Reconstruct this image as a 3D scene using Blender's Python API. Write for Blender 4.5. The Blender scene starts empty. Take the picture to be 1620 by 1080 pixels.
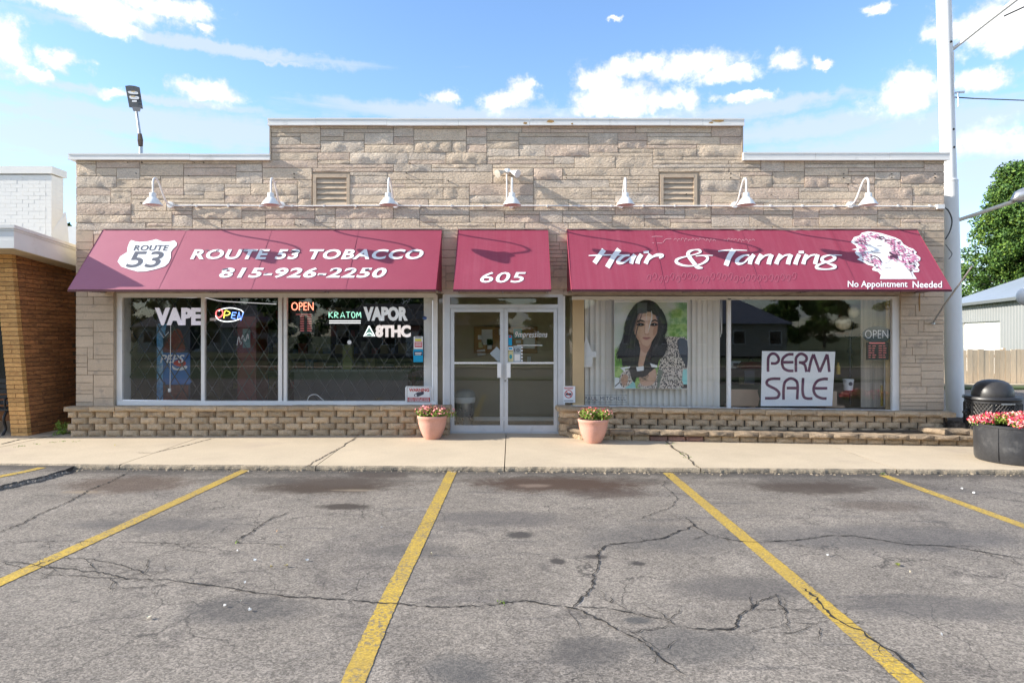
import bpy, bmesh, math, random
import numpy as np
from mathutils import Vector, Matrix, noise
from mathutils.geometry import tessellate_polygon
random.seed(7); rng = np.random.default_rng(7)
S = bpy.context.scene
C = S.collection
R = math.radians

# ------------------------------------------------------------------ camera, sky, sun, exposure
EYE = 1.72
cd = bpy.data.cameras.new('camera'); cam = bpy.data.objects.new('camera', cd); C.objects.link(cam)
cam.location = (0, 0, EYE); cam.rotation_euler = (R(90), 0, 0)
cd.lens = 24; cd.sensor_width = 36; cd.shift_y = -10/1620; cd.clip_start = .05; cd.clip_end = 3000
S.camera = cam
SUN = Vector((-1, -.112, .49)).normalized()
el = math.asin(SUN.z); azm = math.atan2(SUN.x, SUN.y)
sd = bpy.data.lights.new('sun', 'SUN'); so = bpy.data.objects.new('sun', sd); C.objects.link(so)
sd.energy = 2.2; sd.angle = R(.55); sd.color = (1, .93, .82)
so.rotation_euler = SUN.to_track_quat('Z', 'Y').to_euler(); so.location = (-30, -5, 30)
S.view_settings.view_transform = 'Standard'; S.view_settings.look = 'None'
S.view_settings.gamma = 1; S.view_settings.use_curve_mapping = False
S.view_settings.exposure = 2.07
try:
    S.cycles.max_bounces = 8; S.cycles.transparent_max_bounces = 16; S.cycles.caustics_reflective = False; S.cycles.caustics_refractive = False
except Exception: pass

wd = bpy.data.worlds.new('World'); S.world = wd; wd.use_nodes = True
wt = wd.node_tree; wt.nodes.clear()
def WN(t, **k):
    n = wt.nodes.new(t)
    for a, b in k.items(): setattr(n, a, b)
    return n
def wl(a, b): wt.links.new(a, b)
def wmath(op, a, b=None, c=None, clamp=False):
    n = WN('ShaderNodeMath', operation=op, use_clamp=clamp)
    for i, v in enumerate((a, b, c)):
        if v is None: continue
        if isinstance(v, (int, float)): n.inputs[i].default_value = v
        else: wl(v, n.inputs[i])
    return n.outputs[0]
def wvec(op, a, b=None, c=None):
    n = WN('ShaderNodeVectorMath', operation=op)
    for i, v in enumerate((a, b, c)):
        if v is None: continue
        if isinstance(v, tuple): n.inputs[i].default_value = v
        else: wl(v, n.inputs[i])
    return n
sky = WN('ShaderNodeTexSky', sky_type='NISHITA'); sky.sun_disc = False
sky.sun_elevation = el; sky.sun_rotation = azm % (2*math.pi)
sky.air_density = 1.0; sky.dust_density = .6; sky.ozone_density = 2.5; sky.altitude = 200
hs = WN('ShaderNodeHueSaturation'); hs.inputs['Saturation'].default_value = 1.08; hs.inputs['Hue'].default_value = .503; wl(sky.outputs[0], hs.inputs['Color'])
bgs = WN('ShaderNodeBackground'); wl(hs.outputs[0], bgs.inputs[0]); bgs.inputs[1].default_value = .078
tc = WN('ShaderNodeTexCoord'); sp = WN('ShaderNodeSeparateXYZ'); wl(tc.outputs['Generated'], sp.inputs[0])
az = wmath('ARCTAN2', sp.outputs[0], sp.outputs[1]); ele = wmath('ARCSINE', sp.outputs[2])
cb = WN('ShaderNodeCombineXYZ'); wl(az, cb.inputs[0]); wl(ele, cb.inputs[1])
P2 = cb.outputs[0]
_w = WN('ShaderNodeTexNoise'); wl(P2, _w.inputs['Vector']); _w.inputs['Scale'].default_value = 34; _w.inputs['Detail'].default_value = 8; _w.inputs['Roughness'].default_value = .62
_o = WN('ShaderNodeVectorMath', operation='SUBTRACT'); wl(_w.outputs['Color'], _o.inputs[0]); _o.inputs[1].default_value = (.5,.5,.5)
PWn = WN('ShaderNodeVectorMath', operation='MULTIPLY_ADD'); wl(_o.outputs[0], PWn.inputs[0]); PWn.inputs[1].default_value = (.055,.034,0); wl(P2, PWn.inputs[2]); PW = PWn.outputs[0]
def azel(px, py):
    u = (px-810)/1080; v = (530-py)/1080
    return math.atan(u), math.atan(v/math.hypot(1, u))
def ramp(v, a, b):
    n = WN('ShaderNodeMapRange', interpolation_type='SMOOTHSTEP'); wl(v, n.inputs[0])
    n.inputs[1].default_value = a; n.inputs[2].default_value = b; return n.outputs[0]
def wnoise(vec, scale, detail, rough=.55, dist=0):
    n = WN('ShaderNodeTexNoise'); wl(vec, n.inputs['Vector'])
    n.inputs['Scale'].default_value = scale; n.inputs['Detail'].default_value = detail; n.inputs['Roughness'].default_value = rough
    n.inputs['Distortion'].default_value = dist
    return n.outputs[0]
# cumulus: each one an ellipse in azimuth and elevation, broken up by noise
def blobs(lst):
    cur = None
    for px, py, rx, ry in lst:
        a, e = azel(px, py); k = math.cos(a)
        sx, sy = 1080/(rx*k*k), 1080/(ry*k)
        m = wvec('MULTIPLY_ADD', PW, (sx, sy, 0), (-a*sx, -e*sy, 0))
        d = wvec('LENGTH', m.outputs[0]).outputs['Value']
        cur = d if cur is None else wmath('MINIMUM', cur, d)
    return cur
CUM = [(130,6,170,22),(270,14,80,18),(10,70,44,44),(95,96,42,17),(55,118,24,10),(178,45,62,12),(325,49,17,11),
       (322,144,62,18),(178,145,26,9),(712,156,32,12),(795,158,48,16),(828,145,30,17),(945,135,44,28),(985,165,110,28),(1040,160,70,22),
       (1015,103,70,17),(1090,105,80,22),(1150,118,55,12),(1243,98,28,14),(1303,101,17,7),(1430,150,66,34),(1445,130,40,25),(1560,128,66,20),
       (1590,30,130,40),(1500,52,55,18),(1390,13,24,8),(1600,65,60,22),(978,28,12,5),(1570,220,80,22),(1180,150,60,8)]
n1 = wmath('ADD', wmath('MULTIPLY', wnoise(P2, 22, 10, .62, .25), .75), wmath('MULTIPLY', wnoise(P2, 75, 6, .65), .25))
dd = blobs(CUM)
cum = wmath('SUBTRACT', wmath('MULTIPLY_ADD', n1, 3.2, -.60), dd)
cumd = ramp(cum, -.30, .62)
# thin streaks and the milky band low in the sky
st = wvec('MULTIPLY', P2, (3.0, 26.0, 0)).outputs[0]
n2 = wnoise(st, 1.6, 7, .6, .4)
WSP = [(330,74,260,9),(200,150,230,9),(300,205,330,26),(90,225,200,40),(440,97,50,4),(1170,172,170,13),(1270,205,190,18),(1330,235,230,22),(1480,200,200,34),(1600,260,160,50),(1250,160,150,9),(1400,225,120,12),(1560,190,90,12),(60,180,120,16),(720,182,200,14),(1080,190,150,10)]
wd_ = blobs(WSP)
wsp = ramp(wmath('SUBTRACT', wmath('MULTIPLY_ADD', n2, 2.2, .12), wd_), -.25, .85)
wsp = wmath('MULTIPLY', wsp, .74)
# broken cloud over the unseen sky, thickened to brighten and neutralise the ambient light
n3 = wnoise(wvec('MULTIPLY', tc.outputs['Generated'], (1, 1, 2.6)).outputs[0], 4.2, 9, .6, .2)
rest = ramp(n3, .43, .58)
behind = wmath('SUBTRACT', 1.0, ramp(wmath('ABSOLUTE', az), .62, .85))
behind2 = wmath('SUBTRACT', 1.0, ramp(ele, .50, .68))
front = wmath('MULTIPLY', behind, behind2)
rest = wmath('MULTIPLY', rest, wmath('SUBTRACT', 1.0, front))
hz = wmath('MULTIPLY', wmath('SUBTRACT', 1.0, ramp(wmath('ABSOLUTE', ele), .02, .34)), .28)
fac = wmath('MAXIMUM', wmath('MAXIMUM', cumd, rest), wmath('MAXIMUM', wsp, hz))
fac = wmath('MULTIPLY', fac, 1.0, clamp=True)
n4 = wnoise(P2, 16, 6, .6)
shade = ramp(wmath('ADD', wmath('MULTIPLY', cum, .55), wmath('MULTIPLY', n4, 1.3)), .45, 1.15)
cc = WN('ShaderNodeMix', data_type='RGBA'); wl(shade, cc.inputs[0])
cc.inputs[6].default_value = (.58, .65, .79, 1); cc.inputs[7].default_value = (1, 1, 1, 1)
bgc = WN('ShaderNodeBackground'); wl(cc.outputs[2], bgc.inputs[0]); bgc.inputs[1].default_value = .325
mx = WN('ShaderNodeMixShader'); wl(fac, mx.inputs[0]); wl(bgs.outputs[0], mx.inputs[1]); wl(bgc.outputs[0], mx.inputs[2])
wo = WN('ShaderNodeOutputWorld'); wl(mx.outputs[0], wo.inputs[0])
wd.cycles.sampling_method = 'MANUAL'; wd.cycles.sample_map_resolution = 512

# ------------------------------------------------------------------ materials
def pm(name, col, rough=.65, var=.15, vs=4, fine=.0, fs=60, bump=0, bs=40, bd=.01, metal=0, objvar=0, emit=0, ecol=None,
       col2=None, c2s=2.0, c2lo=.5, c2hi=.65, stretch=(1,1,1), spec=.5, trans=0, bdetail=5):
    m = bpy.data.materials.new(name); m.use_nodes = True; t = m.node_tree; b = t.nodes['Principled BSDF']
    def N(k, **kw):
        n = t.nodes.new(k)
        for a_, v_ in kw.items(): setattr(n, a_, v_)
        return n
    L = t.links.new
    tcn = N('ShaderNodeTexCoord'); mp = N('ShaderNodeMapping'); L(tcn.outputs['Object'], mp.inputs[0])
    mp.inputs['Scale'].default_value = stretch
    oi = N('ShaderNodeObjectInfo')
    vec = mp.outputs[0]
    if objvar:
        ad = N('ShaderNodeVectorMath', operation='ADD'); ml = N('ShaderNodeVectorMath', operation='SCALE')
        cb_ = N('ShaderNodeCombineXYZ'); L(oi.outputs['Random'], cb_.inputs[0]); L(oi.outputs['Random'], cb_.inputs[2])
        L(cb_.outputs[0], ml.inputs[0]); ml.inputs['Scale'].default_value = 37
        L(vec, ad.inputs[0]); L(ml.outputs[0], ad.inputs[1]); vec = ad.outputs[0]
    def noise_(scale, detail=5, rough_=.6):
        n = N('ShaderNodeTexNoise'); L(vec, n.inputs['Vector']); n.inputs['Scale'].default_value = scale
        n.inputs['Detail'].default_value = detail; n.inputs['Roughness'].default_value = rough_; return n.outputs[0]
    def mr(v, a, c, lo, hi):
        n = N('ShaderNodeMapRange'); L(v, n.inputs[0]); n.inputs[1].default_value = a; n.inputs[2].default_value = c
        n.inputs[3].default_value = lo; n.inputs[4].default_value = hi; return n.outputs[0]
    def mixc(f, a, c):
        n = N('ShaderNodeMix', data_type='RGBA')
        if isinstance(f, float): n.inputs[0].default_value = f
        else: L(f, n.inputs[0])
        for i, v in ((6, a), (7, c)):
            if isinstance(v, tuple): n.inputs[i].default_value = (*v[:3], 1)
            else: L(v, n.inputs[i])
        return n.outputs[2]
    base = tuple(col)
    cur = base
    if col2: cur = mixc(mr(noise_(c2s, 6), c2lo, c2hi, 0, 1), base, tuple(col2))
    def val(cur, f):
        n = N('ShaderNodeHueSaturation'); L(f, n.inputs['Value'])
        if isinstance(cur, tuple): n.inputs['Color'].default_value = (*cur, 1)
        else: L(cur, n.inputs['Color'])
        return n.outputs[0]
    if var: cur = val(cur, mr(noise_(vs, 6), .25, .75, 1-var, 1+var))
    if fine: cur = val(cur, mr(noise_(fs, 3, .7), .3, .7, 1-fine, 1+fine))
    if objvar:
        cur = val(cur, mr(oi.outputs['Random'], 0, 1, 1-objvar, 1+objvar))
    if isinstance(cur, tuple): b.inputs['Base Color'].default_value = (*cur, 1)
    else: L(cur, b.inputs['Base Color'])
    b.inputs['Roughness'].default_value = rough; b.inputs['Metallic'].default_value = metal
    b.inputs['Specular IOR Level'].default_value = spec
    if var and rough > .1:
        L(mr(noise_(vs*2.3, 4), .3, .7, max(.05, rough-.08), min(1, rough+.08)), b.inputs['Roughness'])
    if bump:
        bn = N('ShaderNodeBump'); bn.inputs['Strength'].default_value = bump; bn.inputs['Distance'].default_value = bd
        L(noise_(bs, bdetail, .65), bn.inputs['Height']); L(bn.outputs[0], b.inputs['Normal'])
    if emit:
        b.inputs['Emission Color'].default_value = (*(ecol or col), 1); b.inputs['Emission Strength'].default_value = emit
    if trans:
        b.inputs['Transmission Weight'].default_value = trans
    return m
M = {}
def glass(name, tint=(.93,.96,.95), refl=1.0):
    m = bpy.data.materials.new(name); m.use_nodes = True; t = m.node_tree; t.nodes.clear()
    o = t.nodes.new('ShaderNodeOutputMaterial'); a = t.nodes.new('ShaderNodeBsdfTransparent'); g = t.nodes.new('ShaderNodeBsdfGlossy')
    a.inputs[0].default_value = (*tint, 1); g.inputs['Roughness'].default_value = .003; g.inputs[0].default_value = (refl, refl, refl, 1)
    f = t.nodes.new('ShaderNodeFresnel'); ge = t.nodes.new('ShaderNodeNewGeometry'); mi = t.nodes.new('ShaderNodeMapRange'); mi.inputs[3].default_value = 1.5; mi.inputs[4].default_value = 1/1.5; t.links.new(ge.outputs['Backfacing'], mi.inputs[0]); t.links.new(mi.outputs[0], f.inputs[0])
    nz = t.nodes.new('ShaderNodeTexNoise'); nz.inputs['Scale'].default_value = 1.1; nz.inputs['Detail'].default_value = 1
    bp = t.nodes.new('ShaderNodeBump'); bp.inputs['Strength'].default_value = .04; bp.inputs['Distance'].default_value = .02
    tc_ = t.nodes.new('ShaderNodeTexCoord'); t.links.new(tc_.outputs['Object'], nz.inputs['Vector'])
    t.links.new(nz.outputs[0], bp.inputs['Height']); t.links.new(bp.outputs[0], g.inputs['Normal'])
    x = t.nodes.new('ShaderNodeMixShader'); t.links.new(f.outputs[0], x.inputs[0]); t.links.new(a.outputs[0], x.inputs[1]); t.links.new(g.outputs[0], x.inputs[2])
    t.links.new(x.outputs[0], o.inputs[0]); return m
M['glass'] = glass('window_glass', (.99,.99,.985))
M['door_glass'] = glass('door_glass', (.96,.97,.95))
M['mortar'] = pm('mortar', (.42,.35,.27), .9, .2, 3, bump=.4, bs=60)
M['stone_a'] = pm('ledge_stone_tan', (.70,.56,.415), .85, .18, 3.5, fine=.22, fs=38, bump=1, bs=20, bd=.028, objvar=.09, bdetail=7, stretch=(1,1,1.6))
M['stone_b'] = pm('ledge_stone_grey', (.66,.55,.435), .85, .2, 3.5, fine=.24, fs=38, bump=1, bs=22, bd=.028, objvar=.09, bdetail=7, stretch=(1,1,1.6))
M['stone_c'] = pm('ledge_stone_pink', (.67,.52,.40), .85, .18, 3.5, fine=.22, fs=38, bump=1, bs=20, bd=.028, objvar=.08, bdetail=7, stretch=(1,1,1.6))
M['stone_s'] = pm('sawn_stone', (.58,.45,.32), .8, .14, 2.0, fine=.08, fs=40, bump=.3, bs=25, bd=.006, objvar=.10, col2=(.40,.32,.25), c2s=6, c2lo=.55, c2hi=.7)
M['block'] = pm('split_face_block', (.52,.39,.25), .95, .22, 3, fine=.25, fs=70, bump=.9, bs=35, bd=.02, objvar=.22, col2=(.25,.18,.115), c2s=3.0, c2lo=.52, c2hi=.72)
M['block_old'] = pm('weathered_block', (.36,.27,.18), .95, .25, 3, fine=.25, fs=70, bump=.9, bs=35, bd=.02, objvar=.28, col2=(.10,.08,.06), c2s=4.0, c2lo=.46, c2hi=.68)
M['coping'] = pm('white_coping_metal', (.84,.82,.78), .45, .05, 2, col2=(.62,.60,.55), c2s=3, c2lo=.6, c2hi=.8)
M['rust'] = pm('rust_stain', (.42,.25,.09), .9, .3, 20)
M['white'] = pm('white_paint', (.84,.83,.80), .45, .05, 3)
M['frame'] = pm('window_frame_paint', (.80,.78,.74), .45, .06, 3, col2=(.55,.53,.50), c2s=4, c2lo=.6, c2hi=.8)
M['alu'] = pm('door_frame_metal', (.62,.62,.62), .38, .08, 3, metal=.25, col2=(.48,.47,.45), c2s=5, c2lo=.6, c2hi=.8)
M['trim'] = pm('weathered_trim', (.52,.44,.36), .7, .15, 3, col2=(.33,.25,.19), c2s=5, c2lo=.5, c2hi=.72, stretch=(1,1,3))
M['black'] = pm('black_metal', (.02,.02,.022), .45, .2, 4)
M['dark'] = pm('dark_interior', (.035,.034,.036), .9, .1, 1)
M['awn'] = None
M['ink_w'] = pm('white_print', (.80,.80,.80), .6, .04, 6)
M['ink_k'] = pm('dark_print', (.09,.10,.13), .6, .1, 6)
M['conc'] = pm('sidewalk_concrete', (.50,.415,.30), .9, .10, 1.2, fine=.10, fs=55, bump=.25, bs=90, bd=.004, col2=(.44,.36,.27), c2s=1.1, c2lo=.56, c2hi=.74, objvar=.03)
M['kerb'] = pm('kerb_aggregate', (.34,.28,.20), .95, .3, 5, fine=.35, fs=60, bump=1, bs=50, bd=.02, col2=(.16,.14,.11), c2s=4, c2lo=.5, c2hi=.65)
M['crack'] = pm('crack_fill', (.022,.020,.018), 1, .3, 9)
M['crack_s'] = pm('sidewalk_crack', (.07,.055,.04), 1, .3, 9)
M['brick_lit'] = pm('lit_side_brick', (.66,.37,.13), .85, .22, 5, fine=.15, fs=70, bump=.5, bs=60, bd=.006, objvar=.20, col2=(.48,.22,.075), c2s=3)  # wing wall front: its brighter light is put into the brick colour
M['brick_shaded'] = pm('shaded_side_brick', (.40,.17,.062), .85, .28, 4, fine=.15, fs=70, bump=.5, bs=60, bd=.006, objvar=.25, col2=(.18,.075,.035), c2s=3)  # same brick on faces turned from the sun, shade painted into the colour
M['brick_mortar'] = pm('brick_mortar', (.16,.11,.07), .95, .2, 5)
M['brick_w'] = pm('white_painted_brick', (.86,.83,.77), .6, .04, 4, bump=.3, bs=30, bd=.005)
M['fascia'] = pm('white_fascia', (.74,.73,.70), .5, .05, 3, col2=(.6,.57,.52), c2s=4, c2lo=.6, c2hi=.8)
M['soffit'] = pm('tan_soffit', (.52,.42,.28), .7, .08, 3)
M['roof'] = pm('roof_membrane', (.35,.35,.34), .9, .1, 2)
M['leaf'] = pm('tree_leaves', (.085,.17,.028), .6, .45, 1.3, fine=.35, fs=9, spec=.3, col2=(.17,.25,.035), c2s=1.0, c2lo=.45, c2hi=.65)
M['leaf_d'] = pm('dark_leaves', (.045,.10,.022), .6, .4, 1.0, fine=.3, fs=9, spec=.3)
M['leaf_s'] = pm('plant_leaves', (.20,.30,.045), .55, .4, 20, fine=.3, fs=60, spec=.3)
M['bark'] = pm('bark', (.12,.09,.06), .95, .3, 5, bump=.6, bs=20, bd=.03)
M['pet_p'] = pm('pink_petals', (.78,.24,.26), .6, .3, 30, fine=.3, fs=80)
M['pet_r'] = pm('red_petals', (.72,.035,.09), .6, .3, 30, fine=.3, fs=80)
M['pet_c'] = pm('pale_petals', (.85,.45,.40), .6, .2, 30)
M['terra'] = pm('pink_pot', (.62,.33,.26), .7, .14, 5, fine=.08, fs=50, bump=.1, bs=40, col2=(.52,.27,.20), c2s=5)
M['planter'] = pm('black_planter', (.035,.036,.04), .42, .3, 3, fine=.2, fs=30, bump=.15, bs=25, bd=.01, col2=(.10,.10,.10), c2s=3.5, c2lo=.55, c2hi=.75)
M['fence'] = pm('cedar_fence', (.78,.60,.40), .85, .12, 3, objvar=.16, stretch=(6,6,1))
M['sheet'] = pm('grey_metal_siding', (.23,.24,.24), .5, .05, 1)
M['sheetroof'] = pm('grey_metal_roof', (.25,.29,.34), .45, .06, .5)
M['grass'] = pm('grass', (.055,.085,.025), .95, .35, .3, fine=.3, fs=8, col2=(.10,.10,.045), c2s=.1)
M['wood'] = pm('cork_wood', (.40,.22,.09), .8, .2, 20)
M['paper'] = pm('paper', (.75,.74,.70), .8, .05, 5)
M['beige'] = pm('beige_wall', (.50,.42,.29), .9, .06, 1)
M['tanw'] = pm('tan_post', (.55,.40,.22), .8, .1, 2)
M['steel'] = pm('steel', (.45,.46,.47), .3, .1, 4, metal=.8)
def flat(name, col, rough=.6, emit=0, **k):
    if name not in M: M[name] = pm(name, col, rough, k.pop('var', .05), 8, emit=emit, **k)
    return M[name]

# ------------------------------------------------------------------ mesh and object helpers
class MB:
    def __init__(s): s.v = []; s.f = []; s.m = []
    def add(s, vs, fs, mi=0):
        o = len(s.v); s.v += [tuple(p) for p in vs]; s.f += [tuple(i+o for i in f) for f in fs]; s.m += [mi]*len(fs)
        return s
    def box(s, x0, x1, y0, y1, z0, z1, mi=0):
        x0, x1 = sorted((x0, x1)); y0, y1 = sorted((y0, y1)); z0, z1 = sorted((z0, z1))
        v = [(x,y,z) for z in (z0,z1) for y in (y0,y1) for x in (x0,x1)]
        return s.add(v, [(0,2,3,1),(4,5,7,6),(0,1,5,4),(2,6,7,3),(0,4,6,2),(1,3,7,5)], mi)
    def bar(s, p, q, w, h=None, mi=0, up=(0,0,1)):
        p = Vector(p); q = Vector(q); d = (q-p).normalized(); h = h or w
        u = Vector(up)
        if abs(d.dot(u)) > .97: u = Vector((0,1,0))
        a = d.cross(u).normalized()*w/2; b = a.cross(d).normalized()*h/2
        v = [p-a-b, p+a-b, p+a+b, p-a+b, q-a-b, q+a-b, q+a+b, q-a+b]
        return s.add(v, [(0,3,2,1),(4,5,6,7),(0,1,5,4),(1,2,6,5),(2,3,7,6),(3,0,4,7)], mi)
    def tube(s, pts, r, n=8, mi=0, cap=True):
        pts = [Vector(p) for p in pts]; rr = r if isinstance(r, (list, tuple)) else [r]*len(pts)
        rings = []; prev = None
        for i, p in enumerate(pts):
            d = (pts[min(i+1, len(pts)-1)]-pts[max(i-1, 0)]).normalized()
            a = prev if prev is not None else (Vector((0,0,1)) if abs(d.z) < .9 else Vector((1,0,0)))
            a = (a-d*a.dot(d)).normalized(); prev = a; b = d.cross(a)
            rings.append([p+(a*math.cos(2*math.pi*k/n)+b*math.sin(2*math.pi*k/n))*rr[i] for k in range(n)])
        v = [q for rg in rings for q in rg]; f = []
        for i in range(len(pts)-1):
            for k in range(n):
                f.append((i*n+k, i*n+(k+1)%n, (i+1)*n+(k+1)%n, (i+1)*n+k))
        if cap: f += [tuple(range(n-1,-1,-1)), tuple((len(pts)-1)*n+k for k in range(n))]
        return s.add(v, f, mi)
    def lathe(s, prof, c=(0,0,0), n=24, mi=0, sx=1, sy=1, wob=0):
        v = []; f = []
        for r, z in prof:
            for k in range(n):
                t = 2*math.pi*k/n; v.append((c[0]+r*sx*math.cos(t), c[1]+r*sy*math.sin(t), c[2]+z))
        for i in range(len(prof)-1):
            for k in range(n):
                f.append((i*n+k, i*n+(k+1)%n, (i+1)*n+(k+1)%n, (i+1)*n+k))
        return s.add(v, f, mi)
    def quad(s, a, b, c, d, mi=0): return s.add([a,b,c,d], [(0,1,2,3)], mi)
    def prism(s, pts, fn, mi=0):
        """closed outline pts, fn(point, side) -> 3D for side 0 front, 1 back"""
        n = len(pts); v = [fn(p,0) for p in pts]+[fn(p,1) for p in pts]
        t = tessellate_polygon([[Vector((p[0],p[1],0)) for p in pts]])
        f = [tuple(x) for x in t]+[tuple(n+i for i in reversed(x)) for x in t]
        f += [(i,(i+1)%n,n+(i+1)%n,n+i) for i in range(n)]
        return s.add(v, f, mi)
    def build(s, name, mats, parent=None, smooth=False, origin=None, fixn=False):
        me = bpy.data.meshes.new(name)
        if origin is None:
            origin = root_loc(parent) if parent else None
        if origin is None:
            a = np.array(s.v) if s.v else np.zeros((1,3)); lo, hi = a.min(0), a.max(0)
            origin = ((lo[0]+hi[0])/2, (lo[1]+hi[1])/2, lo[2])
        vs = [(p[0]-origin[0], p[1]-origin[1], p[2]-origin[2]) for p in s.v]
        me.from_pydata(vs, [], s.f)
        if not isinstance(mats, (list, tuple)): mats = [mats]
        for m_ in mats: me.materials.append(m_)
        if len(mats) > 1: me.polygons.foreach_set('material_index', s.m)
        if fixn:
            bm = bmesh.new(); bm.from_mesh(me); bmesh.ops.remove_doubles(bm, verts=bm.verts, dist=1e-5)
            bmesh.ops.recalc_face_normals(bm, faces=bm.faces); bm.to_mesh(me); bm.free()
        if smooth:
            me.polygons.foreach_set('use_smooth', [True]*len(me.polygons))
            try: me.set_sharp_from_angle(angle=R(42))
            except Exception: pass
        me.update()
        o = bpy.data.objects.new(name, me); C.objects.link(o)
        if parent: o.parent = parent
        else: o.location = origin
        return o
def root_loc(o):
    while o.parent: o = o.parent
    return tuple(o.location)
def tag(o, label=None, cat=None, group=None, kind=None):
    if label: o['label'] = label
    if cat: o['category'] = cat
    if group: o['group'] = group
    if kind: o['kind'] = kind
    return o
def thing(name, loc, label, cat, group=None, kind=None):
    o = bpy.data.objects.new(name, None); C.objects.link(o); o.location = loc; o.empty_display_size = .2
    return tag(o, label, cat, group, kind)
def copy_tree(o, parent=None, loc=None):
    c = o.copy(); C.objects.link(c); c.parent = parent
    if loc is not None: c.location = loc
    for ch in list(o.children): copy_tree(ch, c)
    return c
def W(px, py, d): return ((px-810)*d/1080, d, EYE-(py-530)*d/1080)
def fbm(p, s=1.0): return noise.fractal(Vector(p)*s, .8, 2.0, 4)

# flat print: outlines drawn in reference coordinates, laid on a plane in the scene
def plane_map(p0, nrm):
    p0 = Vector(p0); nrm = Vector(nrm).normalized(); e = Vector((0,0,EYE))
    def f(px, py, off=0.0):
        d = Vector(((px-810)/1080, 1, -(py-530)/1080)); t = nrm.dot(p0-e)/nrm.dot(d)
        return e+d*t+nrm*off
    return f
def vplane(d): return plane_map((0,d,0), (0,-1,0))
class Art:
    def __init__(s, mapf): s.map = mapf; s.lay = {}; s.n = 0
    def _a(s, mat, vs, fs, off):
        off += min(s.n, 50)*4e-5+max(0, s.n-50)*6e-6; s.n += 1
        mb = s.lay.setdefault(mat, MB()); mb.add([s.map(x, y, off) for x, y in vs], fs)
    def poly(s, pts, mat, off=.002, smooth=0):
        if smooth: pts = crom(pts, smooth, True)
        t = tessellate_polygon([[Vector((p[0],p[1],0)) for p in pts]])
        fs = []
        for x in t:
            a, b, c = [pts[i] for i in x]
            cr = (b[0]-a[0])*(c[1]-a[1])-(b[1]-a[1])*(c[0]-a[0])
            fs.append(tuple(x) if cr < 0 else tuple(reversed(x)))
        s._a(mat, pts, fs, off)
    def rect(s, x0, y0, x1, y1, mat, off=.002): s._a(mat, [(x0,y0),(x0,y1),(x1,y1),(x1,y0)], [(0,1,2,3)], off)
    def ell(s, cx, cy, rx, ry, mat, off=.002, n=20, rot=0):
        c_, s_ = math.cos(rot), math.sin(rot)
        s.poly([(cx+rx*math.cos(2*math.pi*k/n)*c_-ry*math.sin(2*math.pi*k/n)*s_, cy+rx*math.cos(2*math.pi*k/n)*s_+ry*math.sin(2*math.pi*k/n)*c_) for k in range(n)], mat, off)
    def stroke(s, pts, w, mat, off=.002, smooth=5, nib=None):
        """nib: (thick, thin, angle) broad pen"""
        ww = w if isinstance(w, (list, tuple)) else [w]*len(pts)
        if smooth and len(pts) > 2:
            q = crom([(*p, ww[i]) for i, p in enumerate(pts)], smooth, False); pts = [p[:2] for p in q]; ww = [p[2] for p in q]
        vs = []; n = len(pts)
        for i, p in enumerate(pts):
            a = pts[max(i-1,0)]; b = pts[min(i+1,n-1)]; dx, dy = b[0]-a[0], b[1]-a[1]; l = math.hypot(dx,dy) or 1
            nx, ny = -dy/l, dx/l; h = ww[i]/2
            vs += [(p[0]+nx*h, p[1]+ny*h), (p[0]-nx*h, p[1]-ny*h)]
        s._a(mat, vs, [(2*i,2*i+2,2*i+3,2*i+1) for i in range(n-1)], off)
    def text(s, txt, x0, y0, x1, y1, mat, off=.002, shear=0, bold=0, spacing=1.0):
        cu = bpy.data.curves.new('t', 'FONT'); cu.body = txt; cu.offset = bold; cu.space_character = spacing; cu.resolution_u = 3
        ob = bpy.data.objects.new('t', cu); C.objects.link(ob)
        dg = bpy.context.evaluated_depsgraph_get(); me = bpy.data.meshes.new_from_object(ob.evaluated_get(dg))
        vs = np.array([v.co[:2] for v in me.vertices]); fs = [tuple(p.vertices) for p in me.polygons]
        bpy.data.objects.remove(ob); bpy.data.curves.remove(cu); bpy.data.meshes.remove(me)
        lo, hi = vs.min(0), vs.max(0); u = (vs-lo)/(hi-lo)
        u[:,0] = u[:,0]+shear*u[:,1]*(hi[1]-lo[1])/(hi[0]-lo[0]); u[:,0] /= u[:,0].max()
        s._a(mat, [(x0+(x1-x0)*a, y1-(y1-y0)*b) for a, b in u], fs, off)
    def build(s, name, parent, labels=None):
        out = []
        for m, mb in s.lay.items():
            o = mb.build(name if isinstance(name, str) else name.get(m, 'print'), M[m], parent); out.append(o)
        return out
def crom(pts, k, closed):
    n = len(pts); out = []; D = len(pts[0])
    rg = range(n) if closed else range(n-1)
    for i in rg:
        if closed: p = [pts[(i+j-1) % n] for j in range(4)]
        else: p = [pts[max(0, min(n-1, i+j-1))] for j in range(4)]
        for q in range(k):
            t = q/k
            out.append(tuple(.5*((2*p[1][a])+(-p[0][a]+p[2][a])*t+(2*p[0][a]-5*p[1][a]+4*p[2][a]-p[3][a])*t*t+(-p[0][a]+3*p[1][a]-3*p[2][a]+p[3][a])*t**3) for a in range(D)))
    if not closed: out.append(tuple(pts[-1]))
    return out
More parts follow.
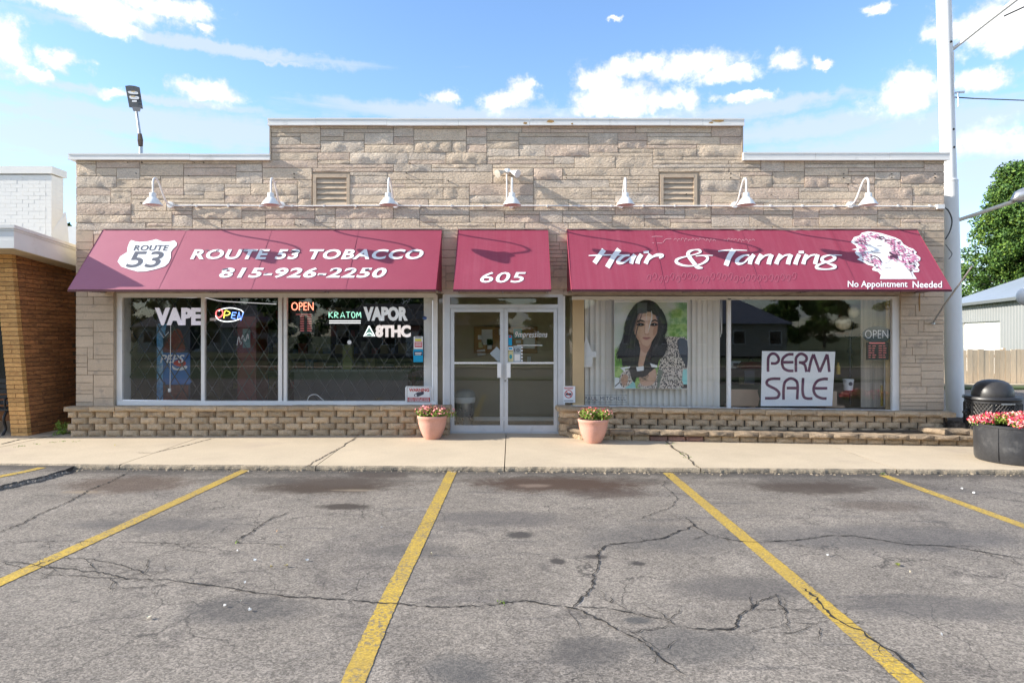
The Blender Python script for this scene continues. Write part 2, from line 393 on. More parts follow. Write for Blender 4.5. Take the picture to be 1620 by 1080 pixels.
def leaves(name, mats, parent, clumps, n, size, flat_=.3, squash=1.0, wts=None):
    """clumps: (x,y,z,rx,ry,rz); many leaf-sized quads spread on and in each clump"""
    cl = np.array(clumps, float); vol = cl[:,3]*cl[:,5]; pr = vol/vol.sum()
    idx = rng.choice(len(cl), n, p=pr)
    d = rng.normal(size=(n,3)); d /= np.linalg.norm(d, axis=1)[:,None]
    r = rng.uniform(.15, 1, n)**(1/2.2)
    c = cl[idx,:3]+d*cl[idx,3:]*r[:,None]
    nn = d*.9+rng.normal(size=(n,3))*.75+np.array([0,0,.35]); nn /= np.linalg.norm(nn, axis=1)[:,None]
    a = np.cross(nn, rng.normal(size=(n,3))); a /= np.linalg.norm(a, axis=1)[:,None]; b = np.cross(nn, a)
    s = size*rng.uniform(.6, 1.4, n)[:,None]
    off = np.array(root_loc(parent)) if parent else np.zeros(3)
    V = np.stack([c-a*s*.9, c-b*s*.5+nn*s*.1, c+a*s*.9, c+b*s*.5+nn*s*.1], 1).reshape(-1,3)-off
    me = bpy.data.meshes.new(name); me.from_pydata(V.tolist(), [], np.arange(4*n).reshape(-1,4).tolist())
    if not isinstance(mats, (list,tuple)): mats = [mats]
    for m_ in mats: me.materials.append(m_)
    if len(mats) > 1: me.polygons.foreach_set('material_index', rng.choice(len(mats), n, p=wts).astype(int))
    o = bpy.data.objects.new(name, me); C.objects.link(o)
    if parent: o.parent = parent
    return o
# ------------------------------------------------------------------ ground
YK = 9.06                                    # kerb line
def gwall(x): return float(np.interp(x, [-9,-7.5,0,7.5,12], [.013,.013,.035,-.07,-.10]))
def gkerb(x): return float(np.interp(x, [-9,-7.5,0,7.5,12], [.02,.02,-.027,-.073,-.10]))
def gz(x, y):
    t = min(1.3, max(0, (y-YK)/(11.5-YK))); return gkerb(x)*(1-t)+gwall(x)*t
def azg(x): return -.088-.0057*max(-30, min(30, x))
def G(px, py):                                # photo point on the asphalt
    t = 1.808/((py-530)/1080-.0057*(px-810)/1080); return Vector(((px-810)/1080*t, t, azg((px-810)/1080*t)))
def GS(px, py):                               # photo point on the sidewalk
    t = 10.
    for _ in range(12):
        x = (px-810)/1080*t; t = (EYE-gz(x, t))/((py-530)/1080)
    x = (px-810)/1080*t; return Vector((x, t, gz(x, t)))

# asphalt with its blotches: dirt and oil placed by their own position on the lot
def asphalt_mat(name, stains=True):
    m = bpy.data.materials.new(name); m.use_nodes = True; t = m.node_tree; b = t.nodes['Principled BSDF']; L = t.links.new
    def N(k, **kw):
        n = t.nodes.new(k)
        for a_, v_ in kw.items(): setattr(n, a_, v_)
        return n
    geo = N('ShaderNodeNewGeometry'); vec = geo.outputs['Position']
    def nz(scale, detail=6, rough=.6, v=None, dist=0):
        n = N('ShaderNodeTexNoise'); L(v or vec, n.inputs['Vector']); n.inputs['Scale'].default_value = scale
        n.inputs['Detail'].default_value = detail; n.inputs['Roughness'].default_value = rough; n.inputs['Distortion'].default_value = dist; return n.outputs[0]
    def mr(v, a, c, lo, hi, sm=False):
        n = N('ShaderNodeMapRange', interpolation_type='SMOOTHSTEP' if sm else 'LINEAR'); L(v, n.inputs[0]); n.inputs[1].default_value = a; n.inputs[2].default_value = c
        n.inputs[3].default_value = lo; n.inputs[4].default_value = hi; return n.outputs[0]
    def mixc(f, a, c):
        n = N('ShaderNodeMix', data_type='RGBA'); L(f, n.inputs[0])
        for i, v in ((6,a),(7,c)):
            if isinstance(v, tuple): n.inputs[i].default_value = (*v,1)
            else: L(v, n.inputs[i])
        return n.outputs[2]
    def mth(op, a, b_):
        n = N('ShaderNodeMath', operation=op)
        for i, v in enumerate((a,b_)):
            if isinstance(v,(int,float)): n.inputs[i].default_value = v
            else: L(v, n.inputs[i])
        return n.outputs[0]
    # aggregate: small light stones in dark binder
    vo = N('ShaderNodeTexVoronoi'); L(vec, vo.inputs['Vector']); vo.inputs['Scale'].default_value = 95
    vo2 = N('ShaderNodeTexVoronoi'); L(vec, vo2.inputs['Vector']); vo2.inputs['Scale'].default_value = 40
    sep = N('ShaderNodeSeparateColor'); L(vo.outputs['Color'], sep.inputs[0])
    sep2 = N('ShaderNodeSeparateColor'); L(vo2.outputs['Color'], sep2.inputs[0])
    g1 = mr(sep.outputs[0], .1, .95, .62, 1.42); g2 = mr(sep2.outputs[0], 0, 1, .86, 1.16)
    base = mixc(mr(nz(1.1, 5), .35, .65, 0, 1), (.182,.160,.135), (.232,.204,.172))
    base = mixc(mr(nz(.35, 6, .6, dist=.8), .50, .68, 0, .75, True), base, (.115,.103,.094))
    # long sweeping tyre smears
    mp = N('ShaderNodeMapping'); L(vec, mp.inputs[0]); mp.inputs['Rotation'].default_value = (0,0,R(28)); mp.inputs['Scale'].default_value = (.5,2.6,1)
    base = mixc(mr(nz(.8, 6, .62, mp.outputs[0], 1.0), .55, .72, 0, .55, True), base, (.115,.105,.098))
    base = mixc(mr(nz(.9, 8, .7, dist=1.5), .52, .66, 0, .5, True), base, (.30,.265,.225))
    base = mixc(mr(nz(2.6, 8, .72, dist=.5), .53, .66, 0, .6, True), base, (.085,.075,.068))
    mp2 = N('ShaderNodeMapping'); L(vec, mp2.inputs[0]); mp2.inputs['Rotation'].default_value = (0,0,R(-62)); mp2.inputs['Scale'].default_value = (.35,3.2,1)
    base = mixc(mr(nz(1.5, 7, .66, mp2.outputs[0], .6), .57, .68, 0, .55, True), base, (.09,.083,.08))
    base = mixc(mr(nz(6.5, 6, .75, dist=.3), .60, .70, 0, .5, True), base, (.07,.062,.057))
    # hairline crazing in worn zones
    wv = N('ShaderNodeTexNoise'); L(vec, wv.inputs['Vector']); wv.inputs['Scale'].default_value = 2.2; wv.inputs['Detail'].default_value = 5
    wa = N('ShaderNodeVectorMath', operation='MULTIPLY_ADD'); L(wv.outputs['Color'], wa.inputs[0]); wa.inputs[1].default_value = (.5,.5,.5); L(vec, wa.inputs[2])
    for sc_, wd2, lo_, hi_ in ((1.15,.009,.44,.55),(2.7,.013,.52,.62),(5.5,.02,.60,.68)):
        ve = N('ShaderNodeTexVoronoi', feature='DISTANCE_TO_EDGE'); L(wa.outputs[0], ve.inputs['Vector']); ve.inputs['Scale'].default_value = sc_
        msk = mth('MULTIPLY', mr(ve.outputs['Distance'], 0, wd2, 1, 0), mr(nz(.55 if sc_ < 2 else .8, 3), lo_, hi_, 0, .85, True))
        base = mixc(msk, base, (.045,.04,.036))
    hv = N('ShaderNodeHueSaturation'); L(base, hv.inputs['Color']); L(mth('MULTIPLY', g1, g2), hv.inputs['Value']); cur = hv.outputs[0]
    if stains:
        wob = mth('ADD', mth('MULTIPLY', nz(2.2, 8, .72, dist=.8), .6), mth('MULTIPLY', nz(9, 6, .75, dist=.5), .4))
        for (px,py,rx,ry,c,st) in [(520,768,.95,.55,(.045,.028,.018),.95),(600,750,.5,.3,(.05,.03,.02),.7),(450,775,.45,.28,(.05,.035,.025),.5),(545,801,.35,.16,(.035,.026,.02),.9),(530,760,1.5,.35,(.07,.055,.045),.6),(900,760,1.9,.38,(.07,.055,.045),.6),(1300,765,1.7,.35,(.07,.058,.05),.6),(640,870,.5,.2,(.08,.075,.07),.6),(250,830,1.0,.3,(.085,.08,.078),.6),(1180,930,.7,.3,(.075,.07,.068),.6),(930,1030,.3,.25,(.07,.066,.064),.6),(1490,960,.9,.25,(.085,.08,.078),.6),(885,766,1.25,.55,(.055,.030,.018),.95),(960,780,.6,.3,(.05,.03,.022),.7),
            (205,765,.9,.6,(.07,.04,.025),.7),(1290,772,1.0,.4,(.05,.035,.026),.85),(1390,800,.6,.3,(.06,.04,.03),.5),(825,846,.17,.13,(.04,.036,.034),.9),(882,887,.08,.10,(.035,.03,.028),.9),(1010,891,.07,.06,(.035,.03,.028),.9),
            (940,880,.13,.07,(.035,.03,.028),.85),(800,820,.9,.35,(.075,.07,.07),.6),(380,965,.55,.3,(.06,.058,.058),.6),(400,760,.8,.3,(.06,.055,.052),.5),(1010,980,.12,.07,(.06,.06,.06),.8),(1050,850,1.0,.5,(.075,.073,.073),.5),(1400,850,1.6,.5,(.08,.078,.080),.5),(730,1060,.25,.25,(.07,.07,.07),.6),(1100,1020,.5,.3,(.07,.07,.07),.5)]:
            p = G(px, py); n = N('ShaderNodeVectorMath', operation='MULTIPLY_ADD'); L(vec, n.inputs[0])
            n.inputs[1].default_value = (1/rx, 1/ry, 0); n.inputs[2].default_value = (-p.x/rx, -p.y/ry, 0)
            l = N('ShaderNodeVectorMath', operation='LENGTH'); L(n.outputs[0], l.inputs[0])
            d = mth('SUBTRACT', mth('MULTIPLY', wob, 1.9), l.outputs['Value'])
            cur = mixc(mth('MULTIPLY', mr(d, -.12, .50, 0, 1, True), st), cur, c)
        for (px,py,rx,ry,c,st) in [(130,778,.35,.12,(.32,.25,.17),.55),(560,775,.4,.08,(.30,.24,.17),.55),(520,790,.3,.06,(.3,.25,.2),.4),(845,768,.3,.16,(.25,.19,.15),.55)]:
            p = G(px, py); n = N('ShaderNodeVectorMath', operation='MULTIPLY_ADD'); L(vec, n.inputs[0])
            n.inputs[1].default_value = (1/rx, 1/ry, 0); n.inputs[2].default_value = (-p.x/rx, -p.y/ry, 0)
            l = N('ShaderNodeVectorMath', operation='LENGTH'); L(n.outputs[0], l.inputs[0])
            d = mth('SUBTRACT', mth('MULTIPLY', wob, 1.9), l.outputs['Value'])
            cur = mixc(mth('MULTIPLY', mr(d, 0, .8, 0, 1, True), st), cur, c)
        # darker strip along the kerb
        sx = N('ShaderNodeSeparateXYZ'); L(vec, sx.inputs[0])
        d = mth('ADD', sx.outputs[1], mth('MULTIPLY', wob, .9))
        cur = mixc(mr(d, YK-.05, YK+.38, 0, .75, True), cur, (.042,.036,.033))
    L(cur, b.inputs['Base Color']); b.inputs['Roughness'].default_value = .88
    bp = N('ShaderNodeBump'); bp.inputs['Strength'].default_value = .55; bp.inputs['Distance'].default_value = .012
    L(mth('ADD', mth('MULTIPLY', sep.outputs[0], .5), mth('MULTIPLY', nz(160, 2), .6)), bp.inputs['Height']); L(bp.outputs[0], b.inputs['Normal'])
    return m
M['asphalt'] = asphalt_mat('parking_asphalt'); M['road'] = asphalt_mat('road_asphalt', False)
M['yellow'] = None
def yellow_mat():
    m = bpy.data.materials.new('yellow_line_paint'); m.use_nodes = True; t = m.node_tree; b = t.nodes['Principled BSDF']; L = t.links.new
    def N(k, **kw):
        n = t.nodes.new(k)
        for a_, v_ in kw.items(): setattr(n, a_, v_)
        return n
    vec = N('ShaderNodeNewGeometry').outputs['Position']
    def nz(s, d=5, r=.6):
        n = N('ShaderNodeTexNoise'); L(vec, n.inputs['Vector']); n.inputs['Scale'].default_value = s; n.inputs['Detail'].default_value = d; n.inputs['Roughness'].default_value = r; return n.outputs[0]
    def mr(v, a, c, lo, hi):
        n = N('ShaderNodeMapRange'); L(v, n.inputs[0]); n.inputs[1].default_value = a; n.inputs[2].default_value = c; n.inputs[3].default_value = lo; n.inputs[4].default_value = hi; return n.outputs[0]
    def mixc(f, a, c):
        n = N('ShaderNodeMix', data_type='RGBA'); L(f, n.inputs[0])
        for i, v in ((6,a),(7,c)):
            if isinstance(v, tuple): n.inputs[i].default_value = (*v,1)
            else: L(v, n.inputs[i])
        return n.outputs[2]
    c = mixc(mr(nz(1.5), .35, .65, 0, 1), (.52,.35,.045), (.42,.285,.055))
    vo = N('ShaderNodeTexVoronoi'); L(vec, vo.inputs['Vector']); vo.inputs['Scale'].default_value = 95
    sp_ = N('ShaderNodeSeparateColor'); L(vo.outputs['Color'], sp_.inputs[0])
    hv = N('ShaderNodeHueSaturation'); L(c, hv.inputs['Color']); L(mr(sp_.outputs[0], 0, 1, .72, 1.15), hv.inputs['Value'])
    w = N('ShaderNodeMath', operation='MULTIPLY'); L(mr(nz(42, 7, .8), .50, .58, 0, 1), w.inputs[0]); L(mr(nz(1.9, 5), .36, .58, .2, 1), w.inputs[1])
    L(mixc(w.outputs[0], hv.outputs[0], (.13,.12,.11)), b.inputs['Base Color']); b.inputs['Roughness'].default_value = .75
    bp = N('ShaderNodeBump'); bp.inputs['Strength'].default_value = .4; bp.inputs['Distance'].default_value = .01; L(sp_.outputs[0], bp.inputs['Height']); L(bp.outputs[0], b.inputs['Normal'])
    return m
M['yellow'] = yellow_mat()

# far ground sheet
mb = MB()
xs = [-900,-120,-30,0,30,120,900]; ys = [-900,-100,-13.5,9.5,60,900]
vs = [(x,y,azg(x)-.06) for y in ys for x in xs]; n = len(xs)
mb.add(vs, [(j*n+i, j*n+i+1, (j+1)*n+i+1, (j+1)*n+i) for j in range(len(ys)-1) for i in range(n-1)])
tag(mb.build('ground', M['grass']), kind='structure')
# parking lot (and the drive round the right side)
lot = thing('parking_lot', (0, 4, azg(0)), None, None, kind='structure')
mb = MB(); xs = list(np.linspace(-30, 30, 31)); ys = list(np.linspace(-3.5, YK+.12, 14)); n = len(xs)
mb.add([(x,y,azg(x)) for y in ys for x in xs], [(j*n+i, j*n+i+1, (j+1)*n+i+1, (j+1)*n+i) for j in range(len(ys)-1) for i in range(n-1)])
mb.build('asphalt', M['asphalt'], lot)
def gnd(x, y): return azg(x)
def ribbon(mb, pts, w, zf, jag=0.0, step=.05, sub=True, off=.004, wj=.5, seed=0):
    """pts world xy; jagged ribbon lying on zf(x,y)"""
    rr = random.Random(seed); q = []
    for i in range(len(pts)-1):
        a = Vector(pts[i][:2]); b = Vector(pts[i+1][:2]); k = max(1, int((b-a).length/step)); nrm = Vector((-(b-a).y, (b-a).x)).normalized() if (b-a).length > 1e-6 else Vector((0,1))
        for j in range(k):
            t = j/k; p = a.lerp(b, t); e = min(1, 4*t*(1-t)*1.5+.3)
            q.append(p+nrm*(rr.uniform(-1,1)*jag*e+noise.noise(Vector((p.x*3,p.y*3,seed)))*jag*3*e))
    q.append(Vector(pts[-1][:2])); vs = []; N_ = len(q)
    for i, p in enumerate(q):
        d = q[min(i+1,N_-1)]-q[max(i-1,0)]; d = d.normalized() if d.length > 1e-6 else Vector((1,0)); nn = Vector((-d.y, d.x))
        ww = w(i/(N_-1)) if callable(w) else w
        h1 = ww/2*(1+rr.uniform(-wj,wj)); h2 = ww/2*(1+rr.uniform(-wj,wj))
        if wj > .3: e = min(1, (N_-1-i)/6+.15, i/3+.2); h1 *= e; h2 *= e
        for s_, h in ((1,h1),(-1,h2)):
            r_ = p+nn*h*s_; vs.append((r_.x, r_.y, zf(r_.x, r_.y)+off))
    mb.add(vs, [(2*i,2*i+1,2*i+3,2*i+2) for i in range(N_-1)])
CR = [
 ([(0,888),(60,895),(130,905),(215,915),(300,922),(400,937),(470,945),(560,950),(640,955),(700,960),(760,958),(830,950),(880,958),(905,962),(960,985),(1010,1010),(1045,1040),(1090,1070)], .018),
 ([(905,961),(935,925),(945,900),(942,880),(965,863),(1000,858),(1045,852),(1085,838),(1100,829)], .022),
 ([(1080,817),(1098,828),(1121,845),(1154,854),(1202,858),(1258,855),(1310,847),(1347,847),(1395,854),(1432,861),(1487,863),(1543,871),(1620,884)], .022),
 ([(1080,991),(1128,994),(1163,993),(1169,976),(1191,963),(1198,952),(1228,939)], .018),
 ([(1191,965),(1243,964),(1291,961)], .010), ([(1228,939),(1241,965),(1247,984),(1252,999)], .013),
 ([(1254,987),(1291,987),(1317,981)], .012), ([(1291,988),(1295,1002),(1293,1015)], .012),
 ([(1270,930),(1300,957),(1330,985),(1369,1000),(1406,1028),(1435,1050),(1469,1078)], .030),
 ([(0,843),(44,822),(74,808),(104,795),(148,772),(178,760),(204,747)], .022),
 ([(374,856),(407,835),(426,822),(455,811),(481,806)], .022),
 ([(0,858),(111,856),(159,857),(222,858),(289,860),(315,860),(370,858),(426,860),(500,862)], .010),
 ([(0,889),(15,893),(33,900),(55,895),(89,882),(133,883),(155,887),(200,897),(237,913)], .012),
 ([(48,906),(122,911),(193,917),(222,910),(235,891),(237,880)], .011), ([(237,913),(267,902),(259,891)], .011),
 ([(159,932),(222,930),(267,926),(293,921)], .011), ([(237,882),(281,869),(307,861)], .010), ([(170,912),(186,925),(188,931)], .009),
 ([(75,893),(90,907)], .010), ([(133,884),(150,899),(165,913)], .008), ([(100,896),(150,899),(175,893),(200,884)], .008),
 ([(907,961),(947,963),(984,967),(1036,978),(1073,989)], .014), ([(992,1000),(1033,995),(1070,990)], .013), ([(1040,1035),(1058,1021),(1077,1010)], .011),
 ([(1051,769),(1073,789),(1062,802),(1030,815),(1007,824)], .012), ([(700,822),(640,835)], .008), ([(820,806),(870,800)], .008),
 ([(1620,895),(1570,880),(1540,865)], .010), ([(1500,905),(1560,912),(1620,917)], .010), ([(290,940),(330,945),(350,947)], .007), ([(970,940),(968,955),(945,941)], .008),
 ([(0,775),(60,770),(110,765)], .009), ([(1045,770),(1062,748)], .010)]
for i, (pl, w) in enumerate(CR):
    mb = MB(); ribbon(mb, [G(*p) for p in pl], w*.58, gnd, jag=.013, seed=i, off=.006, wj=.9, step=.03); mb.build('crack', M['crack'], lot)
    hb = MB(); rh = random.Random(900+i); gp = [G(*p) for p in pl]
    for k in range(len(gp)-1):
        d = (gp[k+1]-gp[k]); nb_ = max(1, int(d.length/.28))
        for q_ in range(nb_):
            if rh.random() < .45: continue
            a_ = gp[k]+d*rh.random(); ang = math.atan2(d.y, d.x)+rh.choice([-1,1])*rh.uniform(.4,1.5); l_ = rh.uniform(.08,.42); e_ = ang+rh.uniform(-.7,.7)
            b_ = (a_.x+l_*.5*math.cos(ang), a_.y+l_*.5*math.sin(ang)); c_ = (b_[0]+l_*.5*math.cos(e_), b_[1]+l_*.5*math.sin(e_))
            if c_[1] < YK-.05: ribbon(hb, [a_[:2], b_, c_], rh.uniform(.003,.007), gnd, jag=.008, seed=i*31+k, off=.0055, wj=.6, step=.03)
    if hb.v: tag(hb.build('hairline_cracks', M['crack'], lot), kind='stuff')
STR = [([(389,743),(207,827),(0,921),(-160,993)]),
       ([(717,742),(666,848),(613,955),(558,1080),(500,1212)]),
       ([(1056,748),(1233,897),(1441,1078),(1560,1182)]),
       ([(1398,752),(1620,832),(1900,933)])]
for i, pl in enumerate(STR):
    mb = MB(); q = crom([tuple(G(*p)[:2]) for p in pl], 4, False)
    ribbon(mb, q, .128, gnd, jag=.0, seed=50+i, off=.004, wj=.05, step=.03); mb.build('painted_line', M['yellow'], lot)
# overlay patch at the far left with its broken edge
pp = [GS(p[0], p[1]+3) for p in [(107,736),(60,749),(20,757),(-10,764),(-120,790)]]
edge = []
for i in range(len(pp)-1):
    for j in range(14):
        q = pp[i].lerp(pp[i+1], j/14); edge.append((q.x+random.uniform(-.02,.02), q.y+random.uniform(-.03,.03)))
edge += [(-14, 8.0), (-14, YK+.02), (edge[0][0]-.05, YK+.02)]
mb = MB(); mb.prism(edge, lambda p, s: (p[0], p[1], azg(p[0])+(.045 if s == 0 else -.01)))
mb.build('asphalt_overlay', M['asphalt'], lot, fixn=True)
mb = MB(); ribbon(mb, [(p.x, p.y) for p in [GS(*q) for q in [(67,737),(37,744),(0,751),(-60,764),(-160,786)]]], .12, lambda x, y: azg(x)+.045, off=.004, wj=.04); mb.build('painted_line', M['yellow'], lot)
mb = MB()
for i in range(170):
    j = random.randrange(0, 50); p = edge[j]; r = random.uniform(.015,.045); x = p[0]+random.uniform(-.03,.05); y = p[1]-random.uniform(-.02,.07)
    mb.lathe([(r*.4,.75*r),(r,.3*r),(r,-.01)], (x, y, azg(x)), 6)
tag(mb.build('asphalt_crumbs', M['road'], lot), kind='stuff')

# sidewalk slabs
walk = thing('sidewalk', (0, 10.3, 0), None, None, kind='structure')
JX = [-16,-13,-10.4,-7.8,-5.2,-2.6,-.1,2.5,5.1,7.7,10.3]
for i in range(len(JX)-1):
    a, b = JX[i]+.006, JX[i+1]-.006; mb = MB(); y1 = 11.86 if b > -7.3 else 13.6
    if a > 7: y1 = 12.6
    nx, ny = 14, 8
    ysl = [YK+.03+(y1-YK-.03)*j/ny for j in range(ny+1)]
    def yk(x): return YK+.018*noise.noise(Vector((x*2.3,0,0)))+.008*noise.noise(Vector((x*11,3,0)))
    v = [(a+(b-a)*k/nx, (yk(a+(b-a)*k/nx)+.012 if j == 0 else ysl[j]), gz(a+(b-a)*k/nx, ysl[j])) for j in range(ny+1) for k in range(nx+1)]
    mb.add(v, [(j*(nx+1)+k, j*(nx+1)+k+1, (j+1)*(nx+1)+k+1, (j+1)*(nx+1)+k) for j in range(ny) for k in range(nx)], 0)
    # kerb face, worn aggregate
    m_ = 60; vv = []
    for k in range(m_+1):
        x = a+(b-a)*k/m_; g = gkerb(x); e = yk(x)
        o_ = .010*noise.noise(Vector((x*14,5,0)))+.006*noise.noise(Vector((x*40,7,0)))
        vv += [(x, e+.014, g+.0015), (x, e-.012+o_*.5, g-.012-abs(o_)), (x, e-.022+o_, g-.045), (x, e-.018+o_*1.5, g-.11)]
    mb.add(vv, [(4*k+r, 4*k+4+r, 4*k+3+r+2, 4*k+1+r) if False else (4*k+r+1, 4*k+4+r+1, 4*k+4+r, 4*k+r) for k in range(m_) for r in range(3)], 1)
    for xx, sg in ((a,-1),(b,1)):
        mb.add([(xx,YK-.01,gkerb(xx)-.12),(xx,y1,gwall(xx)-.1),(xx,y1,gz(xx,y1)),(xx,YK,gkerb(xx))], [(0,1,2,3)] if sg > 0 else [(3,2,1,0)], 1)
    mb.build('slab', [M['conc'], M['kerb']], walk, smooth=False)
mb = MB()
mb.box(-16, 10.3, YK+.05, 13.6, -.35, -.13); mb.build('slab_bed', M['crack_s'], walk)
for i, pl in enumerate([[(485,738),(500,728),(522,717),(545,704),(565,692)],[(245,716),(270,710),(300,703),(340,692)],[(0,703),(30,695),(60,692),(100,690)],[(1052,697),(1070,712),(1085,718),(1098,735),(1112,742)],[(1060,705),(1085,722)],[(215,716),(245,716)]]):
    mb = MB(); ribbon(mb, [GS(*p) for p in pl], .016 if i != 2 else .03, gz, jag=.012, seed=80+i, off=.004, wj=.8, step=.03); mb.build('crack', M['crack_s'], walk)
# sprigs of grass and moss in the joints
def tufts(name, pts, n, h, mat, parent):
    mb = MB()
    for p in pts:
        for k in range(n):
            a = random.uniform(0, 6.28); r = random.uniform(0,.05); x, y = p[0]+r*math.cos(a), p[1]+r*math.sin(a); z = p[2]
            t = random.uniform(0,6.28); hh = h*random.uniform(.4,1.2); w = .004+.004*random.random(); l = hh*.5
            c, s_ = math.cos(t), math.sin(t)
            mb.add([(x-w*s_,y+w*c,z),(x+w*s_,y-w*c,z),(x+l*c,y+l*s_,z+hh)], [(0,1,2)])
    return tag(mb.build(name, mat, parent), kind='stuff')
tufts('joint_moss', [GS(x+random.uniform(-6,6), y+random.uniform(-1,1)) for x, y in [(30,706),(60,703),(80,700),(100,698),(120,698),(1087,724),(1078,718),(1058,702)] for _ in range(3)], 5, .014, M['leaf_s'], walk)
tufts('crack_grass', [G(*p) for p in [(796,952),(793,954),(374,857),(1395,749),(1400,750),(1110,747)]], 7, .02, M['leaf_s'], lot)
# crumbs along the foot of the kerb
mb = MB()
for i in range(500):
    x = random.uniform(-9.5, 9.5); r = abs(random.gauss(0, .008))+.004; y = YK-.03-abs(random.gauss(0,.05))
    mb.lathe([(.3*r,.8*r),(r,.2*r),(r,-.01)], (x,y,gnd(x,y)), 5)
tag(mb.build('kerb_grit', M['kerb'], lot), kind='stuff')

# drive at the right of the building, grass verge and street behind it
mb = MB(); xs = list(np.linspace(7.7, 60, 14)); ys = [YK+.12, 12, 16, 20, 23.6]; n = len(xs)
mb.add([(x,y,azg(min(x,12))-.01) for y in ys for x in xs], [(j*n+i, j*n+i+1, (j+1)*n+i+1, (j+1)*n+i) for j in range(len(ys)-1) for i in range(n-1)])
tag(mb.build('driveway', M['road']), kind='structure')
mb = MB(); mb.box(8, 60, 23.6, 24.6, azg(12)-.1, azg(12)+.05); tag(mb.build('grass_verge', M['grass']), kind='structure')
# street, verge and far side behind the photographer, seen mirrored in the shop glass
mb = MB(); mb.box(-80, 80, -13.5, -5.2, -.25, -.12); tag(mb.build('street', M['road']), kind='structure')
mb = MB(); mb.box(-80, 80, -5.2, -3.5, -.25, -.05); tag(mb.build('street_verge', M['grass']), kind='structure')
mb = MB(); mb.box(-80, 80, -15.2, -14.0, -.25, -.03); tag(mb.build('far_sidewalk', M['conc']), kind='structure')
# ------------------------------------------------------------------ storefront building
YW = 11.70
XL, XR = -7.475, 7.41; XA, XB = -4.14, 3.945; ZT, ZC = 4.72, 5.315
bld = thing('storefront_building', (0, YW, 0), 'long one-storey shop building faced in tan ledge stone with a raised centre parapet', 'building')
WLX0, WLX1 = W(183,0,YW)[0], W(690,0,YW)[0]           # left window opening
DX0, DX1 = W(703,0,YW)[0], W(890,0,YW)[0]
WRX0, WRX1 = W(890,0,YW)[0], W(1424,0,YW)[0]
ZH = W(0,463,YW)[2]                                    # top of the glazing
ZB = .44
# solid walls behind the stones
mb = MB(); y0, y1 = YW+.016, YW+.30
mb.box(XL+.01, XR-.01, y0, y1, ZH+.06, ZT-.01); mb.box(XA+.01, XB-.01, y0+.001, y1-.001, ZT-.01, ZC-.01)
mb.box(XL+.01, WLX0-.02, y0, y1, 0, ZH+.06); mb.box(WRX1+.02, XR-.01, y0, y1, -.1, ZH+.06)
mb.box(WLX0-.02, DX0, y0+.1, y1, 0, .47); mb.box(WRX0, WRX1+.02, y0+.1, y1, -.1, .40)
mb.build('front_wall', M['mortar'], bld)
mb = MB(); mb.box(XL+.012, XL+.25, y1, 24, 0, ZT-.3); mb.box(XR-.25, XR-.012, y1, 24, -.1, ZT-.3); mb.box(XL+.25, XR-.25, 23.7, 24, 0, ZT-.3)
mb.build('side_wall', M['beige'], bld)
mb = MB(); mb.box(XL+.01, XR-.01, y1, 24.02, ZT-.75, ZT-.55); mb.build('roof', M['roof'], bld)
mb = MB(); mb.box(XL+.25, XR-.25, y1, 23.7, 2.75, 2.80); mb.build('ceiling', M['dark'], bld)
mb = MB(); mb.box(XL+.25, XR-.25, YW+.13, 23.7, -.12, .02); mb.build('floor', flat('floor_tile', (.10,.095,.09), .5), bld)

# ledge stones: random ashlar on a grid, openings left free
CX, CZ = .05, .0665
x0g, z0g = XL, ZB
nx = int(round((XR-XL)/CX)); nz_ = int(round((ZC-z0g)/CZ))
CXr = (XR-XL)/nx; CZr = (ZC-z0g)/nz_
def solid(x, z):
    if z > ZT and not (XA < x < XB): return False
    if z > 3.42:
        for vx in (-3.095, 2.855):
            if abs(x-vx) < .335 and 3.90 < z < 4.49: return False
        return True
    if x < WLX0-.01 or x > WRX1+.02: return True
    if z > ZH+.07 and (-1.42 < x < -.78 or .42 < x < 1.18): return True
    return False
occ = np.ones((nx, nz_), bool)
for i in range(nx):
    for j in range(nz_):
        occ[i,j] = not solid(x0g+(i+.5)*CXr, z0g+(j+.5)*CZr)
stones = []; rs = random.Random(11)
for j in range(nz_):
    i = 0
    while i < nx:
        if occ[i,j]: i += 1; continue
        run = 0
        while i+run < nx and not occ[i+run,j]: run += 1
        zz = z0g+j*CZr; pier = zz < 3.42
        h = rs.choices([1,2,3],[.36,.38,.26])[0]
        L = {1: rs.randint(10,30), 2: rs.randint(8,26), 3: rs.randint(8,20)}[h]
        if pier: L = run if rs.random() < .35 else rs.randint(4,10)
        if run-L < 6: L = run if run <= L+3 else run-7
        L = min(L, run); L = max(1, L)
        while h > 1 and (j+h > nz_ or occ[i:i+L, j:j+h].any()): h -= 1
        # avoid making a sliver under the parapet step
        if run < 5 and h > 1 and L == run: pass
        occ[i:i+L, j:j+h] = True
        stones.append((x0g+i*CXr, z0g+j*CZr, L*CXr, h*CZr)); i += L
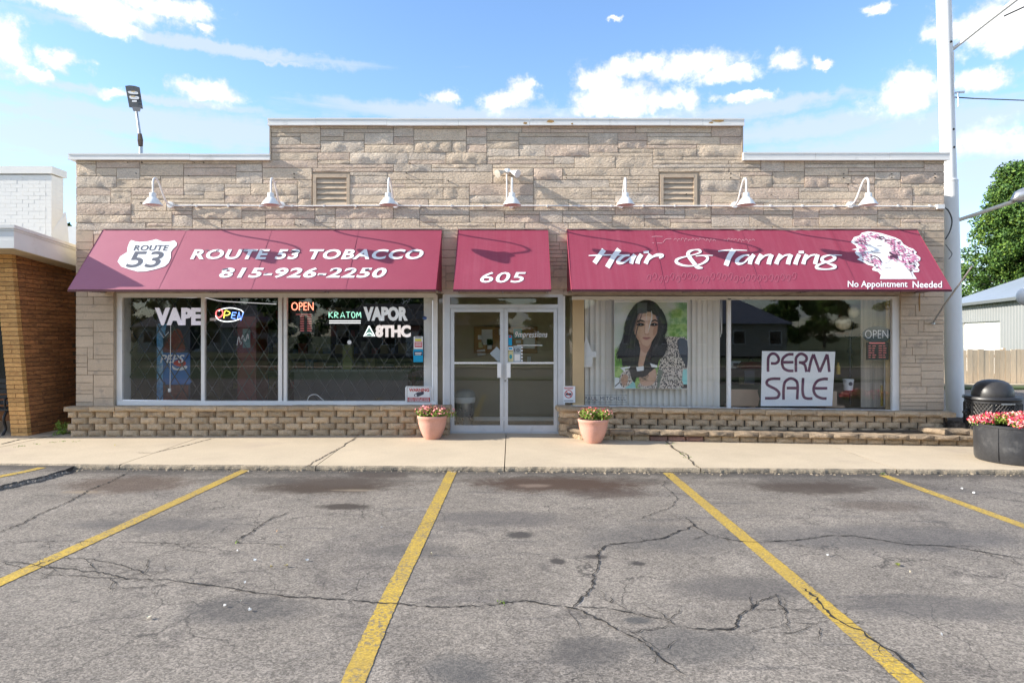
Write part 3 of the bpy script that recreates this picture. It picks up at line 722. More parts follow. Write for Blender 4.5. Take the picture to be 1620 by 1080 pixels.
def stone_mesh(x, z, w, h, rel, seed, jt=.0045):
    nx_ = max(2, min(9, int(round(w/.085)))); nz2 = max(2, min(3, int(round(h/.06))))
    if rel < .01: nx_, nz2 = 2, 2
    x0, x1, z0, z1 = x+jt, x+w-jt, z+jt, z+h-jt; v = []; base = rs.uniform(.0, .008)
    tilt = rs.uniform(-.007,.007); 
    for b in range(nz2+1):
        for a in range(nx_+1):
            px, pz = x0+(x1-x0)*a/nx_, z0+(z1-z0)*b/nz2
            edge_ = a in (0,nx_) or b in (0,nz2)
            e = .25 if edge_ else 1
            d = base*.5+rel*e*(.55+1.3*noise.noise(Vector((px*8+seed, pz*12, seed*1.7)))+.8*noise.noise(Vector((px*19+seed, pz*25, seed))))+tilt*(a/nx_-.5)*(rel>.01)
            jx = 0 if edge_ else rs.uniform(-.2,.2)*(x1-x0)/nx_
            v.append((px+jx, YW-max(-.004, d), pz))
    m = nx_+1; f = []
    for b in range(nz2):
        for a in range(nx_):
            q = (b*m+a, b*m+a+1, (b+1)*m+a+1, (b+1)*m+a)
            if rel > .01: f += [(q[0],q[1],q[2]),(q[0],q[2],q[3])] if rs.random() < .5 else [(q[0],q[1],q[3]),(q[1],q[2],q[3])]
            else: f.append(q)
    k = len(v); ring = [a for a in range(m)]+[b*m+nx_ for b in range(1,nz2+1)]+[nz2*m+a for a in range(nx_-1,-1,-1)]+[b*m for b in range(nz2-1,0,-1)]
    v += [(v[r][0], YW+.022, v[r][2]) for r in ring]; n_ = len(ring)
    f += [(ring[(i+1)%n_], ring[i], k+i, k+(i+1)%n_) for i in range(n_)]
    return v, f
order = sorted(range(len(stones)), key=lambda i: -stones[i][2]*stones[i][3])
small = {k: MB() for k in ('a','b','c','s')}
for r_, i in enumerate(order):
    x, z, w, h = stones[i]; cx = x+w/2; low = z < 3.40
    rel = .004 if low else rs.choice([.009,.013,.016,.019]) if h > .1 else .010
    mk = 's' if low else rs.choices(['a','b','c'],[.48,.27,.25])[0]
    v, f = stone_mesh(x, z, w, h, rel, rs.uniform(0,50))
    if r_ < 296:
        m_ = MB(); m_.add(v, f); m_.build('stone', M['stone_'+mk], bld, smooth=True)
    else: small[mk].add(v, f)
for k, m_ in small.items():
    if m_.v: tag(m_.build('small_stones', M['stone_'+k], bld, smooth=True), kind='stuff')
print('stones', len(stones))
# parapet copings, in lengths
def coping(px0, px1, y0p, y1p, joints, ret=()):
    xa, xb = W(px0,0,YW-.06)[0], W(px1,0,YW-.06)[0]; zt, zb = W(0,y0p,YW-.06)[2], W(0,y1p,YW-.06)[2]
    js = [xa]+[W(j,0,YW-.06)[0] for j in joints]+[xb]
    for a, b in zip(js, js[1:]):
        m_ = MB(); dz = random.uniform(-.004,.004); m_.box(a+.002, b-.002, YW-.06, YW+.36, zb+dz, zt+dz)
        m_.box(a+.002, b-.002, YW-.072, YW-.06, zb+dz-.008, zb+dz+.012); m_.box(a+.002,b-.002,YW-.068,YW-.061,zt+dz-.02,zt+dz+.004)
        m_.build('coping', M['coping'], bld)
coping(108, 427, 243.5, 252.5, [300])
coping(423, 1178, 187.5, 198, [500, 612, 725, 838, 965, 1060, 1112])
coping(1175.5, 1503, 241.5, 253, [1290, 1408])
m_ = MB()
for xx, zz in ((XA, ZT), (XB, ZT)): m_.box(xx-.012, xx+.012, YW-.02, YW+.3, zz-.0, ZC)
m_.build('step_return', M['mortar'], bld)
m_ = MB()
for px, py, w, h in [(831,195,8,4),(871,192,14,5),(1137,191,26,5),(1125,194,8,3),(905,196,5,3)]:
    p = W(px,py,YW-.0745); q = [(p[0]+random.uniform(.6,1.1)*w/190*math.cos(t), p[1], p[2]+random.uniform(.6,1.1)*h/190*math.sin(t)) for t in np.linspace(0,6.28,10)[:-1]]
    m_ = MB(); m_.add(q, [tuple(reversed(range(len(q))))]); m_.build('rust_streak', M['rust'], bld)
# vents
for vx in (-3.095, 2.855):
    m_ = MB(); z0, z1 = 3.915, 4.475; a, b = vx-.315, vx+.315
    m_.box(a,a+.055,YW-.012,YW+.03,z0,z1); m_.box(b-.055,b,YW-.012,YW+.03,z0,z1); m_.box(a+.055,b-.055,YW-.014,YW+.03,z1-.06,z1); m_.box(a+.055,b-.055,YW-.014,YW+.03,z0,z0+.035)
    vt = m_.build('vent', M['stone_s'], bld)
    for k in range(5):
        m2 = MB(); zz = z0+.04+k*.092
        m2.add([(a+.056,YW-.004,zz),(b-.056,YW-.004,zz),(b-.056,YW+.028,zz+.086),(a+.056,YW+.028,zz+.086),(a+.056,YW+.005,zz-.004),(b-.056,YW+.005,zz-.004)], [(0,1,2,3),(4,5,1,0)])
        m2.build('louver', M['stone_s'], vt)
# weathered header under the awnings and the box beam
m_ = MB()
m_.box(WLX0-.01, DX0-.02, YW+.02, YW+.2, ZH-.01, ZH+.065); m_.box(DX1+.02, WRX1+.02, YW+.02, YW+.2, ZH-.04, ZH+.055); m_.box(DX0-.018, DX1+.018, YW+.018, YW+.2, ZH-.02, ZH+.06)
m_.build('header_board', M['trim'], bld)
m_ = MB(); m_.box(WLX0, WRX1, YW+.031, YW+.29, ZH+.066, 3.45); m_.build('header_backing', M['stone_s'], bld)

# glazing. every frame is a part; its panes are sub-parts
YF = YW+.06; YG = YW+.10
def frame(name, rails, mat, parent=bld, y0=YF, y1=YF+.07):
    m_ = MB()
    for (a, b, c, d) in rails:
        p = W(a,b,YF); q = W(c,d,YF); m_.box(p[0],q[0],y0,y1,q[2],p[2])
    return m_.build(name, mat, parent)
def slant(m_, a, b, w, h, y0=YF, y1=YF+.07):
    """rail from pixel a to pixel b (slightly sloping), h tall"""
    p, q = W(*a,YF), W(*b,YF); hh = h/2
    m_.add([(p[0],y,p[2]+s*hh) for y in (y0,y1) for s in (-1,1)]+[(q[0],y,q[2]+s*hh) for y in (y0,y1) for s in (-1,1)], [(0,4,5,1),(2,3,7,6),(0,2,6,4),(1,5,7,3),(0,1,3,2),(4,6,7,5)])
def pane(a, b, c, d, parent, mat='glass', y=YG):
    p = W(a,b,YG); q = W(c,d,YG); m_ = MB(); m_.box(p[0],q[0],y,y+.006,q[2],p[2]); return m_.build('pane', M[mat], parent)
wl_ = frame('window', [(180,462,187.5,641),(187.5,462,690,467.5),(187.5,467.5,193,634),(193,467.5,690,470.5),(318,470.5,323.5,634),(440,470.5,446,634),(448.5,470.5,453.5,634),(686,470.5,690,634)], M['frame'], bld)
m_ = MB(); slant(m_, (187.5,637), (690,637.5), 0, .075, YF-.03, YF+.08); m_.build('window_sill', M['white'], wl_)
pane(193,470,318,635,wl_); pane(323.5,470,440,635,wl_); pane(453.5,470,686,635,wl_)
# narrow sidelight between window and door
sl = frame('sidelight', [(690,466,692,641),(700.5,466,703,641)], M['frame'], bld); pane(692,466,700.5,641,sl)
m_ = MB(); p = W(690,641,YF); q = W(703,684,YF); m_.box(p[0],q[0],YF-.0,YF+.07,.03,p[2]); m_.build('bulkhead', M['frame'], bld)
# right window: its sill runs a little lower towards the right
wr = frame('window', [(1151,472,1156.5,648),(1418,468,1424.5,655),(1412,474,1418,649),(905,468.5,1418,474)], M['frame'], bld)
m_ = MB(); slant(m_, (891,643.5), (1424.5,651.5), 0, .062, YF-.03, YF+.08); m_.build('window_sill', M['white'], wr)
pane(924,474,1151,648,wr); pane(1156.5,474,1412,650,wr)
sl = frame('sidelight', [(890.5,468,894,642)], M['frame'], bld); pane(894,470,906,642,sl)
m_ = MB(); p = W(906,468,YF); q = W(924.5,644,YF); m_.box(p[0],q[0],YF+.02,YF+.12,q[2],p[2]); m_.build('tan_post', M['tanw'], bld)
# entrance: frame, transom, pair of doors
ef = frame('entrance_frame', [(703,464,712,686),(882.5,464,891,686),(712,464,882.5,470),(712,481.5,882.5,487.5)], M['alu'], bld, YF-.01, YF+.08)
pane(712,470,882.5,481.5,ef,'door_glass')
m_ = MB(); p = W(703,0,YF); q = W(891,0,YF); m_.box(p[0],q[0],YF-.04,YF+.12,.0,.045); m_.build('threshold', M['alu'], bld)
def door(x0, x1, hx, side):
    d = frame('door', [(x0,488,x0+6,683.5),(x1-6,488,x1,683.5),(x0+6,488,x1-6,493.5),(x0+6,672.5,x1-6,683.5)], M['alu'], bld, YF+.005, YF+.055)
    if side < 0: d['label'] = 'left door of the glass pair'
    else: d['label'] = 'right door of the glass pair with white script lettering'
    pane(x0+6,493.5,x1-6,672.5,d,'door_glass', YF+.03)
    m_ = MB(); p = W(x0+6,572.5,YF); q = W(x1-6,575.5,YF); m_.box(p[0],q[0],YF+.005,YF+.025,q[2],p[2]); m_.build('push_bar', M['frame'], d)
    m_ = MB(); p = W(hx-3.2,574,YF); q = W(hx+3.2,597,YF); m_.box(p[0],q[0],YF-.045,YF-.033,q[2],p[2])
    m_.box(p[0]+.01,q[0]-.01,YF-.034,YF+.006,p[2]-.05,p[2]-.02); m_.box(p[0]+.01,q[0]-.01,YF-.034,YF+.006,q[2]+.02,q[2]+.05); m_.build('handle', M['white'], d)
    return d
dl = door(712.5, 797, 790, -1); dr = door(797.6, 882, 804.5, 1)
m_ = MB(); p = W(799,602,YF); m_.lathe([(.016,0),(.02,.003)], (0,0,0), 12)
m_ = MB(); p = W(799.5,602,YF-.0); m_.tube([(p[0],YF-.008,p[2]),(p[0],YF+.006,p[2])], .018, 12); m_.build('lock', M['steel'], dr)
# ------------------------------------------------------------------ interiors
m_ = MB(); m_.box(-1.30,-1.22,YW+.3,18,.02,2.75); m_.box(1.02,1.10,YW+.3,18,.02,2.75); m_.build('partition', M['beige'], bld)
m_ = MB(); m_.box(-1.22,1.02,13.6,13.7,.02,2.75); m_.build('lobby_wall', M['beige'], bld)
m_ = MB(); m_.box(-1.21,1.01,13.57,13.6,.02,.10); m_.build('baseboard', M['white'], bld)
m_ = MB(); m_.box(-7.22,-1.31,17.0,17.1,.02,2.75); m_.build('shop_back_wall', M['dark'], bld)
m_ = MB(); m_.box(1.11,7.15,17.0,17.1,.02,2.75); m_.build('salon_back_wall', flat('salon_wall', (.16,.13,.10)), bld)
# white reveals of the window boxes
m_ = MB(); p = W(190,468,YF+.09); q = W(206,634,YF+.5); m_.add([(p[0],YF+.08,p[2]),(q[0],YF+.5,p[2]),(q[0],YF+.5,q[2]-.1),(p[0],YF+.08,q[2]-.1)], [(0,1,2,3)])
m_.box(q[0]-.35,q[0],YF+.5,YF+.52,q[2]-.1,p[2]); m_.build('reveal_panel', M['white'], bld)
m_ = MB(); p = W(670.5,468,YF+.12); q = W(687,634,YF+.12); m_.box(p[0],q[0]+.02,YF+.12,YF+.16,q[2]-.05,p[2]); m_.build('reveal_panel', M['white'], bld)
m_ = MB(); p = W(1402,474,YF+.14); m_.box(p[0],p[0]+.5,YF+.14,YF+.17,.4,ZH); m_.build('reveal_panel', M['tanw'], bld)
m_ = MB(); p = W(924,644,YF+.1); q = W(1420,644,YF+.1); m_.box(p[0],q[0],YF+.085,YF+.75,.30,.40); m_.box(W(190,0,YF)[0],W(688,0,YF)[0],YF+.085,YF+.5,.40,.475); m_.build('display_ledge', M['trim'], bld)

# ------------------------------------------------------------------ awnings
AT, AB_, AY = 3.53, 2.44, 10.76
NA = Vector((0, -(AT-AB_), (YW-AY))).normalized()
amap = plane_map((0, YW, AT), NA)
def awning_mat(name, col, fade, fx0, fx1):
    m = pm(name, col, .55, .05, 2.5, fine=.03, fs=30, bump=.15, bs=1.6, bd=.03, spec=.35)
    t = m.node_tree; b = t.nodes['Principled BSDF']; L = t.links.new
    src = b.inputs['Base Color'].links[0].from_socket
    g = t.nodes.new('ShaderNodeNewGeometry'); mp_ = t.nodes.new('ShaderNodeMapping'); mp_.inputs['Scale'].default_value = (9,.35,.35); L(g.outputs['Position'], mp_.inputs[0])
    n = t.nodes.new('ShaderNodeTexNoise'); n.inputs['Scale'].default_value = 1.2; n.inputs['Detail'].default_value = 6; n.inputs['Roughness'].default_value = .7; L(mp_.outputs[0], n.inputs['Vector'])
    mr = t.nodes.new('ShaderNodeMapRange'); L(n.outputs[0], mr.inputs[0]); mr.inputs[1].default_value = .45; mr.inputs[2].default_value = .75; mr.inputs[3].default_value = 0; mr.inputs[4].default_value = .14
    sx = t.nodes.new('ShaderNodeSeparateXYZ'); L(g.outputs['Position'], sx.inputs[0])
    m2 = t.nodes.new('ShaderNodeMapRange'); L(sx.outputs[0], m2.inputs[0]); m2.inputs[1].default_value = fx0; m2.inputs[2].default_value = fx1; m2.inputs[3].default_value = .75; m2.inputs[4].default_value = 0
    ad = t.nodes.new('ShaderNodeMath'); ad.operation = 'MAXIMUM'; L(mr.outputs[0], ad.inputs[0]); L(m2.outputs[0], ad.inputs[1])
    x = t.nodes.new('ShaderNodeMix'); x.data_type = 'RGBA'; L(ad.outputs[0], x.inputs[0]); L(src, x.inputs[6]); x.inputs[7].default_value = (*fade, 1)
    L(x.outputs[2], b.inputs['Base Color']); return m
M['awn'] = awning_mat('maroon_awning_fabric', (.275,.042,.078), (.47,.20,.255), -7.6, -1.0)
M['awn_s'] = flat('awning_red_smudge', (.36,.06,.085), .6)
M['awn_ghost'] = flat('faded_print_ghost', (.52,.26,.30), .6)
M['awn_ghost2'] = flat('faded_print_trace', (.36,.10,.145), .6)
def awning(px0, px1, label):
    xt0, xt1 = W(px0,0,AY)[0], W(px1,0,AY)[0]
    a = thing('awning', ((xt0+xt1)/2, YW, AB_), label, 'awning', 'maroon awnings on the shop front')
    m_ = MB(); nx_ = max(3, int((xt1-xt0)/.35)); ny = 8; v = []
    for j in range(ny+1):
        for i in range(nx_+1):
            t = j/ny; x = xt0+(xt1-xt0)*i/nx_; sag = -.006*math.sin(math.pi*t)*(1+.4*noise.noise(Vector((x*.9,t*2,1))))
            v.append((x, YW+(AY-YW)*t-NA.y*0+sag*NA.y*0-.0, AT+(AB_-AT)*t))
            v[-1] = tuple(Vector(v[-1])+NA*sag*.5)
    m_.add(v, [(j*(nx_+1)+i, (j+1)*(nx_+1)+i, (j+1)*(nx_+1)+i+1, j*(nx_+1)+i+1) for j in range(ny) for i in range(nx_)])
    m_.build('canopy', M['awn'], a, smooth=True)
    for xx in (xt0, xt1):
        m_ = MB(); m_.add([(xx,YW-.01,AT),(xx,AY,AB_),(xx,YW-.01,AB_+.02)], [(0,1,2)]); m_.build('end_panel', M['awn'], a)
    m_ = MB(); m_.box(xt0,xt1,AY-.004,AY+.03,AB_-.035,AB_-.004); m_.build('hem', flat('dark_hem', (.07,.012,.022), .7), a)
    m_ = MB(); m_.bar((xt0,YW-.01,AT+.012),(xt1,YW-.01,AT+.012),.03,.02); m_.build('head_rail', M['trim'], a)
    k = max(2, int((xt1-xt0)/1.6))
    for i in range(k+1):
        m_ = MB(); x = xt0+.03+(xt1-xt0-.06)*i/k; m_.bar((x,YW-.02,AT-.05),(x,AY+.03,AB_-.005),.025); m_.bar((x,YW-.0,AB_+.01),(x,AY+.03,AB_+.0),.025); m_.build('frame_rib', M['steel'], a)
    for i in range(1, max(1, int((xt1-xt0)/1.42))):
        x = xt0+(xt1-xt0)*i/max(1, int((xt1-xt0)/1.42))+.03*math.sin(i*5); m_ = MB(); v = []
        for j in range(9):
            t = j/8; q_ = Vector((x, YW+(AY-YW)*t, AT+(AB_-AT)*t))+NA*.0022
            v += [q_+Vector((-.009,0,0)), q_+Vector((.009,0,0))]
        m_.add(v, [(2*j,2*j+2,2*j+3,2*j+1) for j in range(8)]); m_.build('seam', M['awn'], a)
    return a
aw1 = awning(107, 689.5, 'wide faded maroon awning with the route shield and a telephone number')
aw2 = awning(717, 872, 'narrow maroon awning above the doors with the number 605')
aw3 = awning(904.5, 1506, 'wide maroon awning with white brush lettering and a curly haired woman')
A = Art(amap)
A.poly([(205,383),(208,380),(214,382),(221,383),(233,382),(242,380),(247,378.5),(251,380),(258,382.5),(267,382.5),(276,380.5),(280,384.5),(279.5,389),(274,394),(270.5,399),(270.5,408),(267,416),(261,421.5),(247,426),(231,429.5),(218,430),(205,426.5),(192,422),(186,414),(190,406),(201,399),(202,391)], 'ink_w', .004, 0)
names = {}
for o in A.build('route_shield', aw1): sh = o
A = Art(amap); A.text('ROUTE', 211, 388, 268, 397, 'ink_k', .008, .30, .02, 1.05); A.text('53', 198, 398, 259, 423.5, 'ink_k', .008, .32, .012); A.build('shield_lettering', sh)
A = Art(amap); A.text('ROUTE 53 TOBACCO', 300.5, 394.5, 670, 410.5, 'ink_w', .005, .30, .035, 1.12); A.build('shop_name', aw1)
A = Art(amap); A.text('815-926-2250', 344, 423.5, 612, 440, 'ink_w', .005, .28, .032, 1.1); A.build('telephone_number', aw1)
A = Art(amap); A.ell(287,425,11,10,'awn_s',.003); A.ell(318,377,14,8,'awn_s',.003,20,.4); A.ell(461,422,8,4,'awn_s',.003); A.ell(633,428,9,7,'awn_s',.003)
# torn bits of the letters
A = Art(amap)
for x0,y0,x1,y1,w in [(325,396,331,396.6,.9),(342,397,347,396,1.6),(386,396.5,392,396.2,1.0),(400,396.6,406,396.4,1),(412,396,417,397,1.2),(461,397,469,398.5,2.0),(465,398,475,399.5,1.6),(352,427,361,425.5,2),(365,431,366,433,1.2),(418,434,424,432.5,1),(527,427,534,426.5,1.6),(555,426.8,560,426.6,1.4),(577,427,584,426,1.6),(652,398,664,399,1.4),(504,435,511,435,1)]:
    A.stroke([(x0,y0),(x1,y1)], w, 'ink_k', .008, 0)
A.build('peeled_edge', aw1)
A = Art(amap); A.text('605', 757, 430.5, 832, 447.5, 'ink_w', .005, .22, .012, 1.05); A.build('street_number', aw2)
# brush lettering
A = Art(amap)
s1 = 220/1620
def h(pts, w, mat='ink_w', off=.005, sm=5, k=s1, ox=920, oy=380):
    ww = [q*k for q in w] if isinstance(w, (list,tuple)) else w*k
    A.stroke([(ox+x*k, oy+y*k) for x, y in pts], ww, mat, off, sm)
h([(262,112),(215,175),(150,268)], [58,54,56]); h([(440,108),(370,200),(300,318)], [62,58,62]); h([(82,182),(180,178),(330,174),(450,176),(560,170)], [10,16,14,12,8], off=.0055)
h([(560,180),(500,185),(445,220),(425,255),(450,270),(500,258),(560,215),(600,180)], [18,26,40,44,30,22,20,20]); h([(622,172),(590,225),(575,275)], [46,50,52], off=.006)
h([(700,168),(665,220),(650,275)], [50,50,54]); h([(722,142),(783,138)], [26,28]); h([(805,168),(770,220),(745,275)], [50,48,52]); h([(770,240),(830,195),(885,175),(945,180),(905,212)], [16,24,36,34,20], off=.006)
h([(1530,180),(1420,180),(1330,188)], [8,12,10]); h([(1330,186),(1420,182),(1468,205),(1450,245),(1380,285),(1280,302),(1180,295),(1110,265),(1105,235),(1150,210),(1230,190),(1330,165),(1385,140),(1370,118),(1320,115),(1265,130),(1240,160),(1260,205),(1310,270),(1350,315),(1410,325)],
  [8,16,30,30,20,16,24,34,34,22,14,14,24,24,14,30,44,46,44,44,14], off=.006, sm=6)
h([(118,130),(230,118),(350,118),(455,122)], [14,16,14,8], ox=1120); h([(300,112),(250,190),(208,298)], [62,58,58], off=.006, ox=1120)
h([(480,178),(420,180),(360,215),(335,250),(360,275),(420,262),(480,205),(520,180)], [18,22,38,46,34,20,20,20], ox=1120); h([(535,170),(500,225),(485,282)], [46,48,50], off=.006, ox=1120)
for ox_ in (0, 225):
    h([(622+ox_,168),(590+ox_,225),(568+ox_,280)], [50,48,52], ox=1120); h([(600+ox_,240),(660+ox_,185),(720+ox_,172)], [14,20,20], off=.006, ox=1120); h([(745+ox_,170),(718+ox_,230),(705+ox_,284)], [48,52,54], off=.0065, ox=1120)
h([(1062,168),(1035,225),(1015,284)], [50,48,54], ox=1120); h([(1055,143),(1116,142)], [30,30], ox=1120)
h([(1150,168),(1125,225),(1108,282)], [46,46,50], ox=1120); h([(1130,240),(1190,185),(1250,172)], [14,20,20], off=.006, ox=1120); h([(1280,170),(1258,230),(1245,282)], [46,50,50], off=.0065, ox=1120)
h([(1560,178),(1470,176),(1400,180),(1335,205),(1330,240),(1380,255),(1450,240),(1478,205),(1440,178)], [8,12,18,34,38,22,26,36,18], ox=1120, off=.006)
h([(1470,215),(1400,250),(1300,285),(1262,315),(1290,335),(1380,342),(1460,330),(1480,308),(1430,285),(1370,262)], [20,18,24,40,26,16,26,36,24,14], ox=1120, off=.0068)
A.build('brush_lettering', aw3)
A = Art(amap); A.text('No Appointment', 1341, 444.5, 1435.5, 457.5, 'ink_w', .005, 0, .012); A.text('Needed', 1443.5, 445, 1490, 455.5, 'ink_w', .005, 0, .012); A.build('small_lettering', aw3)
# ghost of removed lettering
A = Art(amap); k6 = 240/1620; rg = random.Random(3)
def gh(pts, w=.8, mat='awn_ghost'): A.stroke([(1020+x*k6, 360+y*k6) for x, y in pts], w, mat, .0028, 4)
gh([(75,100),(110,95),(190,97)]); gh([(80,165),(100,165)]); gh([(130,167),(188,167)]); gh([(195,160),(225,125),(285,120)])
for x in range(310, 1160, 38):
    if 760 < x < 820: continue
    yy = 130+rg.uniform(-8,8); gh([(x,yy+rg.uniform(-5,25)),(x+12,yy-8),(x+30,yy+rg.uniform(-5,10))], .7)
for x in range(20, 1600, 62):
    y = 520+rg.uniform(-25,15); gh([(x,y+30),(x+20,y-10),(x+45,y+rg.uniform(-10,20)),(x+30,y+55),(x+8,y+50)], .8, 'awn_ghost2')
A.build('removed_lettering_trace', aw3)
# curly haired woman
A = Art(amap); k7 = 200/1620
def q7(pts): return [(1320+x*k7, 360+y*k7) for x, y in pts]
out = [(210,190),(250,125),(320,105),(350,70),(430,50),(520,60),(600,75),(700,105),(780,130),(850,165),(885,215),(950,255),(1010,275),(1055,320),(1035,340),(1100,385),(1100,420),(1060,440),(1090,480),(1065,510),(1090,545),(1080,570),(1000,575),(1055,660),(580,660),(595,610),(560,570),(490,550),(480,530),(510,500),(430,480),(360,440),(290,410),(330,385),(280,350),(260,315),(290,290),(220,285),(290,265),(270,230)]
A.poly(q7(out), 'ink_w', .004); lg = A.build('curly_haired_woman', aw3)[0]
M['curl_p'] = flat('pink_curls', (.55,.20,.34), .6); M['curl_d'] = flat('dark_curls', (.07,.02,.05), .6)
A = Art(amap); rg = random.Random(5)
def inpoly(x, y, P):
    c = False; j = len(P)-1
    for i in range(len(P)):
        if (P[i][1] > y) != (P[j][1] > y) and x < (P[j][0]-P[i][0])*(y-P[i][1])/(P[j][1]-P[i][1])+P[i][0]: c = not c
        j = i
    return c
face = [(450,170),(520,150),(600,165),(680,220),(720,300),(700,350),(640,385),(600,400),(540,390),(480,360),(430,310),(405,250)]
cnt = 0
for it in range(5000):
    x, y = rg.uniform(220,1090), rg.uniform(70,575)
    if not inpoly(x, y, out) or inpoly(x, y, [(560+(a-560)*1.08, 275+(b-275)*1.08) for a, b in face]): continue
    if y > 380 and 590 < x < 700: continue
    if y > 430 and 590 < x < 840+(y-430)*.9 : continue
    if any(not inpoly(x+a, y+b, out) for a, b in ((35,0),(-35,0),(0,30),(0,-30))): continue
    a = rg.uniform(-.3,1.2); L_ = rg.uniform(12,36); dark = rg.random() < .34
    c, s_ = math.cos(a), math.sin(a); bx = rg.uniform(-12,12)
    A.stroke(q7([(x-c*L_,y-s_*L_),(x-s_*bx,y+c*bx),(x+c*L_,y+s_*L_)]), [.15,rg.uniform(.9,1.9) if not dark else rg.uniform(.6,1.3),.15], 'curl_d' if dark else 'curl_p', .0062+(.0006 if dark else 0)+cnt*1e-6, 4)
    cnt += 1
    if cnt > 420: break
for pts, w in [([(470,300),(500,325),(590,325)],.7),([(415,235),(440,228),(470,232)],.6),([(540,240),(580,238),(612,248)],.6),([(700,320),(740,350),(800,370)],3.0),([(705,385),(750,378),(810,395)],3.0),([(640,465),(700,440),(720,400)],.5),([(930,530),(970,570),(1000,640)],.7),([(640,520),(700,525),(730,510)],.5),([(500,365),(560,395),(600,450)],1.6)]:
    A.stroke(q7(pts), w, 'curl_d', .0075, 5)
for o in A.build({'curl_p':'pink_curls','curl_d':'dark_curls'}, lg): tag(o, kind='stuff')

# ------------------------------------------------------------------ gooseneck lamps on the conduit
def tube_pts(pts, k=6): return [tuple(p) for p in crom([tuple(p) for p in pts], k, False)]
LAMPX = [(272,'gooseneck lamp at the far left end of the conduit'),(447,'gooseneck lamp just left of the left louvred vent'),(626,'gooseneck lamp between the left vent and the twin floodlight'),(809,'gooseneck lamp under the twin floodlight over the doors'),(982,'gooseneck lamp above the word Hair, left of the right vent'),(1161,'gooseneck lamp right of the right louvred vent'),(1343,'gooseneck lamp at the right, above the curly haired woman')]
def lamp():
    z = W(0,325,YW)[2]
    L_ = thing('gooseneck_lamp', (0,YW,z), '', 'wall lamp', 'white gooseneck lamps along the wall')
    m_ = MB(); m_.tube([(0,YW-.01,z),(0,YW-.075,z)], [.055,.055], 14); m_.build('junction_box', M['white'], L_, smooth=True)
    hy = YW-.62; zt = z+.335
    m_ = MB(); arm = tube_pts([(0,YW-.07,z),(0,YW-.16,z+.012),(0,YW-.25,z+.07),(0,YW-.35,z+.19),(0,YW-.44,z+.29),(0,YW-.52,zt),(0,YW-.585,zt-.01),(0,YW-.617,zt-.07),(0,hy,zt-.16),(0,hy,z+.07)], 5)
    m_.tube(arm, .0155, 8); m_.build('arm', M['white'], L_, smooth=True)
    m_ = MB(); m_.lathe([(.018,.11),(.045,.105),(.052,.095),(.054,.03),(.075,.018),(.110,-.03),(.148,-.085),(.150,-.093),(.144,-.09),(.106,-.034),(.07,.008)], (0,hy,z-.02), 22); m_.build('shade', M['white'], L_, smooth=True)
    m_ = MB(); m_.lathe([(.12,-.075),(.10,-.085),(.0,-.088)], (0,hy,z-.02), 16); m_.build('diffuser', flat('pink_diffuser', (.55,.36,.30)), L_)
    return L_
proto = lamp(); zc = proto.location.z
for i, (px, lab) in enumerate(LAMPX):
    o = proto if i == 0 else copy_tree(proto)
    o.location = (W(px,0,YW)[0], YW, zc); o['label'] = lab
    o.rotation_euler.z = [0.0,.03,-.02,.02,-.03,.0,.02][i]
cz = W(0,327.5,YW)[2]; p = W(275,0,YW)[0]; q = W(1488,0,YW)[0]
cp = thing('conduit_pipe', (p,YW,cz), 'thin white conduit running along the stone wall between the lamps', 'pipe')
m_ = MB(); m_.tube([(p+(q-p)*i/30, YW-.032, zc-.012-.01*i/30+.004*math.sin(i)) for i in range(31)], .013, 8); m_.build('pipe', M['white'], cp, smooth=True)
m_ = MB()
for i in range(24): x = p+.4+(q-p-.6)*i/23; m_.box(x-.012,x+.012,YW-.048,YW-.0,zc-.034,zc+.004)
tag(m_.build('clamps', M['white'], cp), kind='stuff')
p = W(1489,327,YW-.06); jb = thing('end_junction_box', p, 'small white junction box at the right end of the conduit with a black cable', 'electrical box')
m_ = MB(); m_.box(p[0]-.07,p[0]+.05,YW-.08,YW-.0,p[2]-.035,p[2]+.035); m_.build('box', M['white'], jb)
m_ = MB(); m_.tube(tube_pts([(p[0]+.05,YW-.04,p[2]),W(1500,333,11.75),W(1506,348,11.8),W(1503,365,11.8),W(1496,378,11.75)]), .011, 6); m_.tube(tube_pts([W(1496,387,11.76),W(1502,395,11.8),W(1506,402,11.8),W(1501,410,11.8)]), .006, 6); m_.build('cable', M['black'], jb, smooth=True)
# twin floodlight
p = W(803,270,YW-.1); fl = thing('floodlight', (p[0],YW,p[2]), 'white twin-head floodlight mounted above the middle gooseneck lamp', 'floodlight')
m_ = MB(); m_.lathe([(.055,-.03),(.06,.0),(.045,.035),(0,.05)], (p[0],YW-.06,p[2]), 12); m_.tube([(p[0],YW-.0,p[2]),(p[0],YW-.08,p[2])], .045, 12); m_.build('mount', M['white'], fl, smooth=True)
for s_ in (-1,1):
    m_ = MB(); a = Vector((p[0]+s_*.04,YW-.08,p[2]-.005)); b = Vector((p[0]+s_*.13,YW-.16,p[2]-.055)); d = (b-a).normalized()
    m_.tube([a,a+d*.05,a+d*.06,b,b+d*.06,b+d*.065], [.02,.02,.03,.045,.07,.02], 14); m_.build('head', M['white'] if s_ > 0 else flat('dirty_lens', (.5,.47,.40)), fl, smooth=True)
m_ = MB(); m_.tube([(p[0]-.015,YW-.05,p[2]-.03),(p[0]-.012,YW-.04,p[2]-.55)], .013, 8); m_.build('drop_conduit', M['white'], fl, smooth=True)
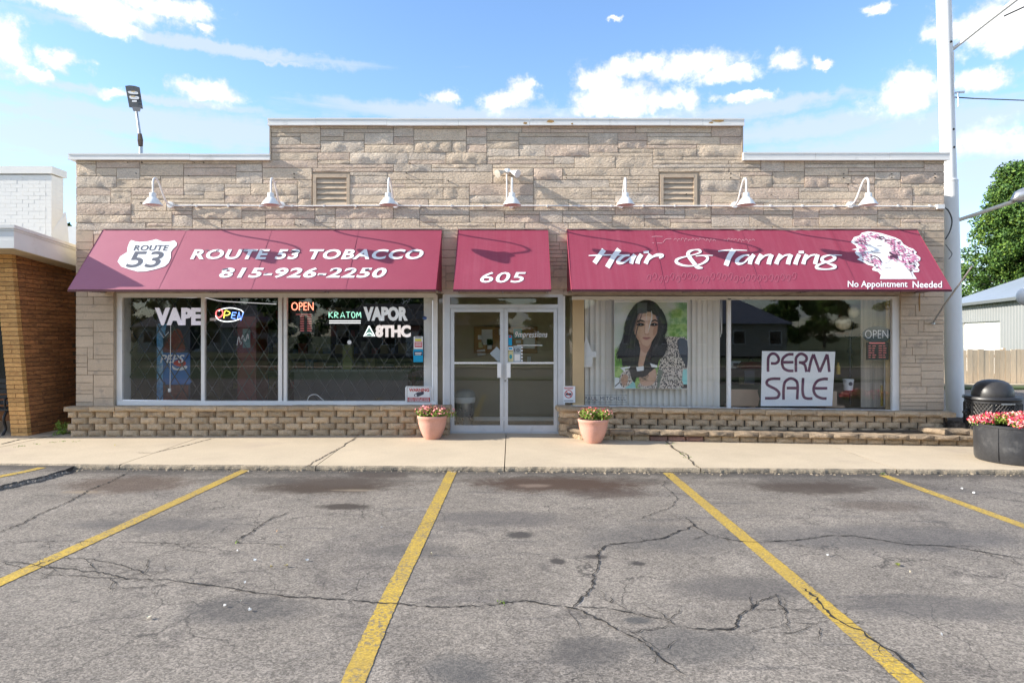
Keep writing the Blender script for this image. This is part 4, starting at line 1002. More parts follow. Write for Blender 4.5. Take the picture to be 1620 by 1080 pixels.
# bolt holes of removed signs
m_ = MB(); rg = random.Random(8)
for px, py in [(202,257),(224,257),(307,257),(322,257),(215,274),(298,278),(223,321),(350,353),(465,275),(465,281),(648,258),(643,274),(643,281),(709,286),(896,276),(896,281),(984,281),(1180,241),(1335,275),(1335,281),(1411,275),(1411,281),(1479,275),(1479,281),(1220,308),(1342,291),(1240,250),(1086,307),(1455,353),(1156,274),(1156,281),(467,355),(475,355)]:
    x, y, z = W(px,py,YW-.022); m_.tube([(x,YW-.03,z),(x,YW+.0,z)], rg.uniform(.006,.011), 7)
tag(m_.build('bolt_holes', flat('hole_dark', (.02,.015,.012)), bld), kind='stuff')
# ------------------------------------------------------------------ split-face block walls
def block_variant(w, h, d, seed, cham=.035):
    r = random.Random(seed); nx_, nz2 = 4, 3; v = []; m = nx_+1
    for b in range(nz2+1):
        for a in range(nx_+1):
            u = a/nx_; t = b/nz2; e = a in (0,nx_) or b in (0,nz2)
            x = (-w/2+cham)+(w-2*cham)*u+(0 if e else r.uniform(-.01,.01)); z = .002+(h-.005)*t+(0 if a in (0,nx_) or b in (0,nz2) else r.uniform(-.008,.008))
            if b in (0,nz2): z += r.uniform(-.003,.003)
            v.append((x, -d/2+(.018 if e else .0)-r.uniform(0,.016)*(1 if not e else .35), z))
    f = []
    for b in range(nz2):
        for a in range(nx_):
            q = (b*m+a, b*m+a+1, (b+1)*m+a+1, (b+1)*m+a); f += [(q[0],q[1],q[2]),(q[0],q[2],q[3])] if r.random() < .5 else [(q[0],q[1],q[3]),(q[1],q[2],q[3])]
    ring = [a for a in range(m)]+[b*m+nx_ for b in range(1,nz2+1)]+[nz2*m+a for a in range(nx_-1,-1,-1)]+[b*m for b in range(nz2-1,0,-1)]
    k = len(v); n_ = len(ring)
    # shoulders flare back to the full width
    for i in ring:
        x, y, z = v[i]; s_ = (w/2-.003)/(w/2-cham) if cham else 1
        v.append((x*s_, -d/2+cham*1.3+.018, z))
    f += [(ring[(i+1)%n_], ring[i], k+i, k+(i+1)%n_) for i in range(n_)]
    k2 = len(v)
    for i in ring: x, y, z = v[k+ring.index(i)]; v.append((x, d/2, z))
    f += [(k+(i+1)%n_, k+i, k2+i, k2+(i+1)%n_) for i in range(n_)]
    me = bpy.data.meshes.new('block'); me.from_pydata(v, [], f); return me
def put(name, me, mat, parent, loc, rz=0, sc=(1,1,1)):
    if not me.materials: me.materials.append(mat)
    o = bpy.data.objects.new(name, me); C.objects.link(o); o.parent = parent
    rl = root_loc(parent); o.location = (loc[0]-rl[0], loc[1]-rl[1], loc[2]-rl[2]); o.rotation_euler.z = rz; o.scale = sc; return o
BW, BH = .292, .105
BV = [block_variant(BW, BH, .2, 100+i, .031) for i in range(7)]
BV2 = [block_variant(BW, BH, .2, 200+i, .012) for i in range(5)]
CV = [block_variant(.43, .082, .26, 300+i, .004) for i in range(5)]
# left wall
lw = thing('block_wall', (-4.2, 11.6, 0), 'low wall of tan split-face blocks under the tobacco shop windows', 'wall')
rb = random.Random(4); xl, xr = -7.52, -1.06
for k in range(4):
    off = [0,.5,.08,.55][k]; x = xl+(.0 if k % 2 else .05)
    first = True
    while x < xr-.04:
        w = BW*(.55 if (first and off > .3) else 1); w = min(w, xr-x)
        if w < .08: break
        zz = gwall(x)-.005+k*(BH+.001); put('block', rb.choice(BV), M['block'], lw, (x+w/2, 11.60+.008*k+rb.uniform(-.006,.006), zz), rb.uniform(-.015,.015), (w/BW,1,1)); x += w; first = False
x = xl-.04
while x < xr:
    w = min(.43*rb.choice([1,1,.8]), xr+.02-x); zz = gwall(x)-.005+4*(BH+.001)
    put('cap', rb.choice(CV), M['block'], lw, (x+w/2, 11.62+rb.uniform(-.006,.006), zz), 0, (w/.43,1,1)); x += w
m_ = MB(); m_.box(xl+.02, xr-.02, 11.62, 11.73, -.05, .40); m_.build('core', M['mortar'], lw)
m_ = MB(); m_.box(xl+.1, WLX0+.0, 11.62, 11.71, .40, .475); m_.build('fill', M['conc'], lw)
# right wall, two tiers, running down a little to the right
rw = thing('block_wall', (4.2, 11.5, 0), 'stepped low wall of tan blocks under the salon windows, with a protruding lower tier', 'wall')
def zr(x): return gwall(x)-.005
def curve_run(pts, k, mats, meshes, h0, bw, parent, name, dz=None):
    """blocks along a polyline at height h0"""
    seg = 0; P_ = [Vector((*p,0)) for p in pts]; L_ = sum((P_[i+1]-P_[i]).length for i in range(len(P_)-1)); s0 = k
    def at(s):
        for i in range(len(P_)-1):
            l = (P_[i+1]-P_[i]).length
            if s <= l or i == len(P_)-2: d = (P_[i+1]-P_[i]).normalized(); return P_[i]+d*s, d
            s -= l
    s = k
    while s < L_:
        w = min(bw, L_-s)
        if w < .1: break
        p, d = at(s+w/2); nrm = Vector((-d.y, d.x, 0))
        put(name, rb.choice(meshes), rb.choice(mats), parent, (p.x+nrm.x*.1, p.y+nrm.y*.1+rb.uniform(-.006,.006), zr(p.x)+h0), math.atan2(d.y,d.x)+rb.uniform(-.02,.02), (w/bw,1,1)); s += w
BO = [block_variant(BW, BH, .2, 500+i, .02) for i in range(6)]; CO = [block_variant(.40, .075, .26, 600+i, .004) for i in range(5)]
BP = [block_variant(BW, .09, .2, 700+i, .016) for i in range(4)]
up = [(.80,11.9),(.80,11.56),(.9,11.45),(7.2,11.45),(7.38,11.6),(7.4,11.9)]
for k in range(4): curve_run(up, (0,.146)[k%2], [M['block']], BV if k > 0 else BO, k*BH, BW, rw, 'block')
curve_run([(.78,11.9),(.78,11.55),(.88,11.42),(7.2,11.42),(7.4,11.58),(7.42,11.9)], 0, [M['block']], CV, 4*BH, .43, rw, 'cap')
low = [(.92,11.42),(1.12,11.16),(7.45,11.02),(7.75,11.25)]
M['block_pink'] = pm('pinkish_block', (.30,.17,.13), .95, .2, 3, fine=.25, fs=70, bump=.9, bs=35, bd=.02, objvar=.2)
curve_run(low, 0, [M['block_old']], BO, -.012, BW, rw, 'block')
for m1 in BP: m1.materials.append(M['block_pink'])
curve_run([(.90,11.42),(1.10,11.12),(7.45,10.98),(7.8,11.25)], .05, [M['block_old']], CO, BH-.010, .40, rw, 'cap')
curve_run([(6.75,11.35),(6.95,11.14),(7.55,11.08),(7.85,11.4),(7.9,12.0)], 0, [M['block_old']], [block_variant(.40,.085,.26,640+i,.006) for i in range(4)], BH+.070, .40, rw, 'cap')
n = 0
for o in list(rw.children):
    if o.name.startswith('block') and o.location.z+0 < -.0 and 2.2 < o.location.x+4.2 < 3.5 and n < 3 and o.location.y+11.5 < 11.4:
        o.data = BP[n]; n += 1; o['label'] = 'reddish block in the lowest course'
m_ = MB(); m_.box(.92,7.3,11.5,11.72,-.1,.36); m_.box(1.25,7.5,11.28,11.5,-.1,.13); m_.box(7.3,7.75,11.2,11.7,-.1,.16); m_.build('core', M['crack_s'], rw)
m_ = MB(); m_.lathe([(.42,.0),(.40,.10),(.28,.17),(.1,.20),(0,.205)], (7.68,11.75,.10), 16, sx=.8, sy=1); tag(m_.build('soil_mound', pm('dry_soil', (.13,.10,.075), 1, .4, 12, fine=.4, fs=40, bump=1, bs=30, bd=.03)), 'small mound of dry soil at the foot of the white pole', 'soil', kind=None)

# ------------------------------------------------------------------ pots and plants
def plant(name, loc, label, rx, ry, rz, nl, nb, petals, size, base, group=None):
    t = thing(name, loc, label, 'flowers', group); cl = []
    r2 = random.Random(int(loc[0]*10)+3)
    for k in range(16):
        a = r2.uniform(0,6.28); q = math.sqrt(r2.random())*.78
        cl.append((loc[0]+q*rx*math.cos(a), loc[1]+q*ry*math.sin(a), loc[2]+base+rz*(.62-.55*q*q)*r2.uniform(.6,1.15), rx*.32, ry*.32, rz*.38))
    leaves('foliage', M['leaf_s'], t, cl, nl, size)
    c2 = [(c[0]*1.0+(c[0]-loc[0])*.08, c[1]-.01, c[2]+rz*.16, c[3]*1.05, c[4]*1.05, c[5]*.95) for c in cl]
    tag(leaves('blooms', petals, t, c2, nb, size*1.05, wts=None), kind='stuff')
    return t
def pot(x, y, label, s=1.0):
    z = gz(x,y); t = thing('flower_pot', (x,y,z), label, 'flower pot', 'pink flower pots beside the doors')
    m_ = MB(); m_.lathe([(0,.0),(.125,.0),(.135,.012),(.165,.07),(.205,.17),(.228,.26),(.235,.325),(.24,.33),(.246,.345),(.246,.372),(.238,.38),(.222,.378),(.215,.34),(0,.335)], (x,y,z), 36, sx=s, sy=s)
    m_.build('pot', M['terra'], t, smooth=True)
    m_ = MB(); m_.lathe([(.22*s,.35),(.1,.36),(0,.362)], (x,y,z), 18); m_.build('soil', flat('potting_soil', (.06,.045,.03), 1), t)
    return t, z
p = (684-810)/1080*11.2; t, z = pot(p, 11.2, 'pink flower pot left of the glass doors, in front of the surveillance sign')
plant('flowering_plant', (p,11.2,z+.36), 'sprawling pink blooms and green leaves in the pot left of the doors', .37,.27,.18,1300,400,[M['pet_c'],M['pet_p'],M['pet_p']],.021,.0,'flowers in the pots and planter')
p = (937.5-810)/1080*11.0; t, z = pot(p, 10.92, 'pink flower pot right of the glass doors, below the wide portrait poster', 1.0)
plant('flowering_plant', (p,10.92,z+.36), 'bushy green plant with few pink blooms in the pot right of the doors', .33,.26,.20,1500,260,[M['pet_p'],M['pet_c'],M['pet_r']],.019,.0,'flowers in the pots and planter')
# big black planter
px_, py_ = 7.19, 9.74; z = gz(px_,py_)
t = thing('round_planter', (px_,py_,z), 'large round black planter standing at the right edge of the sidewalk', 'planter')
m_ = MB(); m_.lathe([(0,.004),(.46,.004),(.485,.012),(.50,.05),(.507,.2),(.512,.49),(.52,.495),(.522,.525),(.51,.53),(.49,.525),(.48,.47),(0,.47)], (px_,py_,z), 56); m_.build('tub', M['planter'], t, smooth=True)
m_ = MB()
for a in (-2.02,-1.63,-2.6,-1.1): m_.box(px_+.513*math.cos(a)-.004, px_+.513*math.cos(a)+.004, py_+.513*math.sin(a)-.004, py_+.513*math.sin(a)+.004, z+.04, z+.49)
tag(m_.build('seams', M['planter'], t), kind='stuff')
plant('flowering_plant', (px_,py_,z+.49), 'dense mound of red and pink blooms filling the large black planter', .53,.5,.19,4200,2500,[M['pet_r'],M['pet_r'],M['pet_p'],M['pet_c']],.024,.0,'flowers in the pots and planter')
# trash bin with a domed lid
bx, by = 7.92, 11.25; bz = gz(bx,by)-.0
t = thing('trash_bin', (bx,by,bz), 'black domed trash bin with mesh sides behind the large planter', 'trash bin')
zr_ = EYE-97*by/1080
m_ = MB(); m_.lathe([(.297,0),(.30,.02),(.299,.06),(.288,.12),(.262,.18),(.215,.232),(.15,.265),(.07,.282),(0,.285)], (bx,by,zr_+.0), 32); m_.build('dome_lid', pm('dull_black_plastic', (.035,.033,.032), .42, .25, 5, bump=.1, bs=12, bd=.01), t, smooth=True)
m_ = MB(); m_.lathe([(.29,.01),(.41,.012),(.42,.0),(.425,-.03),(.40,-.04),(.39,-.06)], (bx,by,zr_), 40); m_.build('rim', M['black'], t, smooth=True)
m_ = MB(); m_.lathe([(.36,-.06),(.34,-.72)], (bx,by,zr_), 28); m_.build('liner', flat('bin_liner', (.012,.012,.013), .7), t, smooth=True)
m_ = MB(); N_ = 46
for i in range(N_):
    for s_ in (-1,1):
        pts = []
        for j in range(13):
            a = 2*math.pi*(i/N_)+s_*j*.068*1.4; r = .385-.01*j/12; pts.append((bx+r*math.cos(a), by+r*math.sin(a), zr_-.10-.62*j/12))
        m_.tube(pts, .0042, 3, cap=False)
tag(m_.build('expanded_mesh', M['steel'] if False else flat('mesh_steel', (.07,.065,.06), .5), t), kind='stuff')
m_ = MB(); m_.lathe([(.388,-.06),(.395,-.07),(.395,-.095),(.388,-.10)], (bx,by,zr_), 36); m_.lathe([(.38,-.70),(.388,-.71),(.385,-.76),(.34,-.77)], (bx,by,zr_), 36)
for k in range(8): a = k*math.pi/4+.2; m_.box(bx+.39*math.cos(a)-.012,bx+.39*math.cos(a)+.012,by+.39*math.sin(a)-.012,by+.39*math.sin(a)+.012,zr_-.72,zr_-.1)
m_.build('hoop_frame', M['black'], t)
for s_ in (-1,1):
    m_ = MB(); m_.bar((bx+s_*.39,by,zr_-.22),(bx+s_*.50,by-.03,zr_-.255),.05,.03); m_.build('latch', M['black'], t)
m_ = MB(); m_.box(bx-.14,bx+.08,by-.402,by-.396,zr_-.10,zr_-.075); m_.build('badge', M['steel'], t)
# rods and a cable behind the bin
m_ = MB(); m_.tube([W(1502,671,11.9), W(1542,650,11.6)], .006, 6); tag(m_.build('tie_cable', M['black']), 'thin black cable from the pole foot to the trash bin', 'cable')
# weeds in the corner
pz = W(100,688,11.75); t = thing('weed', (pz[0],pz[1],.0), 'small green weeds growing in the corner between the two buildings', 'weed')
leaves('foliage', M['leaf_s'], t, [(pz[0]+random.gauss(0,.09),pz[1]+random.gauss(0,.08),.03+abs(random.gauss(0,.09)),.05,.05,.045) for _ in range(26)], 420, .017)
m_ = MB()
for _ in range(16): a = random.uniform(0,6.28); m_.tube([(pz[0],pz[1],0),(pz[0]+.1*math.cos(a),pz[1]+.08*math.sin(a),.22)], .003, 4)
tag(m_.build('stems', M['leaf_s'], t), kind='stuff')

# ------------------------------------------------------------------ white pole at the right corner
pd = 12.35; a = W(1511,640,pd); b = W(1493,0,pd); dx = (b[0]-a[0])/(b[2]-a[2])
def pole_x(z): return a[0]+dx*(z-a[2])
pl = thing('tall_white_pole', (pole_x(0),pd,-.05), 'tall slightly leaning white steel pole beside the right corner of the shop', 'pole')
m_ = MB(); m_.tube([(pole_x(z),pd,z) for z in (-.08,1.5,3,4.5)], .148, 28); m_.tube([(pole_x(z),pd,z) for z in (4.5,6,8,9.5,12)], [.128,.126,.122,.12,.118], 28)
m_.lathe([(.15,0),(.152,.03),(.13,.05)], (pole_x(4.5),pd,4.48), 28)
m_.build('shaft', pm('pole_paint', (.80,.80,.79), .4, .04, 2, col2=(.55,.42,.26), c2s=3.5, c2lo=.70, c2hi=.78), pl, smooth=True)
for py_ in (71,208,236):
    z_ = W(0,py_,pd)[2]; m_ = MB(); m_.tube([(pole_x(z_)+.03,pd-.135,z_),(pole_x(z_)+.03,pd-.10,z_)], .02, 8); m_.build('bolt_hole', flat('hole_dark', (.02,.015,.012)), pl)
m_ = MB(); q1 = W(1506,79,pd); m_.tube([q1, W(1560,36,pd-.3), W(1612,-4,pd-.6)], .035, 10); m_.build('upper_arm', M['white'], pl, smooth=True)
m_ = MB(); m_.tube([W(1514,349,pd), W(1606,318,pd-.5)], .034, 10); m_.build('lower_arm', pm('stained_arm', (.62,.57,.48), .5, .15, 6), pl, smooth=True)
lh = W(1614,312,pd-.55); m_ = MB(); m_.tube([(lh[0]-.13,lh[1]+.03,lh[2]-.05),(lh[0]-.06,lh[1],lh[2]+.0),(lh[0]+.15,lh[1]-.05,lh[2]+.06),(lh[0]+.42,lh[1]-.1,lh[2]+.05),(lh[0]+.5,lh[1]-.1,lh[2])], [.03,.10,.15,.13,.03], 12); m_.build('lamp_head', M['steel'], pl, smooth=True)
m_ = MB(); m_.lathe([(.0,-.13),(.07,-.11),(.10,-.05),(.1,0)], (lh[0]+.2,lh[1]-.06,lh[2]+.0), 12); m_.build('lens', flat('amber_lens', (.7,.5,.2), .3), pl, smooth=True)
m_ = MB(); q1 = W(1509,150,pd); m_.bar((q1[0]-.04,pd-.1,q1[2]),(q1[0]+.1,pd-.14,q1[2]),.03); m_.tube([(q1[0]-.0,pd-.12,q1[2]),(q1[0],pd-.12,q1[2]-.25)], .012, 6); m_.tube([W(1509,82,pd-.14),W(1509,150,pd-.14)], .008, 5); m_.build('wire_bracket', M['steel'], pl)
m_ = MB(); m_.tube([W(1511,154,pd-.12), W(1540,156,pd), W(1620,159,pd+1), W(1900,166,pd+4)], .011, 5); tag(m_.build('overhead_wire', M['black']), 'thin overhead wire running right from the bracket on the white pole', 'wire')
m_ = MB(); m_.tube([W(1588,26,pd-1), W(1625,9,pd-1.2), W(1750,-50,pd-1.5)], .012, 5); tag(m_.build('overhead_wire', M['black']), 'short dark wire in the top right corner of the sky', 'wire')
m_ = MB(); m_.tube([W(1476,510,11.62), W(1492,485,11.3), W(1538,421,10.6)], [.016,.014,.012], 8); fp = m_
m_.lathe([(.035,-.02),(.035,.01),(.0,.012)], W(1476,511,11.64), 8); tag(m_.build('flag_staff', M['steel']), 'thin bare metal staff slanting up from the right pier across the white pole', 'staff')
m_ = MB(); m_.tube([W(1455,464,11.69),W(1455,492,11.69)], .008, 6); tag(m_.build('rusty_rod', M['rust']), 'short rusty rod hanging on the right stone pier under the awning', 'rod')
m_ = MB(); m_.tube(tube_pts([W(1516,384,pd-.1),W(1519,400,pd-.1),W(1517,420,pd-.1),W(1514,445,pd-.12)]), .008, 5); tag(m_.build('loose_wire', M['white']), 'loose white wire hanging down the right side of the white pole', 'wire')
m_ = MB(); c_ = W(1625,469,14.5)
def sphere(m_, c, r, n=20, k=12): return m_.lathe([(r*math.sin(math.pi*i/k), -r*math.cos(math.pi*i/k)) for i in range(k+1)], c, n)
t = thing('globe_post', (c_[0],c_[1],azg(10)), 'white globe on a post cut off by the right edge of the photo', 'post lamp')
m_ = MB(); sphere(m_, c_, .20); m_.build('globe', M['white'], t, smooth=True)
m_ = MB(); m_.tube([(c_[0]+.02,c_[1],c_[2]-.19),(c_[0]+.02,c_[1],azg(7))], .03, 10); m_.build('post', M['white'], t, smooth=True)

# ------------------------------------------------------------------ solar street light on the roof
t = thing('solar_street_light', W(223,243,13.0), 'grey solar street light on a crooked pole rising behind the left parapet', 'street light')
m_ = MB(); m_.tube([W(223,262,13), W(223,232,13), W(222,226,13)], .035, 8); m_.tube([W(222,228,13), W(221,212,13), W(216,175,13)], [.03,.03,.022], 8); m_.build('pole', M['steel'], t, smooth=True)
m_ = MB(); m_.tube([W(222.5,231,12.97), W(222,222,12.97), W(221,212,12.97)], [.045,.055,.04], 6); m_.build('tape_wrap', flat('brown_tape', (.12,.08,.06), .8), t)
d_ = 12.9; dm = vplane(d_)
hd = [(198,136),(205,135.2),(213,136),(221,138.5),(226.3,172.5),(204.5,170.2)]
m_ = MB(); m_.prism(hd, lambda p, s: W(p[0],p[1],d_+(.0 if s == 0 else .06))); m_.build('head', flat('grey_housing', (.07,.075,.08), .4), t, fixn=True)
m_ = MB(); m_.prism([(208.5,169),(223,170.5),(221.5,177),(211,176)], lambda p, s: W(p[0],p[1],d_-.02+(.0 if s == 0 else .07))); m_.build('bracket', flat('bracket_grey', (.16,.16,.17), .5), t, fixn=True)
A = Art(dm); A.poly([(204,144.5),(216,145.5),(219,147.5),(218,149.8),(206,148.8),(203.5,147)], 'ink_w', .012, 2); A.poly([(206,152),(218,153),(220.5,155),(219,157.8),(208,157),(205.5,155)], 'ink_w', .012, 2); A.rect(209.5,159,217,162,'ink_w',.012)
M['led_y'] = flat('amber_led', (.75,.5,.12), .4); A.rect(208,144.8,214,145.8,'led_y',.016); A.rect(208,152.5,215,153.6,'led_y',.016)
A.build({'ink_w':'led_panel','led_y':'led_strip'}, t)
# ------------------------------------------------------------------ neighbouring brick building
nb = thing('brick_neighbour_building', (-8.5,12,0), 'tan brick building at the left edge with a slanting wing wall and white fascia', 'building')
XW, XW2 = -8.22, -8.50
YB = lambda z: 11.58-.125*z
unit = MB(); unit.box(0,1,0,1,0,1)
def brick_mesh():
    m_ = MB(); c = .04
    v = [(0,0,0),(1,0,0),(1,1,0),(0,1,0),(0,0,1),(1,0,1),(1,1,1),(0,1,1)]
    m_.add(v, [(0,3,2,1),(4,5,6,7),(0,1,5,4),(1,2,6,5),(2,3,7,6),(3,0,4,7)]); me = bpy.data.meshes.new('brick'); me.from_pydata(m_.v, [], m_.f); return me
bmY, bmR, bmW = brick_mesh(), brick_mesh(), brick_mesh()
rk = random.Random(9); CH = .0745; nC = 42
rest_ = MB(); cnt = 0
for k in range(nC):
    z = .0+k*CH; yf = YB(z); j = .011
    # front bricks
    if k % 2: parts = [(XW2, XW2+.14), (XW2+.14, XW)]
    else: parts = [(XW2, XW)]
    for a_, b_ in parts: put('brick', bmY, M['brick_lit'], nb, (a_+.004, yf+rk.uniform(-.004,.004), z), 0, (b_-a_-(.008 if b_ < XW-.01 else .003), .10, CH-j))
    # side bricks, raked joints
    y = yf+.10+(.0 if k % 2 else .18); first = True
    if y > yf+.11: put('brick', bmR, M['brick_shaded'], nb, (XW-.10, yf+.105, z), 0, (.103, y-yf-.11, CH-j)); cnt += 1
    while y < 12.75:
        l = .36; put('brick', bmR, M['brick_shaded'], nb, (XW-.10, y, z), 0, (.103+rk.uniform(-.003,.004), l-.008, CH-j)); y += l; cnt += 1
print('side bricks', cnt)
m_ = MB(); m_.add([(XW2+.012,YB(0)+.014,-.02),(XW-.012,YB(0)+.014,-.02),(XW-.012,13.6,-.02),(XW2+.012,13.6,-.02),(XW2+.012,YB(3.13)+.014,3.13),(XW-.012,YB(3.13)+.014,3.13),(XW-.012,13.6,3.13),(XW2+.012,13.6,3.13)], [(0,3,2,1),(4,5,6,7),(0,1,5,4),(1,2,6,5),(2,3,7,6),(3,0,4,7)]); m_.build('wing_wall', M['brick_mortar'], nb)
m_ = MB(); m_.box(-20,XW-.3,13.6,13.9,0,3.2); m_.box(XW-.3,XW-.012,13.6,24,0,3.2); m_.box(-20,-19.7,13.9,24,0,3.2); m_.build('walls', M['brick_shaded'], nb)
m_ = MB(); m_.box(-12.6,-9.0,13.55,13.6,.6,2.5); m_.build('shop_window', flat('dark_glass', (.012,.014,.016), .12), nb)
# fascia, soffit, roof; the eave drops slightly towards the back
def eave(y0, y1, xa, xb, name, mats):
    pass
ex, ey = -7.75, 10.62
def fz(y): return 3.43-.078*(y-ey)
m_ = MB()
for (za, zb, pr) in ((0,-.05,.03),(-.05,-.085,.012),(-.085,-.23,.0),(-.23,-.36,.008)):
    y_ = [ey, 12.9]; v = []
    for y in y_:
        for x in (ex+pr, ex-.03):
            for zz in (za, zb): v.append((x, y-(pr if y == ey else 0), fz(y)+zz))
    m_.add(v, [(0,1,5,4),(2,6,7,3),(0,4,6,2),(1,3,7,5),(0,2,3,1),(4,5,7,6)])
    m_.box(-20, ex-.03, ey-pr, ey+.03, fz(ey)+zb, fz(ey)+za)
m_.build('fascia', M['fascia'], nb)
for k in range(20):
    y = ey+.035+k*.112; m2 = MB(); m2.add([(-8.7,y,fz(y)-.335),(ex-.03,y,fz(y)-.335),(ex-.03,y+.106,fz(y+.1)-.335),(-8.7,y+.106,fz(y+.1)-.335)], [(0,3,2,1)]); m2.build('soffit_board', M['soffit'], nb)
for k in range(14):
    x = -8.7-k*.3; m2 = MB(); m2.box(x-.292,x,ey+.035,13.55,3.04,3.06); m2.build('soffit_board', M['soffit'], nb)
m_ = MB(); m_.add([(-20,ey,3.40),(ex-.02,ey,3.40),(ex-.02,13,fz(13)-.04),(-20,13,3.3),(-20,24,3.3),(ex-.4,24,3.2)], [(0,1,2,3),(3,2,5,4)]); m_.build('roof', M['roof'], nb)
m_ = MB()
for k in range(1): m_.box(-20, ex-.12, ey+.06, ey+.10, fz(ey)-.02, fz(ey)+.012)
m_.build('gutter_edge', M['steel'], nb)
# white painted brick parapet / chimney mass on its roof
ch = thing('white_chimney', (-9.8,13.2,3.2), 'broad white-painted brick chimney rising above the roof of the brick building', 'chimney')
x1, x0 = -8.77, -11.6; zt = 4.93; y0c, y1c = 13.0, 13.36
m_ = MB(); m_.box(x0+.004,x1-.004,y0c+.004,y1c-.004,3.0,zt-.16); m_.build('core', M['brick_w'], ch)
n = 0
for k in range(24):
    z = 3.05+k*.0735
    if z+.07 > zt-.16: break
    x = x1-.11-(.11 if k % 2 else 0)
    if k % 2: put('brick', bmW, M['brick_w'], ch, (x1-.216, y0c, z), 0, (.106,.10,.066))
    if True: put('brick', bmW, M['brick_w'], ch, (x1-.106, y0c, z), 0, (.106,.34,.066)); n += 1
    while x > x0:
        put('brick', bmW, M['brick_w'], ch, (x-.216, y0c+rk.uniform(-.0025,.001), z), 0, (.212,.10 if x < x1-.05 else .34,.0685)); x -= .22; n += 1
print('white bricks', n)
m_ = MB(); m_.box(x0,x1+.03,y0c-.03,y1c+.05,zt-.14,zt); m_.build('coping', M['brick_w'], ch)
m_ = MB(); m_.add([(x1-.0,y0c+.02,3.7),(x1+.0,y1c+.04,4.15),(x1+.0,y1c+.04,3.0),(x1-.0,y0c+.02,3.0),(x1+.12,y1c+.05,3.0),(x1+.06,y0c+.1,3.0),(x1+.02,y1c+.045,4.1)], [(0,3,5),(0,5,4,6),(0,6,1),(4,2,1,6)]); m_.build('flashing', M['white'], ch)
# white roof edge seen in the gap
q = W(112,374,22); m_ = MB(); m_.box(-16,q[0]+.35,22,22.3,3.5,W(0,358,22)[2]); tag(m_.build('white_parapet', M['brick_w']), 'low white parapet far back in the gap between the two buildings', 'parapet')
# bench
bt = thing('bench', (-8.98,12.0,.0), 'black slatted bench at the left edge beside the brick wing wall', 'bench')
for k in range(5): m_ = MB(); y = 11.72+k*.085; m_.bar((-10.4,y,.44),(-8.58,y,.44),.065,.03); m_.build('seat_slat', M['black'], bt)
for k in range(5): m_ = MB(); z_ = .52+k*.095; m_.bar((-10.4,12.17+k*.03,z_),(-8.58,12.17+k*.03,z_),.02,.07); m_.build('back_slat', M['black'], bt)
for x in (-8.68,-10.3):
    m_ = MB(); m_.tube(tube_pts([(x,11.62,.0),(x,11.70,.12),(x,11.66,.30),(x,11.74,.43)]), .022, 8); m_.tube(tube_pts([(x,12.25,.0),(x,12.12,.15),(x,12.13,.35),(x,12.18,.55),(x,12.32,.95)]), .022, 8); m_.tube(tube_pts([(x,11.72,.43),(x,11.68,.60),(x,11.85,.66),(x,12.2,.64)]), .016, 8); m_.build('leg', M['black'], bt, smooth=True)

# ------------------------------------------------------------------ right: fence, metal building, trees
ft = thing('picket_fence', (17,25.2,-.15), 'pale cedar board fence behind the driveway at the right', 'fence')
rk = random.Random(21); x = 14.6
while x < 26:
    w = rk.uniform(.17,.21); m_ = MB(); h_ = EYE-(553-530)*25.2/1080+rk.uniform(-.03,.03); y = 25.2+rk.uniform(0,.012)
    if abs(x-19.35) < .1: x += .05
    m_.box(x,x+w,y,y+.02,-.06,h_); m_.build('board', M['fence'], ft); x += w+rk.uniform(.008,.02)
for x in (15.4,18.2,21.0,23.8):
    m_ = MB(); m_.box(x-.05,x+.05,25.24,25.34,-.1,1.25); m_.build('post', M['fence'], ft)
m_ = MB(); m_.box(14.6,26,25.225,25.25,.2,.29); m_.box(14.6,26,25.225,25.25,.9,.99); m_.build('rail', M['fence'], ft)
m_ = MB(); m_.box(14,27,24.6,25.15,azg(12)-.1,azg(12)+.10); tag(m_.build('fence_kerb', M['conc']), kind='structure')
mbld = thing('metal_building', (24,34,-.1), 'light grey corrugated metal shed with a white overhead door behind the fence', 'building')
A0 = Vector((25.25,40,0)); A1 = Vector((21.66,27,0)); dr_ = (A1-A0).normalized(); nrm = Vector((-dr_.y, dr_.x, 0)); 
if nrm.x < 0: nrm = -nrm
ze = EYE+45*40/1080; L_ = (A1-A0).length
def face(u0, u1, z0, z1, off=0):
    a_, b_ = A0+dr_*u0-nrm*off, A0+dr_*u1-nrm*off; return [(a_.x,a_.y,z0),(b_.x,b_.y,z0),(b_.x,b_.y,z1),(a_.x,a_.y,z1)]
# door span from the picture columns
def ucol(px):
    k = (px-810)/1080
    # (A0+dr*u).x = k*(A0+dr*u).y
    return (A0.x-k*A0.y)/(k*dr_.y-dr_.x)
u0, u1 = ucol(1522), ucol(1583); zd = EYE+(530-509)*(A0+dr_*((u0+u1)/2)).y/1080
m_ = MB(); rp = .32; u = 0
while u < L_:
    for (a_, b_, o1, o2) in ((0,.22,0,0),(.22,.25,0,.03),(.25,.29,.03,.03),(.29,.32,.03,0)):
        ua, ub = u+a_, min(u+b_, L_); 
        mid = (ua+ub)/2; zb_ = zd if u0 < mid < u1 else -.3
        p1, p2 = A0+dr_*ua-nrm*o1, A0+dr_*ub-nrm*o2
        m_.add([(p1.x,p1.y,zb_),(p2.x,p2.y,zb_),(p2.x,p2.y,ze),(p1.x,p1.y,ze)], [(0,1,2,3)])
    u += rp
e_ = A0+nrm*12; m_.add([(A0.x,A0.y,-.3),(A0.x,A0.y,ze),(e_.x,e_.y,ze),(e_.x,e_.y,-.3)], [(0,1,2,3)]); e_ = A1+nrm*12; m_.add([(A1.x,A1.y,-.3),(e_.x,e_.y,-.3),(e_.x,e_.y,ze),(A1.x,A1.y,ze)], [(0,1,2,3)])
